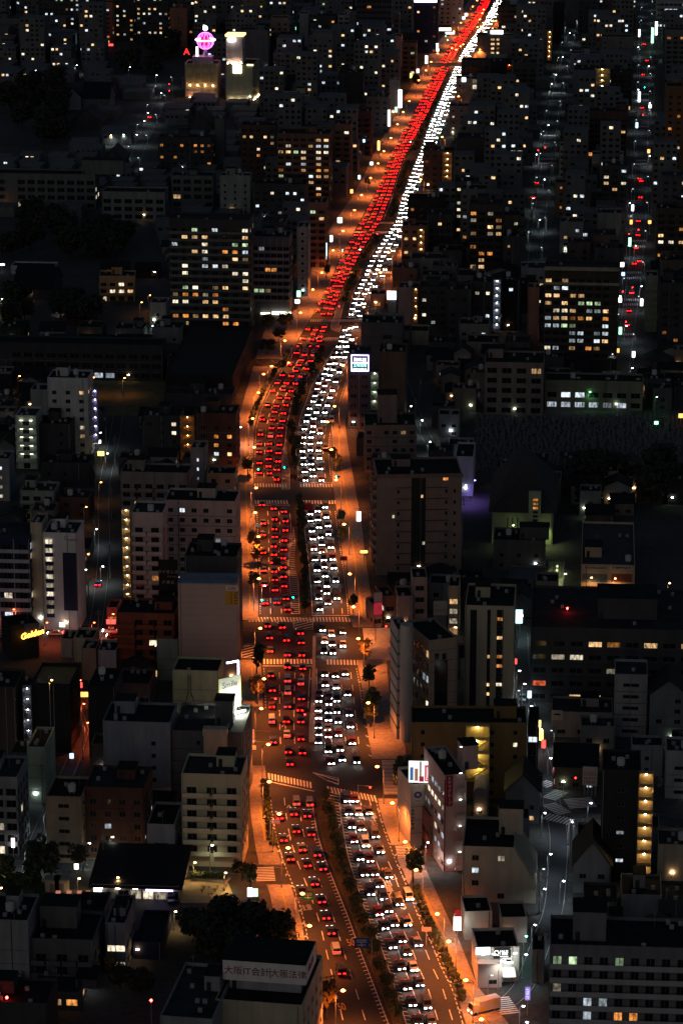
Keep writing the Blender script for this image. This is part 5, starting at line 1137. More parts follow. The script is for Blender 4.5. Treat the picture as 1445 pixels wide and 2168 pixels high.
def lamp(px, py, hgt, arm, col, st, power, key, label, group, cone=152, name='street_lamp', at=None):
    p = at if at is not None else G(px, py, hgt); e = empty(name, (p.x-arm, p.y, 0)); tag(e, label, 'street lamp', group)
    put('pole', lamp_pole(hgt, arm), e); hd = put('lamp_head', head_mesh(col, st, key), e, (arm, 0, hgt))
    k = (key, power)
    if k not in LDATA:
        l = bpy.data.lights.new('lamp_light', 'SPOT'); l.energy = power; l.color = col; l.spot_size = R(cone); l.spot_blend = .85; l.shadow_soft_size = .35; LDATA[k] = l
    lo = bpy.data.objects.new('lamp_light', LDATA[k]); COL.objects.link(lo); lo.parent = e; lo.location = (arm, 0, hgt-.5)
ORG = (1, .22, .040); PWO = 14000
OL = [(559,1437),(568,1576),(591,1723),(726,2097),(640,1892),(535,886),(538,947),(542,1033),(547,1136),(603,721),(575,775),(558,792),(547,831),(705,530),(681,577),(662,613),(636,662),(726,489),(750,445),(765,413),(784,377),(800,346),(812,320),(827,292),(841,263),(853,237),(866,214),(886,170),(901,149),(912,131),(926,113),(947,85),(960,66),(975,48),(988,30),(1000,14),(1009,1),(570,1655),(553,1500),(551,1330),(548,1225),(610,1795),(655,1960),(540,1085)]  # the last spots are extra lamps added to brighten the left pavement
OR_ = [(758,1352),(779,1488),(798,1623),(857,1782),(949,1993),(1018,2158),(693,893),(701,952),(711,1016),(740,1215),(728,1110),(726,774),(822,535),(805,577),(770,650),(842,490),(868,436),(890,380),(915,330),(935,290),(955,245),(970,204),(985,170),(1002,128),(1015,105),(1030,82),(1042,60),(1049,44),(1060,20),(748,1285),(830,1700),(880,1842),(925,1935),(985,2075),(708,860),(745,720)]  # closing spots add lamps where the right pavement was too dim
OM = [(956,102),(965,105),(974,98),(980,94),(1003,87),(1010,57),(1018,57),(1015,41),(1020,28),(1023,20)]
for px, py in OL: lamp(px, py, 10.0, 1.6, ORG, 34, PWO, 'sodium', 'sodium street lamp with an orange head on the left kerb of the avenue' if py > 700 else 'distant sodium street lamp on the left kerb of the avenue beyond the junction', 'sodium lamps along the left kerb' if py > 700 else 'far sodium lamps along the left kerb')
for px, py in OR_: lamp(px, py, 10.0, -1.6, ORG, 34, PWO, 'sodium', 'sodium street lamp with an orange head on the right kerb of the avenue' if py > 700 else 'distant sodium street lamp on the right kerb of the avenue beyond the junction', 'sodium lamps along the right kerb' if py > 700 else 'far sodium lamps along the right kerb')
for px, py in OM: lamp(px, py, 10.0, 1.2, ORG, 34, PWO, 'sodium', 'sodium lamp among the cluster at the top crossing', 'sodium lamps at the top crossing')
WLED, PWW = (.80, .93, 1), 700
WL = [(1099,1420),(1110,1448),(1124,1495),(1144,1543),(1165,1605),(1153,1721),(1210,1740),(1250,1700),(1330,1708),(1165,1808),(1192,1865),(1153,1882),(1132,1958),(1113,2021),(1107,2130),(1115,2164),(1176,158),(1167,177),(1160,265),(1145,284),(1135,327),(1142,465),(1128,420),(1152,380),(1190,120),(1205,70),(1350,190),(1374,218),(1346,260),(1332,430),(1374,330),(1345,520),(1312,627),(1357,606),(1338,779),(1350,100),(1325,690),(1372,140)]
for px, py in WL: lamp(px, py, 6.0, .8, WLED, 26, PWW, 'led', 'small white street lamp along the right hand side streets', 'white lamps in the right hand streets', name='street_lamp')
for px, py in [(213,916),(228,960),(218,1199),(182,1206),(205,1120),(313,239),(306,256),(235,286),(262,285),(290,285),(342,197),(275,142),(332,159),(163,138),(76,149),(190,1785),(438,794),(438,811),(130,638),(287,678),(324,690),(100,1720),(60,1800),(150,640),(640,60),(620,22),(740,92),(690,140),(600,140),(640,250),(655,230),(870,860),(893,890),(910,935),(430,1530),(560,1240)]: lamp(px, py, 6.0, .8, (.86,1,.93), 26, 800, 'led2', 'small white street lamp among the blocks left of the avenue' if px < 560 else 'small white street lamp on a back lane near the avenue', 'white lamps in the left hand streets' if px < 560 else 'white lamps on the back lanes', name='street_lamp')
for px, py in [(227,1787),(303,1788),(413,1826),(168,1860),(8,1834),(372,1930),(3,1880),(250,1858),(478,1848),(545,1925)]: lamp(px, py, 4.5, .4, (1,.62,.22), 24, 900, 'amb', 'small warm yellow lamp around the store car park, lower left', 'warm lamps round the store car park')
for px, py, c in [(214,1021,0),(183,1073,0),(187,1173,0),(143,1263,1),(30,1290,1),(240,1300,1),(200,1318,1),(100,1318,1),(310,1312,1),(170,1440,1),(178,1490,1),(186,1530,1),(300,640,0),(318,625,0),(42,796,0),(199,799,0),(264,800,0)]:
    lamp(px, py, 7.0, .8, (1,.13,.04) if c else (1,.36,.08), 26, 3200 if c else 500, 'redd' if c else 'amb2', 'red-orange street lamp on the left cross street' if c else 'small orange lamp on the left lanes', 'red-orange lamps of the left cross street' if c else 'orange lamps of the left lanes')
for px, py, col, pw, lab in [(1247,869,(.25,1,.35),350,'green floodlight on the low school yard wall'),(1388,880,(.2,1,.4),200,'green lamp at the right edge beside the cemetery'),(6,668,(.8,1,.3),900,'yellow green lamp at the left edge'),(1112,2044,(.15,1,.55),500,'green lit pharmacy lamp by the lane at the lower right'),(985,1070,(.35,.2,1),2200,'purple floodlight behind the brown slab'),(1004,1060,(.35,.2,1),1800,'second purple floodlight behind the brown slab'),(1085,1157,(.8,1,.4),1500,'yellow green yard lamp before the pyramid roof'),(1150,1158,(.8,1,.4),1500,'second yellow green yard lamp before the pyramid roof'),(1195,1262,(.9,1,.5),600,'yellow lamp at the brick school entrance'),(1300,1272,(1,.55,.22),1900,'warm lamp lighting the brick school wall'),(1250,1270,(1,.55,.22),1200,'warm lamp left of the brick school wall'),(1415,1282,(1,.6,.2),700,'warm lamp beside the two yellow gables at the right edge'),(1104,1352,(.7,1,.95),900,'white shop lamp in the lane beside the hospital'),(965,1995,(.9,1,.9),900,'white shop lamp on the right pavement'),(905,1842,(.9,1,.97),1500,'cool white lamp before the pink office door'),(510,945,(1,.95,.85),900,'white lamp at the left building line above the upper crossing'),(1060,2098,(.95,1,.9),1200,'white lamp before the corner shop'),(450,1848,(.95,.9,.6),450,'pale lamp before the cream balcony flats'),(240,1830,(.9,1,.8),700,'pale lamp on the street before the brown block')]:  # the lamp by the pink office stands in for a lit shopfront
    lamp(px, py, 7.0, .6, col, 20, pw, lab, lab, None, name='yard_lamp', at=G(px, py) + Vector((0,0,7.0)))
lamp(110, 1440, 27, .6, (1,.6,.15), 20, 900, 'ochre', 'amber lamp above the ochre roof', None, name='yard_lamp')
for (P, w_), col, sp, key, lab in ((STREETS[0], WLED, 30, 'ledd', 'right lower street'), (STREETS[2], (.80,1,.93), 34, 'led3', 'right upper street'), (STREETS[3], (.85,.98,1), 34, 'ledd', 'far right street'), (STREETS[9], (.85,1,.93), 34, 'led3', 'left upper street')):  # regular lamps added to even out the light along these streets
    for i, (p, d) in enumerate(along(P, sp, 6.0)):
        n = Vector((-d.y, d.x, 0))*(w_/2+.1)*(1 if i % 2 else -1); q = p + n
        lamp(0, 0, 6.5, .7 if n.x < 0 else -.7, col, 2.5, 420, key, 'added slim white lamp beside the roadway of the ' + lab, 'added white lamps of the ' + lab, at=Vector((q.x, q.y, 6.5)))
# ------------------------------------------------------------------ traffic signals and road signs
def signal(px, py, col, label, arm=-3.0, hgt=5.5):
    p = G(px, py, hgt); e = empty('traffic_signal', (p.x-arm, p.y, 0)); tag(e, label, 'traffic light', 'traffic signals of the avenue')
    m = MB(); m.tube((0,0,0),(0,0,hgt+.6),.1,seg=6); m.tube((0,0,hgt+.3),(arm,0,hgt+.3),.06,seg=5); m.build('pole', METAL, e)
    m = MB(); m.box(-.75,.75,-.15,.15,-.25,.25); m.box(-.75,.75,-.4,-.151,.2,.25); hs_ = m.build('housing', DARKM, e, (arm, 0, hgt))
    i = 1 if col == 'r' else -1
    l = MB(); l.tube((i*.5,-.16,0),(i*.5,-.26,0),.2,seg=10); l.build('lens', glow((1,.01,.01) if col == 'r' else (.0,.75,.55), 45), hs_)
for px, py, c, lab in ((813,1325,'r','red signal at the right side street by the 24 sign'),(579,1479,'r','red signal over the left kerb near the round amber tree'),(641,1512,'r','red signal on the turn lane island'),(779,1666,'r','red signal at the right end of the lower crossing'),(605,989,'g','green signal beside the median tree above the upper crossing'),(550,993,'g','green signal over the red lane above the upper crossing'),(715,1009,'g','green signal on the right kerb above the upper crossing'),(624,1264,'g','blue-green signal at the foot of the hatched island'),(558,1270,'g','blue-green signal on the left kerb by the tiled store'),(727,530,'g','blue-green signal on the left kerb before the far crossing'),(764,528,'g','blue-green signal on the median before the far crossing'),(673,642,'r','red signal on the left kerb of the upper junction'),(715,648,'r','red signal on the median of the upper junction'),(796,495,'r','red signal at the second far crossing'),(1136,318,'r','red signal on the right upper street'),(1151,312,'r','second red signal on the right upper street'),(1348,486,'r','red signal high on the far right street'),(1328,495,'r','red signal on the left of the far right street'),(1335,608,'r','large red signal on the far right street'),(1315,617,'r','red signal left of the far right street'),(1321,681,'r','lowest red signal on the far right street'),(1358,243,'r','red signal at the top of the far right street'),(356,178,'r','red signal at the top of the left upper street'),(357,192,'r','lower red signal at the top of the left upper street'),(1213,1646,'r','red signal before the red shop on the right street'),(1365,185,'g','blue signal at the top of the far right street'),(870,300,'g','blue-green signal on the avenue beyond the far crossings'),(945,76,'g','blue signal at the top crossing')):
    signal(px, py, c, lab, -2.5 if px < 700 else 2.5)
def road_sign(px, py, w, h, mat, label, arm, hgt, txt=None, tm=None):
    p = G(px, py, hgt); e = empty('road_sign', (p.x-arm, p.y, 0)); tag(e, label, 'road sign')
    m = MB(); m.tube((0,0,0),(0,0,hgt+h/2),.13,seg=6); m.tube((0,.1,hgt+h*.25),(arm,.1,hgt+h*.25),.08,seg=5); m.tube((0,.1,hgt-h*.25),(arm,.1,hgt-h*.25),.08,seg=5); m.build('pole', METAL, e)
    m = MB(); m.box(-w/2,w/2,-.06,.06,-h/2,h/2); q = m.build('panel', mat, e, (arm, -.1, hgt))
    if txt:
        m = MB()
        for k in range(2): m.box(-w*.35,w*.35,-.075,-.063,h*(.3-.2*k)-.1,h*(.3-.2*k)+.1)
        m.box(-.08,.08,-.079,-.062,-h*.4,h*.12); m.box(-w*.3,w*.3,-.083,-.061,-h*.2-.08,-h*.2+.08); m.build('arrow', tm or WHITEP, q)
BLUEP = paint((.02,.08,.28),.5,.1,1); GREENP = paint((.01,.22,.08),.5,.1,1); REDP = paint((.4,.02,.03),.5,.1,1)
road_sign(765,1996,3.2,2.3,BLUEP,'blue direction sign over the left lanes near the bottom',-2.2,5.6,'t'); road_sign(629,803,2.8,2.0,BLUEP,'blue direction sign over the curve below the junction',-3.5,5.6,'t')
road_sign(652,1896,2.6,2.1,GREENP,'green expressway sign with a lamp on top at the left kerb',2.6,5.8,'t'); road_sign(583,1739,2.2,1.0,paint((.2,.2,.5),.5,.1,1),'small purple lane sign on the left kerb',1.2,5.2)
road_sign(653,1074,2.8,2.0,REDP,'dark red back of a sign over the right lanes above the hatching',2.2,5.6); road_sign(727,1182,2.2,1.4,REDP,'dark red back of a sign at the right kerb',-1.0,5.4); road_sign(586,1189,2.6,2.4,DARKM,'black backed gantry sign over the red lanes',4.6,6.2)
road_sign(547,1112,2.0,1.0,BLUEP,'small blue lane sign on the left kerb above the amber trees',1.0,5.2); road_sign(902,1967,2.2,1.0,C(.5,.3,.3),'pale rectangular sign board on the right verge',0.01,4.0)
for k, px in enumerate((617,635,651,665)): road_sign(px, 733, 1.2, 1.2, BLUEP, ('leftmost','second','third','rightmost')[k]+' of the four small blue lane arrows below the junction', .01, 5.6)
road_sign(918,138,3.0,2.0,BLUEP,'blue sign on the far gantry over the avenue',3,6.5,'t')
# lantern sign board by the right street
p = G(1228, 1690); r_, pn, Ls = panel_sign('menu_board', 'tall white and red menu board on the right street corner', 'sign', G(1231,1686), G(1262,1688), 3.0, 8.0, C(.5,.48,.42,.1), .25, True); marks(pn, paint((.5,.05,.03),.6,.1,1), .3, Ls-.3, 5.6, 6.8, 0, 6, seed=1); marks(pn, paint((.4,.02,.02),.6,.1,1), .3, Ls-.3, 3.4, 4.4, 0, 5, seed=2); marks(pn, paint((.05,.07,.3),.6,.1,1), .3, Ls-.3, 4.7, 5.2, 0, 8, seed=3)
rw = B('shop', 'small red fronted shop with lit vending windows on the right street corner', 1168, 1222, 1642, 1668, 6, 'strip', C(.4,.06,.06), .5, pal='redd', clut=0)
p = G(1115, 2112); e = empty('banner_sign', G(1115, 2150)); tag(e, 'tall purple lit banner sign beside the lilac-grey slab', 'sign'); m = MB(); m.tube((0,0,0),(0,0,9),.08,seg=5); m.build('pole', METAL, e); m = MB(); m.box(-.55,.55,-.12,.12,3.6,6.6); pp = m.build('panel', glow((.32,.22,.75), 1.0), e); marks(pp, glow((.8,.75,1), 1.2), -.35, .35, 3.8, 6.4, -.13, 5, True, 4)
p = e = empty('shop_sign', G(967, 2002)); tag(e, 'bright white box sign on a post on the right pavement', 'sign'); m = MB(); m.tube((0,0,0),(0,0,3.8),.1,seg=5); m.build('post', METAL, e); m = MB(); m.box(-.8,.8,-.25,.25,3.8,6.8); m.build('light_box', glow((1,.97,.85), 7), e); m = MB(); m.box(-.5,.5,-.2,.2,7.2,8.6); m.build('top_panel', glow((.7,.02,.03), .6), e)
# ------------------------------------------------------------------ store and park, lower left
lot = sheet('store_lot', [G(150,1935), G(385,1935), G(385,1892), G(150,1892)], .035, ASPHALT)
plaza = sheet('store_plaza', [G(382,1912), G(500,1912), G(480,1862), G(385,1862)], .05, m_ground('sand_paving', (.42,.34,.22), .9, .8, .2))
lawn = sheet('park_lawn', [G(-30,1920), G(104,1920), G(104,1858), G(-30,1858)], .05, GRASS)
cvs = Bld('convenience_store', 'low convenience store with a black roof and bright shop windows', 196, 380, 1872, 1902, 18, 4.0, 'shop'); cvs.body(C(.4,.35,.3), 'shop', .8, pal='white', keep=.9, par=.1, roof=TILE)
m = MB(); m.poly([(-.8,-.8,cvs.h-.2),(cvs.w+.8,-.8,cvs.h-.2),(cvs.w+.8,cvs.d+1,cvs.h+2.4),(-.8,cvs.d+1,cvs.h+2.4)]); m.poly([(-.8,-.8,cvs.h-.5),(cvs.w+.8,-.8,cvs.h-.5),(cvs.w+.8,cvs.d+1,cvs.h+2.1),(-.8,cvs.d+1,cvs.h+2.1)]); m.quad((-.8,-.8,cvs.h-.5),(cvs.w+.8,-.8,cvs.h-.5),(cvs.w+.8,-.8,cvs.h-.2),(-.8,-.8,cvs.h-.2)); m.build('sloped_roof', C(.018,.018,.022), cvs.root)
for k in range(28):
    m = MB(); x_ = -.8 + (cvs.w+1.6)*k/27; m.poly([(x_-.05,-.8,cvs.h-.12),(x_+.05,-.8,cvs.h-.12),(x_+.05,cvs.d+1,cvs.h+2.48),(x_-.05,cvs.d+1,cvs.h+2.48)]); m.build('roof_seam', C(.03,.03,.036), cvs.root)
m = MB(); m.box(cvs.w*.62, cvs.w*.93, -.7, -.62, cvs.h-1.0, cvs.h-.55); m.build('light_strip', glow((.62,.45,1), 5), cvs.root)
m = MB(); m.box(cvs.w*.02, cvs.w*.11, -.5, -.1, .6, 3.2); m.build('lit_sign', glow((1,.97,.9), 4), cvs.root)
for k in range(5):
    l = MB(); l.box(-.5,.5,-.05,.05,0,.06); l.build('eaves_lamp', glow((1,.9,.75), 34), cvs.root, (2+k*(cvs.w-4)/4, -.6, cvs.h-.65))
for k, px in enumerate((124,147,169,187,214)):
    e = empty('vacuum_post', G(px, 1903)); tag(e, ('leftmost','second','third','fourth','rightmost')[k]+' red self service vacuum post beside the store', 'machine'); m = MB(); m.box(-.5,.5,-.35,.35,.1,1.5); m.box(-.6,.6,-.45,.45,0,.1); m.build('body', REDP, e); m = MB(); m.box(-.55,.55,-.4,.4,1.5,1.9); m.build('cap', glow((1,.35,.25), .5), e)
for k, px in enumerate((112, 132)):
    e = empty('kiosk', G(px, 1885)); tag(e, ('left','right')[k]+' of the two pale toilet kiosks beside the park', 'kiosk'); m = MB(); m.box(-1.6,1.6,-1,1.6,0,2.9); m.build('body', C(.5,.42,.34), e); m = MB(); m.box(-1.8,1.8,-1.2,1.8,2.91,3.1); m.build('roof', C(.35,.3,.26), e); m = MB(); m.box(-.5,.5,-1.05,-1.003,.1,2.1); m.build('door', C(.2,.16,.13), e)
bed = MB(); bed.prism([tuple(G(402,1862)[:2]), tuple(G(475,1872)[:2]), tuple(G(488,1862)[:2]), tuple(G(415,1852)[:2])], .05, .6); bd = bed.build('planter', C(.4,.38,.34)); tag(bd, 'stone edged planter bed with red flowers beside the plaza', 'planter')
for i in range(14):
    p = G(rnd.uniform(425, 480), rnd.uniform(1880, 1902)); e = empty('cafe_table', p); tag(e, 'small round outdoor table on the pale plaza', 'table', 'tables on the pale plaza'); m = MB(); m.tube((0,0,.05),(0,0,.7),.05,seg=5); m.build('leg', DARKM, e); m = MB(); m.tube((0,0,.7),(0,0,.74),.4,seg=10); m.build('table_top', C(.2,.16,.12), e)
e = empty('pylon_sign', G(535, 1905)); tag(e, 'bright green and white pylon sign at the store entrance', 'sign'); m = MB(); m.box(-1.3,1.4,-.15,.15,0,.8); m.build('base', GRY, e); m = MB(); m.box(-1.2,-.1,-.14,.14,.85,3); m.build('left_panel', glow((.85,.95,1), 4), e); m = MB(); m.box(0,1.2,-.14,.14,.85,2.8); m.build('right_panel', glow((.6,1,.7), 1.5), e)

# ------------------------------------------------------------------ shop signs along the streets
SG = {'w': (1,.95,.88), 'b': (.35,.55,1), 'r': (1,.06,.05), 'g': (.3,1,.5), 'y': (1,.7,.15), 'c': (.5,.9,1), 'o': (1,.35,.08)}
def shop_sign(px, py, w, h, z, c, lab, st=4.0):
    p = G(px, py, z); e = empty('shop_sign', (p.x, p.y, 0)); tag(e, lab, 'sign', 'lit shop signs, ' + lab.split(' by ')[-1])
    m = MB(); m.tube((0,.3,0),(0,.3,z+h/2),.12,seg=5); m.build('post', METAL, e)
    m = MB(); m.box(-w/2,w/2,-.15,.2,z-h/2,z+h/2); pn = m.build('light_box', glow(SG[c], st), e)
    m = MB(); m.box(-w/2-.08,w/2+.08,-.1,.15,z+h/2+.003,z+h/2+.12); m.build('cap', DARKM, pn)
CN = {'w':'white','b':'blue','r':'red','g':'green','y':'yellow','c':'pale blue','o':'orange'}
for i, (px, py, w, h, z, c) in enumerate([(689,528,1.2,6,8,'c'),(687,545,1.6,2.5,4,'w'),(719,466,2.2,2.6,6,'w'),(701,505,1.2,3,6,'w'),(632,622,1.6,2.6,7,'g'),(629,638,2,1.6,6,'w'),(786,346,1.6,1.6,8,'w'),(801,308,1.2,5,8,'y'),(823,250,1.4,9,10,'w'),(848,205,1.4,7,9,'w'),(770,298,1.2,1.6,9,'b'),(760,375,1.2,2,6,'c'),(744,405,1.4,2,5,'o'),(902,126,1.6,5,8,'w'),(925,100,1.4,5,8,'w'),(926,106,1.6,2,3,'c'),(940,62,9,2.0,8,'w'),(952,70,6,1.4,4,'w'),(986,31,2,2,8,'w'),(981,38,2,2,5,'c'),(870,160,1.6,3,6,'y'),(838,232,1.4,3,6,'g'),(884,150,1.6,2.4,5,'w'),
   (1352,205,1.4,6,6,'w'),(1347,265,1.2,3,5,'c'),(1375,225,1.6,2,4,'w'),(1372,320,1.4,2,5,'o'),(1338,440,1.2,3,5,'w'),(1335,470,1.2,2,5,'o'),(1332,512,1.2,4,6,'g'),(1374,470,1.4,1.6,6,'o'),(1316,560,1.6,2,5,'w'),(1318,580,1.4,1.6,4,'b'),(1357,640,1.2,3,4,'w'),(1311,635,1.6,2,4,'w'),(1380,75,1.6,10,9,'g'),(1388,60,1.6,9,9,'w'),(1352,70,1.2,5,5,'w'),(1312,700,1.2,3,5,'g'),(1340,750,1.2,2.4,4,'w'),(1306,742,1.4,1.6,5,'o'),
   (1094,1305,3.0,4.0,10,'c'),(1145,1556,1.0,3,4,'y'),(1150,1575,1.0,2.2,3,'r'),(1140,1532,1.0,2,4,'y'),(1120,1470,1.0,2,4,'c'),(1088,1400,1.4,1.6,4,'r'),(770,1168,2.2,.8,4,'y'),(759,1093,1.4,3.2,5,'w'),(505,1135,1,1.6,3,'o'),(382,1225,.8,1.2,6,'w'),(132,1322,1.6,1.4,3,'w'),(28,1784,.8,2.4,4,'w'),(162,1834,1,1.4,2,'w'),(292,1832,1.2,1.2,2,'w'),(235,1316,2.6,1.4,3,'r'),(165,1450,2.4,1.6,6,'r'),(178,1470,2.2,1.4,4,'o'),(152,1600,1,1.4,3,'b'),
   (640,100,1.6,5,6,'w'),(624,60,1.4,2,5,'g'),(735,98,1.4,2,5,'w'),(700,152,2.4,1.2,5,'y'),(728,146,2,1.6,5,'y'),(660,158,1.6,1.4,5,'o'),(520,275,2,1.2,5,'w'),(410,24,1.4,3,7,'y'),(5,35,1.4,8,9,'c'),(52,85,1.2,12,9,'w'),(62,95,1.2,5,6,'w'),(165,82,1.2,6,6,'c'),(235,95,3,1.4,3,'r'),(1190,30,1.2,4,6,'w'),(1283,28,1.4,4,6,'w'),(1400,20,1.4,5,8,'y'),(988,480,1.0,5,12,'b'),(1388,895,1.4,1.2,3,'g'),(1440,880,1.6,1.6,3,'o'),(205,935,3,1.2,3,'w'),(214,960,2.2,1.6,3,'y'),(150,645,2.6,1.2,4,'r'),(160,655,4,1,3,'r'),(8,432,3,1.4,3,'o'),(3,560,3,.8,3,'w')]):
    near_b = min(ALLB, key=lambda b: (b.A.x+b.w/2-G(px,py,z).x)**2 + (b.A.y-G(px,py,z).y)**2).label.split(' ')[:7]
    while near_b[-1] in ('a','the','of','in','with','and','beside','behind','at','on','by','its','right','left','below','above','to','under','an','one','between'): near_b.pop()
    shop_sign(px, py, w, h, z, c, '%s %s lit sign by the %s' % ('tall' if h > 2.2 else 'small', CN[c], ' '.join(near_b).rstrip(',')), 3.2)
# footbridge over the far avenue
a, b_ = G(908, 139, 6.2), G(978, 137, 6.2); d = b_-a; e = empty('footbridge', (a.x, a.y, 0), math.atan2(d.y, d.x)); tag(e, 'pale green footbridge across the far avenue below the top crossing', 'footbridge'); L_ = d.length
m = MB(); m.box(0, L_, -1.4, 1.4, 5.8, 6.3); m.build('deck', C(.3,.34,.28), e)
for sy in (-1.4, 1.3): m = MB(); m.box(0, L_, sy, sy+.1, 6.301, 7.5); m.build('railing', C(.35,.40,.32), e)
for k in (.02, .5, .98): m = MB(); m.box(L_*k-.4, L_*k+.4, -.5, .5, 0, 5.8); m.build('pier', C(.3,.31,.3), e)

UP = MB(); UP.tube((0,0,0),(0,0,11),.16,.11,seg=7); UP.box(-1.1,1.1,-.06,.06,9.6,9.72); UP.box(-.8,.8,-.06,.06,10.3,10.42); UP = UP.mesh('pole', paint((.2,.2,.19), .9, .2, 1))
TF = MB(); TF.tube((.35,0,8.2),(.35,0,9.3),.28,seg=8); TF = TF.mesh('transformer', METAL)
for (P, w_), lab in ((STREETS[0], 'right lower street'), (STREETS[6], 'left lane'), (STREETS[7], 'street before the store'), (STREETS[8], 'left alley'), (STREETS[2], 'right upper street'), (STREETS[12], 'lane behind the framed sign')):
    for i, (p, d) in enumerate(along(P, 31, 11.0)):
        n = Vector((-d.y, d.x, 0))*(w_/2+.25)*(1 if i % 2 else -1); e = empty('utility_pole', (p.x+n.x, p.y+n.y, 0), math.atan2(d.y, d.x)+R(90)); tag(e, 'grey concrete utility pole along the ' + lab, 'utility pole', 'utility poles of the ' + lab); put('pole', UP, e)
        if i % 2: put('transformer', TF, e)
# ------------------------------------------------------------------ cars
RUB = paint((.02,.02,.02), .8, .1, 1)
HEADL = glow((1, .93, .80), 46); TAILL = glow((1, .004, .004), 26); HEADD = glow((1, .93, .80), 4); TAILD = glow((1, .0, .002), 1.2)
def car_meshes(col, kind):
    L, W, hh = {'car': (4.5,1.75,1.5), 'van': (4.6,1.75,1.95), 'truck': (6.6,2.2,3.0), 'bus': (10.5,2.5,3.1)}[kind]
    body = MB(); P = lambda pts: body
    if kind == 'car': prof = [(-.5,.35),(-.5,.85),(-.42,.95),(-.33,.98),(-.2,1.46),(.14,1.5),(.30,1.0),(.46,.86),(.5,.7),(.5,.35)]
    elif kind == 'van': prof = [(-.5,.35),(-.5,1.0),(-.47,1.88),(-.4,1.95),(.2,1.93),(.38,1.2),(.48,1.0),(.5,.75),(.5,.35)]
    else: prof = [(-.5,.45),(-.5,hh-.1),(-.48,hh),(.47,hh),(.5,hh-.6),(.5,.45)]
    n = len(body.v); k = len(prof)
    for s in (-1, 1):
        for (x, z) in prof:
            t = W/2*(.86 if z > 1.3 and kind in ('car','van') else 1.0); body.v.append((s*t, x*L, z))
    for i in range(k):
        j = (i+1) % k; body.f.append((n+i, n+j, n+k+j, n+k+i)); body.m.append(0)
    body.f.append(tuple(n+i for i in range(k))); body.m.append(0); body.f.append(tuple(n+2*k-1-i for i in range(k))); body.m.append(0)
    gl_ = MB()
    if kind == 'car':
        for a, b in (((.145,1.44),(.285,1.04)), ((-.21,1.41),(-.325,1.02))):
            o = .02 if a[0] > 0 else -.02; gl_.quad((-W*.41,a[0]*L+o,a[1]+.03),(W*.41,a[0]*L+o,a[1]+.03),(W*.46,b[0]*L+o,b[1]+.03),(-W*.46,b[0]*L+o,b[1]+.03))
        for s in (-1,1): gl_.quad((s*(W*.5+.012),-.28*L,1.02),(s*(W*.5+.012),.24*L,1.02),(s*(W*.45+.012),.12*L,1.42),(s*(W*.45+.012),-.19*L,1.42))
    elif kind == 'van':
        gl_.quad((-W*.41,.215*L,1.87),(W*.41,.215*L,1.87),(W*.46,.385*L,1.24),(-W*.46,.385*L,1.24)); gl_.quad((-W*.41,-.482*L,1.8),(W*.41,-.482*L,1.8),(W*.45,-.503*L,1.15),(-W*.45,-.503*L,1.15))
        for s in (-1,1): gl_.quad((s*(W*.5+.012),-.44*L,1.15),(s*(W*.5+.012),.34*L,1.15),(s*(W*.47+.012),.2*L,1.75),(s*(W*.46+.012),-.42*L,1.75))
    else:
        gl_.quad((-W*.45,.505*L,hh*.75),(W*.45,.505*L,hh*.75),(W*.45,.507*L,hh*.45),(-W*.45,.507*L,hh*.45))
        for s in (-1,1): gl_.quad((s*(W*.5+.012),-.45*L,hh*.5),(s*(W*.5+.012),.45*L,hh*.5),(s*(W*.5+.012),.45*L,hh*.8),(s*(W*.5+.012),-.45*L,hh*.8))
    wh = MB(); wh.tube((-.1,0,0),(.1,0,0),.33,seg=10)
    hd = MB(); hd.box(-.24,.24,-.04,.05,-.10,.10); td = MB(); td.box(-.22,.22,-.05,.04,-.11,.11)
    return dict(L=L, W=W, body=body.mesh('body', paint(col, .35, .1, 1, .5)), glass=gl_.mesh('window', GLASS), wheel=wh.mesh('wheel', RUB), head=hd.mesh('headlight', HEADL), tail=td.mesh('tail_light', TAILL), headd=hd.mesh('headlight', HEADD), taild=td.mesh('tail_light', TAILD), raw=(body, gl_))
COLS = [((.6,.6,.6),'white'),((.03,.03,.035),'black'),((.12,.125,.13),'silver'),((.02,.04,.12),'navy'),((.12,.012,.012),'dark red'),((.35,.33,.28),'beige')]
CARS = {}
def car(col, cname, kind, loc, ang, label, group=None, front=True, back=True, away=None):
    k = (cname, kind)
    if k not in CARS: CARS[k] = car_meshes(col, kind)
    M = CARS[k]; L, W = M['L'], M['W']
    r = empty('delivery_truck' if kind == 'truck' else ('van' if kind == 'van' else ('bus' if kind == 'bus' else 'car')), (loc[0], loc[1], .065), ang); tag(r, label, {'truck':'truck','van':'van','bus':'bus'}.get(kind,'car'), group)
    put('body', M['body'], r); put('window', M['glass'], r)
    for sx in (-1,1):
        for sy in (.31,-.30): put('wheel', M['wheel'], r, (sx*(W/2-.11), sy*L, .33))
        if front: put('headlight', M['headd' if away else 'head'], r, (sx*(W/2-.32), L/2+.03, .72))
        if back: put('tail_light', M['taild' if away is False else 'tail'], r, (sx*(W/2-.30), -L/2-.03, .86))
    return r
count = {'n': 0}
far = MB()
SMALL = car_meshes((.25,.25,.26), 'car')
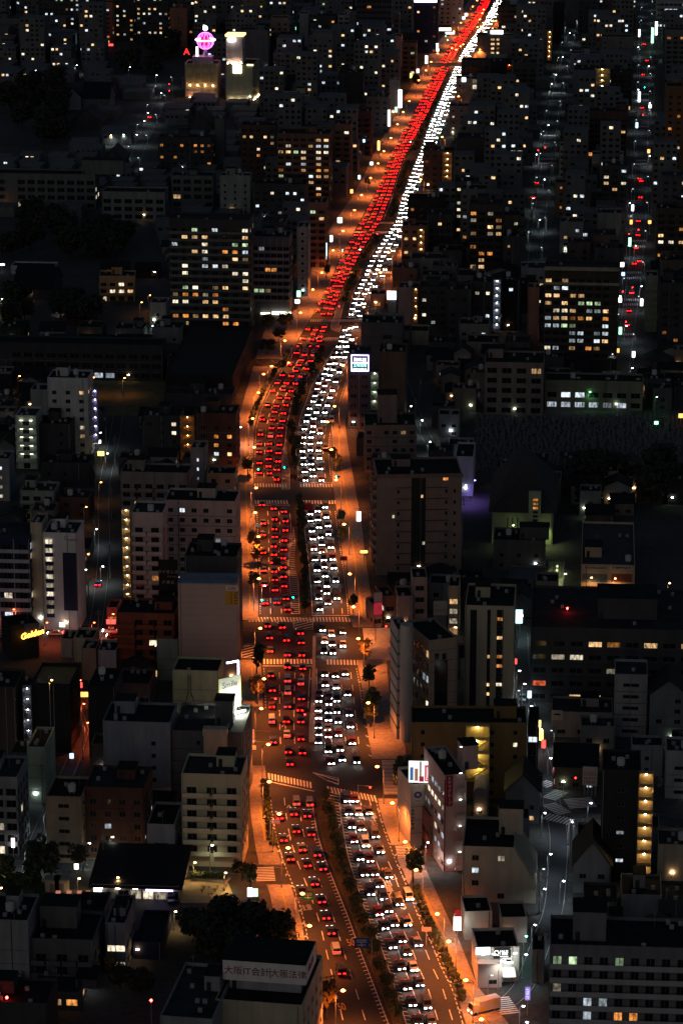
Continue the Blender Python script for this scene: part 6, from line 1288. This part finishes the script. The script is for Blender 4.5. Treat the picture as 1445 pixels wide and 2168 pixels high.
def far_car(p, d, away):
    """one of the cars too far off to single out; joined into the distant stream"""
    c, s = d.x, d.y; n0 = len(far.v)
    for (v, mi) in ((SMALL['raw'][0], 0),):
        base = len(far.v)
        for (x, y, z) in v.v: far.v.append((p.x + x*s + y*c, p.y - x*c + y*s, z + .065))
        for f in v.f: far.f.append(tuple(base+i for i in f)); far.m.append(0)
    for sx in (-1, 1):
        for (yy, zz, mi) in ((2.27, .72, 3 if away else 1), (-2.27, .86, 2 if away else 4)):
            b = MB(); b.box(sx*.56-.24, sx*.56+.24, yy-.03, yy+.03, zz-.1, zz+.1); base = len(far.v)
            for (x, y, z) in b.v: far.v.append((p.x + x*s + y*c, p.y - x*c + y*s, z + .065))
            for f in b.f: far.f.append(tuple(base+i for i in f)); far.m.append(mi)
def seg_name(py):
    return ('below the lower junction' if py > 1690 else 'above the lower junction' if py > 1420 else 'below the upper crossing' if py > 1070 else 'on the upper curve' if py > 735 else 'beyond the upper junction')
QUEUE = []; BUSES = [G(627,1702) , G(655,1704)]
def stream(f, side, r0, r1, gap, lname, skip=()):
    away = side == 'L'
    for p, d in along(lane_path(f, side, r0, r1), lambda: 5.0 + rnd.uniform(*gap)):
        py = proj(p.x, p.y)[1]
        if any(a <= py <= b for a, b in skip) or any((p - q).length < 6.5 for q in BUSES): continue
        QUEUE.append((py, p + Vector((rnd.uniform(-.2,.2), 0, 0)), d if away else -d, away, lname))
XW = ((1630,1692),(1300,1325),(1392,1412),(1020,1070),(672,722))
stream(.52, 'L', 2060, 740, (3.0, 8.0), 'middle', XW)
stream(.20, 'L', 1890, 740, (5.0, 16.0), 'kerb', XW)
stream(.81, 'L', 1840, 740, (3.0, 8.0), 'inner', XW)
stream(.22, 'R', 2200, 740, (2.0, 6.5), 'inner', XW + ((1470,1580),))
stream(.43, 'R', 2200, 740, (1.8, 6.0), 'middle', XW)
stream(.68, 'R', 2000, 740, (3.5, 12), 'kerb', XW)
for f, gp in ((.2, (4,12)), (.5, (2.5,7)), (.8, (2,6))): stream(f, 'L', 735, -60, gp, 'far', ((672,690),))
for f, gp in ((.22, (2.5,7)), (.5, (2.5,8)), (.75, (6,18))): stream(f, 'R', 735, -60, gp, 'far', ((672,690),))
QUEUE.sort(key=lambda q: -q[0])
SHADES = [1]*8 + [2] + [3]*4 + [4]*3 + [0]
for i, (py, p, dd, away, lname) in enumerate(QUEUE):
    if i < 285:
        col, cn = COLS[rnd.choice(SHADES)]; kind = 'van' if rnd.random() < .25 else 'car'; count['n'] += 1
        car(col, cn, kind, p, math.atan2(dd.y, dd.x) - math.pi/2, '%s %s, %s lane %s, %s' % (cn, kind, lname, seg_name(py), 'driving away' if away else 'driving towards us'), '%s %ss, %s %s lane, %s' % (cn, kind, 'outbound' if away else 'inbound', lname, seg_name(py)), away=away)
    else: far_car(p, dd, away)
fo = far.build('distant_traffic', [paint((.06,.06,.065), .35, .3, .3, .5), HEADL, TAILL, HEADD, TAILD]); tag(fo, 'dense distant traffic of red and white lights filling the far avenue', 'traffic', kind='stuff')
# turn queue beside the island
for i in range(7):
    for j, px in enumerate((675, 695)):
        y = 1470 + i*17.5 + rnd.uniform(-3.5,3.5) + j*5; p = G(px + (1566-y)*.02*(j) - 1 + rnd.uniform(-1.2,1.2), y); car(*COLS[(1,3,1,4,2,1,0,3,1,5,1,4,3,1)[i*2+j]], 'car', p, math.pi + rnd.uniform(-.04,.04), away=False, label= '%s car with white headlights, %s in the %s turning queue' % (COLS[(1,3,1,4,2,1,0,3,1,5,1,4,3,1)[i*2+j]][1], ('first','second','third','fourth','fifth','sixth','seventh')[6-i], ('left','right')[j]), group='turning queue beside the island')
for k, (px, py) in enumerate(((627,1702),(655,1704))): car((.35,.36,.37), 'pale grey', 'van', G(px, py), R(4), ('left','right')[k]+' of two pale grey vans waiting at the lower crossing', None, away=True)
car((.6,.6,.6), 'white', 'van', G(863, 1902), R(190), 'white van parked at the right kerb below the cycle lettering', None, back=True)
car((.03,.03,.035), 'black', 'van', G(689, 952), R(182), 'black van parked at the right kerb of the curve', None, front=False)
car((.6,.6,.6), 'white', 'van', G(702, 893), R(178), 'white van parked under the lamp on the curve', None, front=False)
car((.03,.03,.035), 'black', 'car', G(363, 1908), R(185), 'black car parked before the convenience store', None, front=False, back=False)
car((.28,.29,.3), 'silver', 'van', G(225, 1905), R(180), 'silver van beside the store fuel lane', None, front=False, back=False)
car((.03,.03,.035), 'black', 'van', G(275, 1812), R(90), 'black van in the car park under the dark brown block', None, front=False, back=False)
car((.6,.6,.6), 'white', 'car', G(118, 1345), R(90), 'white car on the red lit cross street below the hotel', None); car((.6,.6,.6), 'white', 'car', G(235, 1340), R(90), 'white car by the red shop on the cross street', None); car((.28,.29,.3), 'silver', 'car', G(12, 1352), R(-90), 'silver car on the cross street at the left edge', None); car((.25,.02,.02), 'dark red', 'car', G(243, 1350), R(90), 'dark red car by the red shop on the cross street', None)
car((.02,.04,.12), 'navy', 'car', G(208, 1240), R(0), 'navy car in the dark left lane with tail lights', None); car((.28,.29,.3), 'silver', 'car', G(1105, 1482), R(175), 'silver car in the lane beside the cream slotted tower', None, front=False, back=False)
for px, py, a, c, lab in ((1135,389,0,4,'dark red car with tail lights on the right upper street'),(1128,420,0,2,'silver car parked on the right upper street'),(1352,380,0,1,'black car with tail lights on the far right street'),(1356,385,0,0,'white car with tail lights on the far right street'),(1350,470,0,3,'navy car with tail lights on the far right street'),(1345,527,0,0,'white car braking at the far right crossing'),(1352,555,0,2,'silver car braking at the far right crossing'),(1341,560,0,1,'black car braking left of the far right crossing'),(1336,622,0,0,'white car at the lower far right crossing'),(1330,660,0,4,'dark red car at the lower far right crossing'),(1326,690,0,2,'silver car low on the far right street'),(1354,420,0,4,'dark red car on the far right street'),(1349,500,0,1,'black car below the navy car on the far right street'),(1360,160,0,4,'dark red car near the top of the far right street'),(1358,230,0,3,'navy car at a far right crossing'),(1362,95,0,1,'black car at the top of the far right street'),(1368,130,0,0,'white car at the top of the far right street'),(318,250,0,0,'white car on the left upper street'),(548,648,0,0,'white car by the station road left of the junction')):
    car(*COLS[c], 'car', G(px, py), R(-4), lab, None)
# delivery truck turning at the lower right
tr = empty('delivery_truck', G(1024, 2142), R(118)); tag(tr, 'white box truck with yellow oval emblems turning at the lower right corner', 'truck')
m = MB(); m.box(-1.1,1.1,-3.4,1.9,.7,3.1); bx_ = m.build('cargo_box', C(.6,.56,.54,.15), tr); m = MB(); m.box(-1.02,1.02,2.0,3.5,.5,1.5); m.poly([(-1.02,2.0,1.5),(1.02,2.0,1.5),(.95,2.1,2.5),(-.95,2.1,2.5)])
for s_ in (-1,1): m.poly([(s_*1.02,2.0,1.5),(s_*1.02,3.5,1.5),(s_*.95,3.1,2.5),(s_*.95,2.1,2.5)])
m.quad((-.95,2.1,2.5),(.95,2.1,2.5),(.95,3.1,2.5),(-.95,3.1,2.5)); m.build('cab', C(.62,.58,.55,.1), tr)
m = MB(); m.quad((-.98,3.5,1.51),(.98,3.5,1.51),(.92,3.12,2.45),(-.92,3.12,2.45)); m.build('windscreen', GLASS, tr); m = MB(); m.box(-1.0,1.0,-3.3,3.3,.45,.69); m.build('chassis', DARKM, tr)
for sx in (-1,1):
    for yy in (2.7,-2.2): w_ = MB(); w_.tube((-.13,0,0),(.13,0,0),.42,seg=10); w_.build('wheel', RUB, tr, (sx*.95, yy, .42))
    h_ = MB(); h_.box(-.2,.2,0,.06,-.12,.12); h_.build('headlight', glow((1,.75,.4), 25), tr, (sx*.75, 3.5, .85))
for s_, rz_ in ((1, R(90)), (-1, R(-90))):
    for (yy, zz, w1, h1) in ((-2.2,2.3,.62,.5),(.9,1.25,.75,.4)):
        m = MB(); m.poly([(w1*math.cos(a*.4), 0, h1*math.sin(a*.4)) for a in range(16)]); em = m.build('emblem', paint((.75,.5,.02),.6,.1,1), tr, (s_*1.115, yy, zz), rz_)
# ------------------------------------------------------------------ trees and hedges
LEAFM = {}
def leaf(col):
    if col in LEAFM: return LEAFM[col]
    m, nt, out = _mat('foliage'); p = nt.nodes.new('ShaderNodeBsdfPrincipled'); nt.links.new(p.outputs[0], out.inputs[0]); p.inputs['Roughness'].default_value = .7
    g_ = nt.nodes.new('ShaderNodeNewGeometry'); rp = nt.nodes.new('ShaderNodeMapRange'); rp.inputs[3].default_value = .55; rp.inputs[4].default_value = 1.35; nt.links.new(g_.outputs['Random Per Island'], rp.inputs[0])
    mx = nt.nodes.new('ShaderNodeVectorMath'); mx.operation = 'SCALE'; mx.inputs[0].default_value = col; nt.links.new(rp.outputs[0], mx.inputs[3]); nt.links.new(mx.outputs[0], p.inputs['Base Color'])
    LEAFM[col] = m; return m
TREES = {}
def tree_mesh(kind, seed):
    k = (kind, seed)
    if k in TREES: return TREES[k]
    rg = random.Random(seed*31+5); cr = MB(); tk = MB()
    nl, rx, rz, zc, th, ls, col = {'street': (420, 1.7, 2.0, 4.4, 3.4, .34, (.07,.085,.025)), 'autumn': (420, 1.8, 2.0, 4.6, 3.4, .34, (.16,.10,.02)), 'shrub': (260, 1.2, .9, 1.1, .7, .28, (.055,.075,.025)), 'big': (1700, 5.2, 4.2, 6.6, 5.0, .55, (.020,.024,.012)), 'round': (900, 3.2, 2.4, 4.6, 3.4, .36, (.05,.045,.02)), 'dark': (380, 1.5, 2.6, 4.4, 3.0, .36, (.03,.045,.02))}[kind]  # the amber kind differs from street trees mainly by leaf colour
    clumps = [(rg.uniform(-1,1)*rx*.62, rg.uniform(-1,1)*rx*.62, zc+rg.uniform(-1,1)*rz*.6, rg.uniform(.35,.62)) for _ in range(11 if kind != 'big' else 26)]
    for _ in range(nl):
        c = rg.choice(clumps); v = Vector((rg.gauss(0,1), rg.gauss(0,1), rg.gauss(0,1))).normalized()*rg.uniform(.55,1.0)
        p = Vector((c[0]+v.x*rx*c[3], c[1]+v.y*rx*c[3], max(.15, c[2]+v.z*rz*c[3])))
        n = (v + Vector((rg.gauss(0,.5), rg.gauss(0,.5), rg.gauss(0,.5)+.4))).normalized(); u = n.cross(Vector((rg.gauss(0,1),rg.gauss(0,1),rg.gauss(0,1)))).normalized(); w = n.cross(u); s_ = ls*rg.uniform(.6,1.3)
        cr.quad(p-u*s_-w*s_*.6, p+u*s_-w*s_*.6, p+u*s_*.7+w*s_*.7, p-u*s_*.7+w*s_*.7)
    tk.tube((0,0,0),(0,0,th), .16 if kind != 'big' else .4, .09, seg=6)
    for c in clumps[:6]: tk.tube((0,0,th*.8),(c[0]*.8,c[1]*.8,c[2]), .07 if kind != 'big' else .18, .03, seg=4)
    TREES[k] = (cr.mesh('crown', leaf(col)), tk.mesh('trunk', BARK)); return TREES[k]
def tree(kind, px, py, sc, label, group, name=None, z=.17):
    p = G(px, py) if not isinstance(px, Vector) else px; cr, tk = tree_mesh(kind, rnd.randrange(3)); e = empty(name or ('shrub' if kind == 'shrub' else 'tree'), (p.x, p.y, z), rnd.uniform(0, 6.3)); e.scale = (sc, sc, sc*rnd.uniform(.9,1.12)); tag(e, label, 'shrub' if kind == 'shrub' else 'tree', group)
    put('trunk', tk, e); put('crown', cr, e)
lo_med = [(interp(ML, y)*.45 + interp(MR, y)*.55, y) for y in range(2165, 1700, -11)]
for i, (px, py) in enumerate(lo_med): tree('shrub' if i % 3 else 'street', px + rnd.uniform(-3,3), py, rnd.uniform(.85,1.2) if i % 3 else rnd.uniform(.55,.8), 'shrub in the median planting below the lower crossing' if i % 3 else 'young tree in the median planting below the lower crossing', 'median shrubs below the lower crossing' if i % 3 else 'median trees below the lower crossing', z=.2)
for i, y in enumerate(list(range(1300, 1076, -12)) + list(range(1016, 900, -13)) + list(range(890, 750, -11))):
    px = interp([(648,1320),(645,1240),(641,1192),(637,1116),(631,1060),(626,1030),(621,980),(615,940),(622,900),(626,880),(637,846),(650,815),(667,790),(690,745)], y)
    tree('dark' if i % 2 == 0 else 'shrub', px + rnd.uniform(-2,2), y, rnd.uniform(.75,1.0), 'slim dark tree on the median above the tiled store' if i % 2 == 0 else 'dark shrub on the median above the tiled store', 'median trees above the tiled store' if i % 2 == 0 else 'median shrubs above the tiled store', z=.2)
for y in list(range(640, 566, -12)) + list(range(548, 500, -10)) + list(range(460, 340, -10)) + list(range(318, 200, -12)): tree('shrub', (interp(ML, y)+interp(MR, y))/2, y, 1.2, 'small shrub on the far median beyond the junction', 'far median shrubs', z=.2)
for k, px, py, s_, lab in (('autumn',545,1492,1.15,'round amber lit tree on the left pavement below the Smile sign'),('dark',543,1425,1.3,'dark slim tree at the left corner below the hatched zone'),('autumn',537,1176,1.1,'upper of two amber trees on the left pavement'),('autumn',540,1200,1.0,'lower of two amber trees on the left pavement'),('street',537,1252,1.0,'green street tree on the left pavement above the crossing'),('street',525,1010,1.1,'tree on the left pavement above the upper crossing'),('street',630,968,1.2,'large median tree with a green signal beside it'),
   ('autumn',769,1412,1.25,'bright amber tree at the right corner of the junction'),('street',781,1462,1.1,'tree on the right pavement below the amber tree'),('street',787,1512,1.15,'leafy tree under a lamp on the right pavement'),('street',784,1540,1.1,'lower leafy tree on the right pavement before the banded tower'),('dark',852,1690,1.6,'tall dark tree at the right side street corner'),('street',874,1872,1.25,'tree in a pool of light on the right pavement'),('street',705,985,.9,'left of two trees on the right pavement by the curve'),('street',711,1000,1.0,'right of two trees on the right pavement by the curve'),('street',721,1112,.8,'small tree on the right kerb strip by the brown slab'),('street',723,1150,.8,'second small tree on the right kerb strip by the brown slab'),('street',747,1298,.9,'tree on the right kerb above the store crossing'),
   ('round',568,700,1.0,'left of the two round clipped trees in front of the shop sign'),('round',606,700,1.0,'right of the two round clipped trees in front of the shop sign'),('round',590,722,.8,'low clipped tree in the left plaza'),('round',566,752,1.0,'dark tree on the left plaza beside the station road'),('street',600,790,.8,'tree beside the cycle stands on the left plaza'),('autumn',778,402,.9,'amber tree by the far left kerb'),('street',880,190,1.4,'bushy tree at the far left kerb'),('street',690,590,1.0,'tree on the left kerb beside the far crossing'),
   ('big',420,1998,.85,'leftmost big dark tree above the lettered board'),('big',470,1985,.9,'big dark tree at the back of the clump'),('big',455,2034,.9,'big dark tree in front of the clump'),('big',530,2006,.9,'big dark tree in the middle of the clump'),('big',585,2018,.85,'big dark tree nearest the avenue'),('big',510,2045,.9,'lower big dark tree beside the lettered board'),('big',610,2052,.75,'smaller dark tree overhanging the avenue kerb'),('street',665,2080,1.2,'small tree on the left kerb right of the lettered board'),('autumn',692,2160,1.3,'amber lit tree at the bottom beside the lettered block'),
   ('dark',72,1868,1.4,'left of three dark cypress trees in the park'),('dark',86,1866,1.5,'middle of three dark cypress trees in the park'),('dark',110,1872,1.5,'right of three dark cypress trees in the park'),('street',16,1872,1.2,'small lit tree at the park edge, left'),('round',176,1848,.9,'dark tree beside the store roof'),('street',530,1888,1.1,'tree over the pylon sign'),('round',512,1866,.7,'dark bush at the plaza corner by the avenue'),('big',300,2110,.55,'small dark tree between the lit house and the shed'),('big',255,2095,.5,'dark tree behind the lit house'),('autumn',238,2078,.9,'olive lit bush under the narrow stair block')):
    tree(k, px, py, s_, lab, None)
for i in range(15): tree('shrub', rnd.uniform(0, 90), rnd.uniform(1862, 1912), rnd.uniform(.9,1.4), 'rounded shrub on the lawn beside the store', 'shrubs on the store lawn')
for i in range(9): tree('shrub', 410+8*i, 1862+i*.5, .75, 'low flowering shrub in the planter by the plaza', 'shrubs of the plaza planter', z=.6)
for y in range(1790, 1660, -9): tree('shrub', interp(KL, y)-5, y, .8, 'clipped shrub along the left kerb beside the cream flats', 'kerb shrubs beside the cream flats')
for y in range(2120, 1880, -11): tree('shrub', interp(KR, y)+9, y, .85, 'clipped shrub along the right kerb in the lower part', 'kerb shrubs lower right')
for y in range(900, 740, -10): tree('shrub', interp(KL, y)-8, y, .9, 'hedge shrub along the left kerb of the curve', 'kerb shrubs of the curve')
# dark groves in the temple district and cemetery
def grove(x0, x1, y0, y1, n, lab, sc):
    for i in range(n): tree('big', rnd.uniform(x0, x1), rnd.uniform(y0, y1), sc*rnd.uniform(.8,1.2), lab, lab)
grove(20, 130, 190, 330, 16, 'dark tree of the temple grove at the far left', 1.3); grove(260, 390, 110, 160, 9, 'dark tree in the park before the neon globe', 1.2); grove(560, 640, 120, 150, 8, 'dark tree in the small park right of the lit hotels', 1.2); grove(0, 300, 470, 560, 14, 'dark tree of the shrine wood behind the car park', 1.1); grove(20, 190, 640, 700, 9, 'dark tree behind the long school', 1.0); grove(1210, 1445, 1010, 1075, 12, 'dark tree along the cemetery edge, right', 1.0); grove(420, 520, 85, 120, 5, 'dark tree between the neon globe and the towers', 1.2)
# cemetery stones
st_ = MB(); st_.box(-.5,.5,-.5,.5,0,.35); st_.box(-.22,.22,-.22,.22,.351,1.5); GST = st_.mesh('gravestone', C(.16,.16,.165))
cem = MB()
for r_i in range(26):
    for c_i in range(46):
        px, py = 1010 + c_i*9.6 + rnd.uniform(-4,4), 884 + r_i*4.6 + rnd.uniform(-1.5,1.5)
        p = G(px, py)
        if px > 1440 or rnd.random() < .12: continue
        a = rnd.uniform(-.1,.1); h_ = rnd.uniform(1.1, 2.0)
        cem.box(p.x-.5, p.x+.5, p.y-.5, p.y+.5, .01, .35); cem.box(p.x-.22, p.x+.22, p.y-.22, p.y+.22, .351, h_)
tag(cem.build('gravestones', C(.16,.16,.165)), 'rows of dim grey gravestones in the cemetery on the right', 'gravestones', kind='stuff')
# ------------------------------------------------------------------ low houses that fill the blocks
OCC = set()
CE = 2.0
def mark_poly(P, pad=0.0):
    xs = [p[0] for p in P]; ys = [p[1] for p in P]
    for ix in range(int((min(xs)-pad)//CE), int((max(xs)+pad)//CE)+1):
        for iy in range(int((min(ys)-pad)//CE), int((max(ys)+pad)//CE)+1):
            x_, y_ = (ix+.5)*CE, (iy+.5)*CE; inside = True; sgn = 0
            for (a, b_) in zip(P, list(P[1:]) + [P[0]]):
                L_ = math.hypot(b_[0]-a[0], b_[1]-a[1]) or 1; cr_ = ((b_[0]-a[0])*(y_-a[1]) - (b_[1]-a[1])*(x_-a[0]))/L_
                if cr_ < -pad - 1.2: inside = False; break
            if inside: OCC.add((ix, iy))
def ccw(P): 
    a = sum(p[0]*q[1]-q[0]*p[1] for p, q in zip(P, list(P[1:])+[P[0]])); return P if a > 0 else P[::-1]
def foot(s): return ccw([tuple((s.A + s.e*u + s.n*v)[:2]) for u, v in ((0,0),(s.w,0),(s.w,s.d),(0,s.d))])
for s in ALLB: mark_poly(foot(s), .6)
for ya, yb in zip(ROWS, ROWS[1:]):
    P = [G(interp(SL,ya),ya), G(interp(SR,ya),ya), G(interp(SR,yb),yb), G(interp(SL,yb),yb)]; mark_poly(ccw([tuple(p[:2]) for p in P]), .8)
for P, w_ in STREETS:
    for a, b_ in zip(P, P[1:]):
        d = (b_-a).normalized(); n = Vector((-d.y, d.x, 0))*(w_/2+.3); mark_poly(ccw([tuple(v[:2]) for v in (a+n, a-n, b_-n, b_+n)]), .2)
for reg in ([(150,880),(345,880),(352,806),(150,806)], [(-30,1935),(500,1935),(510,1848),(-30,1848)], [(-30,2200),(650,2200),(640,1930),(-30,1930)], [(1000,1003),(1470,1003),(1470,876),(1010,876)], [(10,340),(140,340),(140,185),(10,185)], [(255,170),(392,170),(392,105),(255,105)], [(556,155),(645,155),(645,115),(556,115)], [(-30,570),(310,570),(310,462),(-30,462)], [(15,706),(345,706),(345,590),(120,590)], [(530,770),(640,770),(640,668),(530,668)], [(-30,1450),(100,1450),(100,1395),(-30,1395)], [(950,1130),(1050,1130),(1040,1050),(950,1050)], [(1000,1165),(1200,1165),(1200,1150),(1000,1150)], [(960,2168),(1110,2168),(1110,2085),(960,2085)], [(1190,1300),(1460,1300),(1460,1080),(1360,1080)]):
    mark_poly(ccw([tuple(G(*p)[:2]) for p in reg]), 0)
BANDS = [(SL, SR, 2300, -60)]
for P, w_ in STREETS:
    pr_ = [proj(p.x, p.y) for p in P]; pr_.sort(key=lambda q: -q[1])
    if pr_[0][1]-pr_[-1][1] > 150: BANDS.append(([(x-16 if y < 900 else x-24, y) for x, y in pr_], [(x+16 if y < 900 else x+24, y) for x, y in pr_], pr_[0][1], pr_[-1][1]))
def blocks(cx, cyy, w_, hgt):
    xa, yb_ = proj(cx-.5, cyy); xb, _ = proj(cx+w_+2, cyy); yt_ = proj(cx, cyy, hgt)[1]
    for (ta, tb, r0, r1) in BANDS:
        y = min(yb_-6, r0)
        while y > max(yt_, r1):
            if xb > interp(ta, y) and xa < interp(tb, y): return True
            y -= 6
    return False
fills = []; HAND = list(ALLB)
y_ = 560.0
while y_ < 2350:
    near = y_ < 1150; cw_, cd_ = (10.5, 12.0) if near else ((15, 17) if y_ < 1600 else (19, 22)); half = y_*.121 + 8; x_ = -half
    while x_ < half:
        w_, d_ = cw_*rnd.uniform(.62,.86), cd_*rnd.uniform(.6,.82); yaw = 4.7 + rnd.uniform(-2,2); cx = x_ + cw_*.1 + rnd.uniform(0, .6); cyy = y_ + rnd.uniform(0, 1.5)
        cells = [(int((cx+u)//CE), int((cyy+v)//CE)) for u in [w_*k/5 for k in range(6)] for v in [d_*k/5 for k in range(6)]]
        if not any(c in OCC for c in cells):
            hgt = rnd.choice((5.6,6.2,8.4,8.8,9.2)) if near else rnd.choice((9,12,15,18,24,30,36)) if y_ > 1350 else rnd.choice((6,8.5,9,9,12))
            while hgt > 6 and blocks(cx, cyy, w_, hgt): hgt *= .8
            if 1050 < y_ < 1500 and cx < -60 : hgt = rnd.choice((5.5,6,6.5))
            pr = proj(cx+w_/2, cyy, hgt)
            pb_ = proj(cx+w_/2, cyy)
            if pb_[0] < 575 and 150 < pb_[1] < 660: hgt = rnd.choice((4.8,5.4,6.0)); pr = proj(cx+w_/2, cyy, hgt)
            if -10 < pr[0] < PW+10 and pr[1] > -40: fills.append((cx, cyy, w_, d_, hgt, yaw))
            for c in cells: OCC.add(c)
        x_ += cw_
    y_ += cd_
fills.sort(key=lambda f: f[1])
FC = [DRK, DGR, C(.2,.2,.2), C(.18,.15,.12), C(.1,.08,.07), GRY, C(.07,.07,.08), C(.24,.2,.16), BLK]
rest = MB()
for i, (cx, cyy, w_, d_, hgt, yaw) in enumerate(fills):
    A = Vector((cx, cyy, 0)); mx_, my_ = cx+w_/2, cyy+d_/2
    nb = min(HAND, key=lambda b: (b.A.x+b.w/2-mx_)**2 + (b.A.y+b.d/2-my_)**2*.6); dx_, dy_ = mx_-(nb.A.x+nb.w/2), my_-(nb.A.y+nb.d/2)
    rel = ('right of' if dx_ > 0 else 'left of') if abs(dx_) > abs(dy_) else ('behind' if dy_ > 0 else 'in front of')
    base_l = nb.label.split(' ')[:8]
    while base_l[-1] in ('a','the','of','in','with','and','beside','behind','at','on','by','its','right','left','below','above','to','under','an','one','between','facing','from','near','right,','whose','carrying','open','through','upper','lower','top','each','few','dark','white','small','lit','pale'): base_l.pop()
    def LB_(what): return ('%s %s the %s' % (what, rel, ' '.join(base_l).rstrip(',')))
    if i < 300:
        if rnd.random() < (.42 if hgt > 6.1 else .85) and hgt < 9.5:
            gable('house', LB_('tile roofed house'), 0, 10+i, 0, 0, d_, rnd.uniform(1.6,2.6), rnd.choice(FC), yaw, rnd.random() < .6, lit=.05, group='tile roofed houses ' + rel + ' the ' + ' '.join(base_l), world=(A, w_, hgt*.75))
        else:
            s = Bld('house' if hgt < 10 else 'apartment_block', LB_('flat roofed house' if hgt < 10 else 'low block of flats'), i, 0, 0, 0, d_, yaw, 'building', 'flat roofed buildings ' + rel + ' the ' + ' '.join(base_l), (A, w_, hgt))
            s.body(rnd.choice(FC), rnd.choice(('few','punch','house')) if hgt < 13 else rnd.choice(('balcony','punch')), .05 if hgt < 10 else .17); s.clutter(2, None, None if rnd.random() < .3 else False)
    else:
        yw = R(yaw); e_, n_ = Vector((math.cos(yw), -math.sin(yw), 0)), Vector((math.sin(yw), math.cos(yw), 0)); P = [A, A+e_*w_, A+e_*w_+n_*d_, A+n_*d_]
        rest.prism([(p.x, p.y) for p in P], 0, hgt); mw = int(w_/2.6)
        for f in range(1, int(hgt/3)):
            for c in range(mw):
                if rnd.random() < .7:
                    a = A + e_*(w_*(c+.25)/mw) - n_*.03; b_ = A + e_*(w_*(c+.8)/mw) - n_*.03; rest.quad((a.x,a.y,f*3+.8),(b_.x,b_.y,f*3+.8),(b_.x,b_.y,f*3+2.1),(a.x,a.y,f*3+2.1), 1 if rnd.random() < .84 else 2 + rnd.randrange(3))
if rest.f: tag(rest.build('distant_buildings', [DGR, GLASS, LIT['warm'], LIT['cool'], LIT['white']]), 'mass of dim distant buildings filling the far city', 'buildings', kind='stuff')
print('fills', len(fills), 'cars', count['n'], 'objs', len(bpy.data.objects))
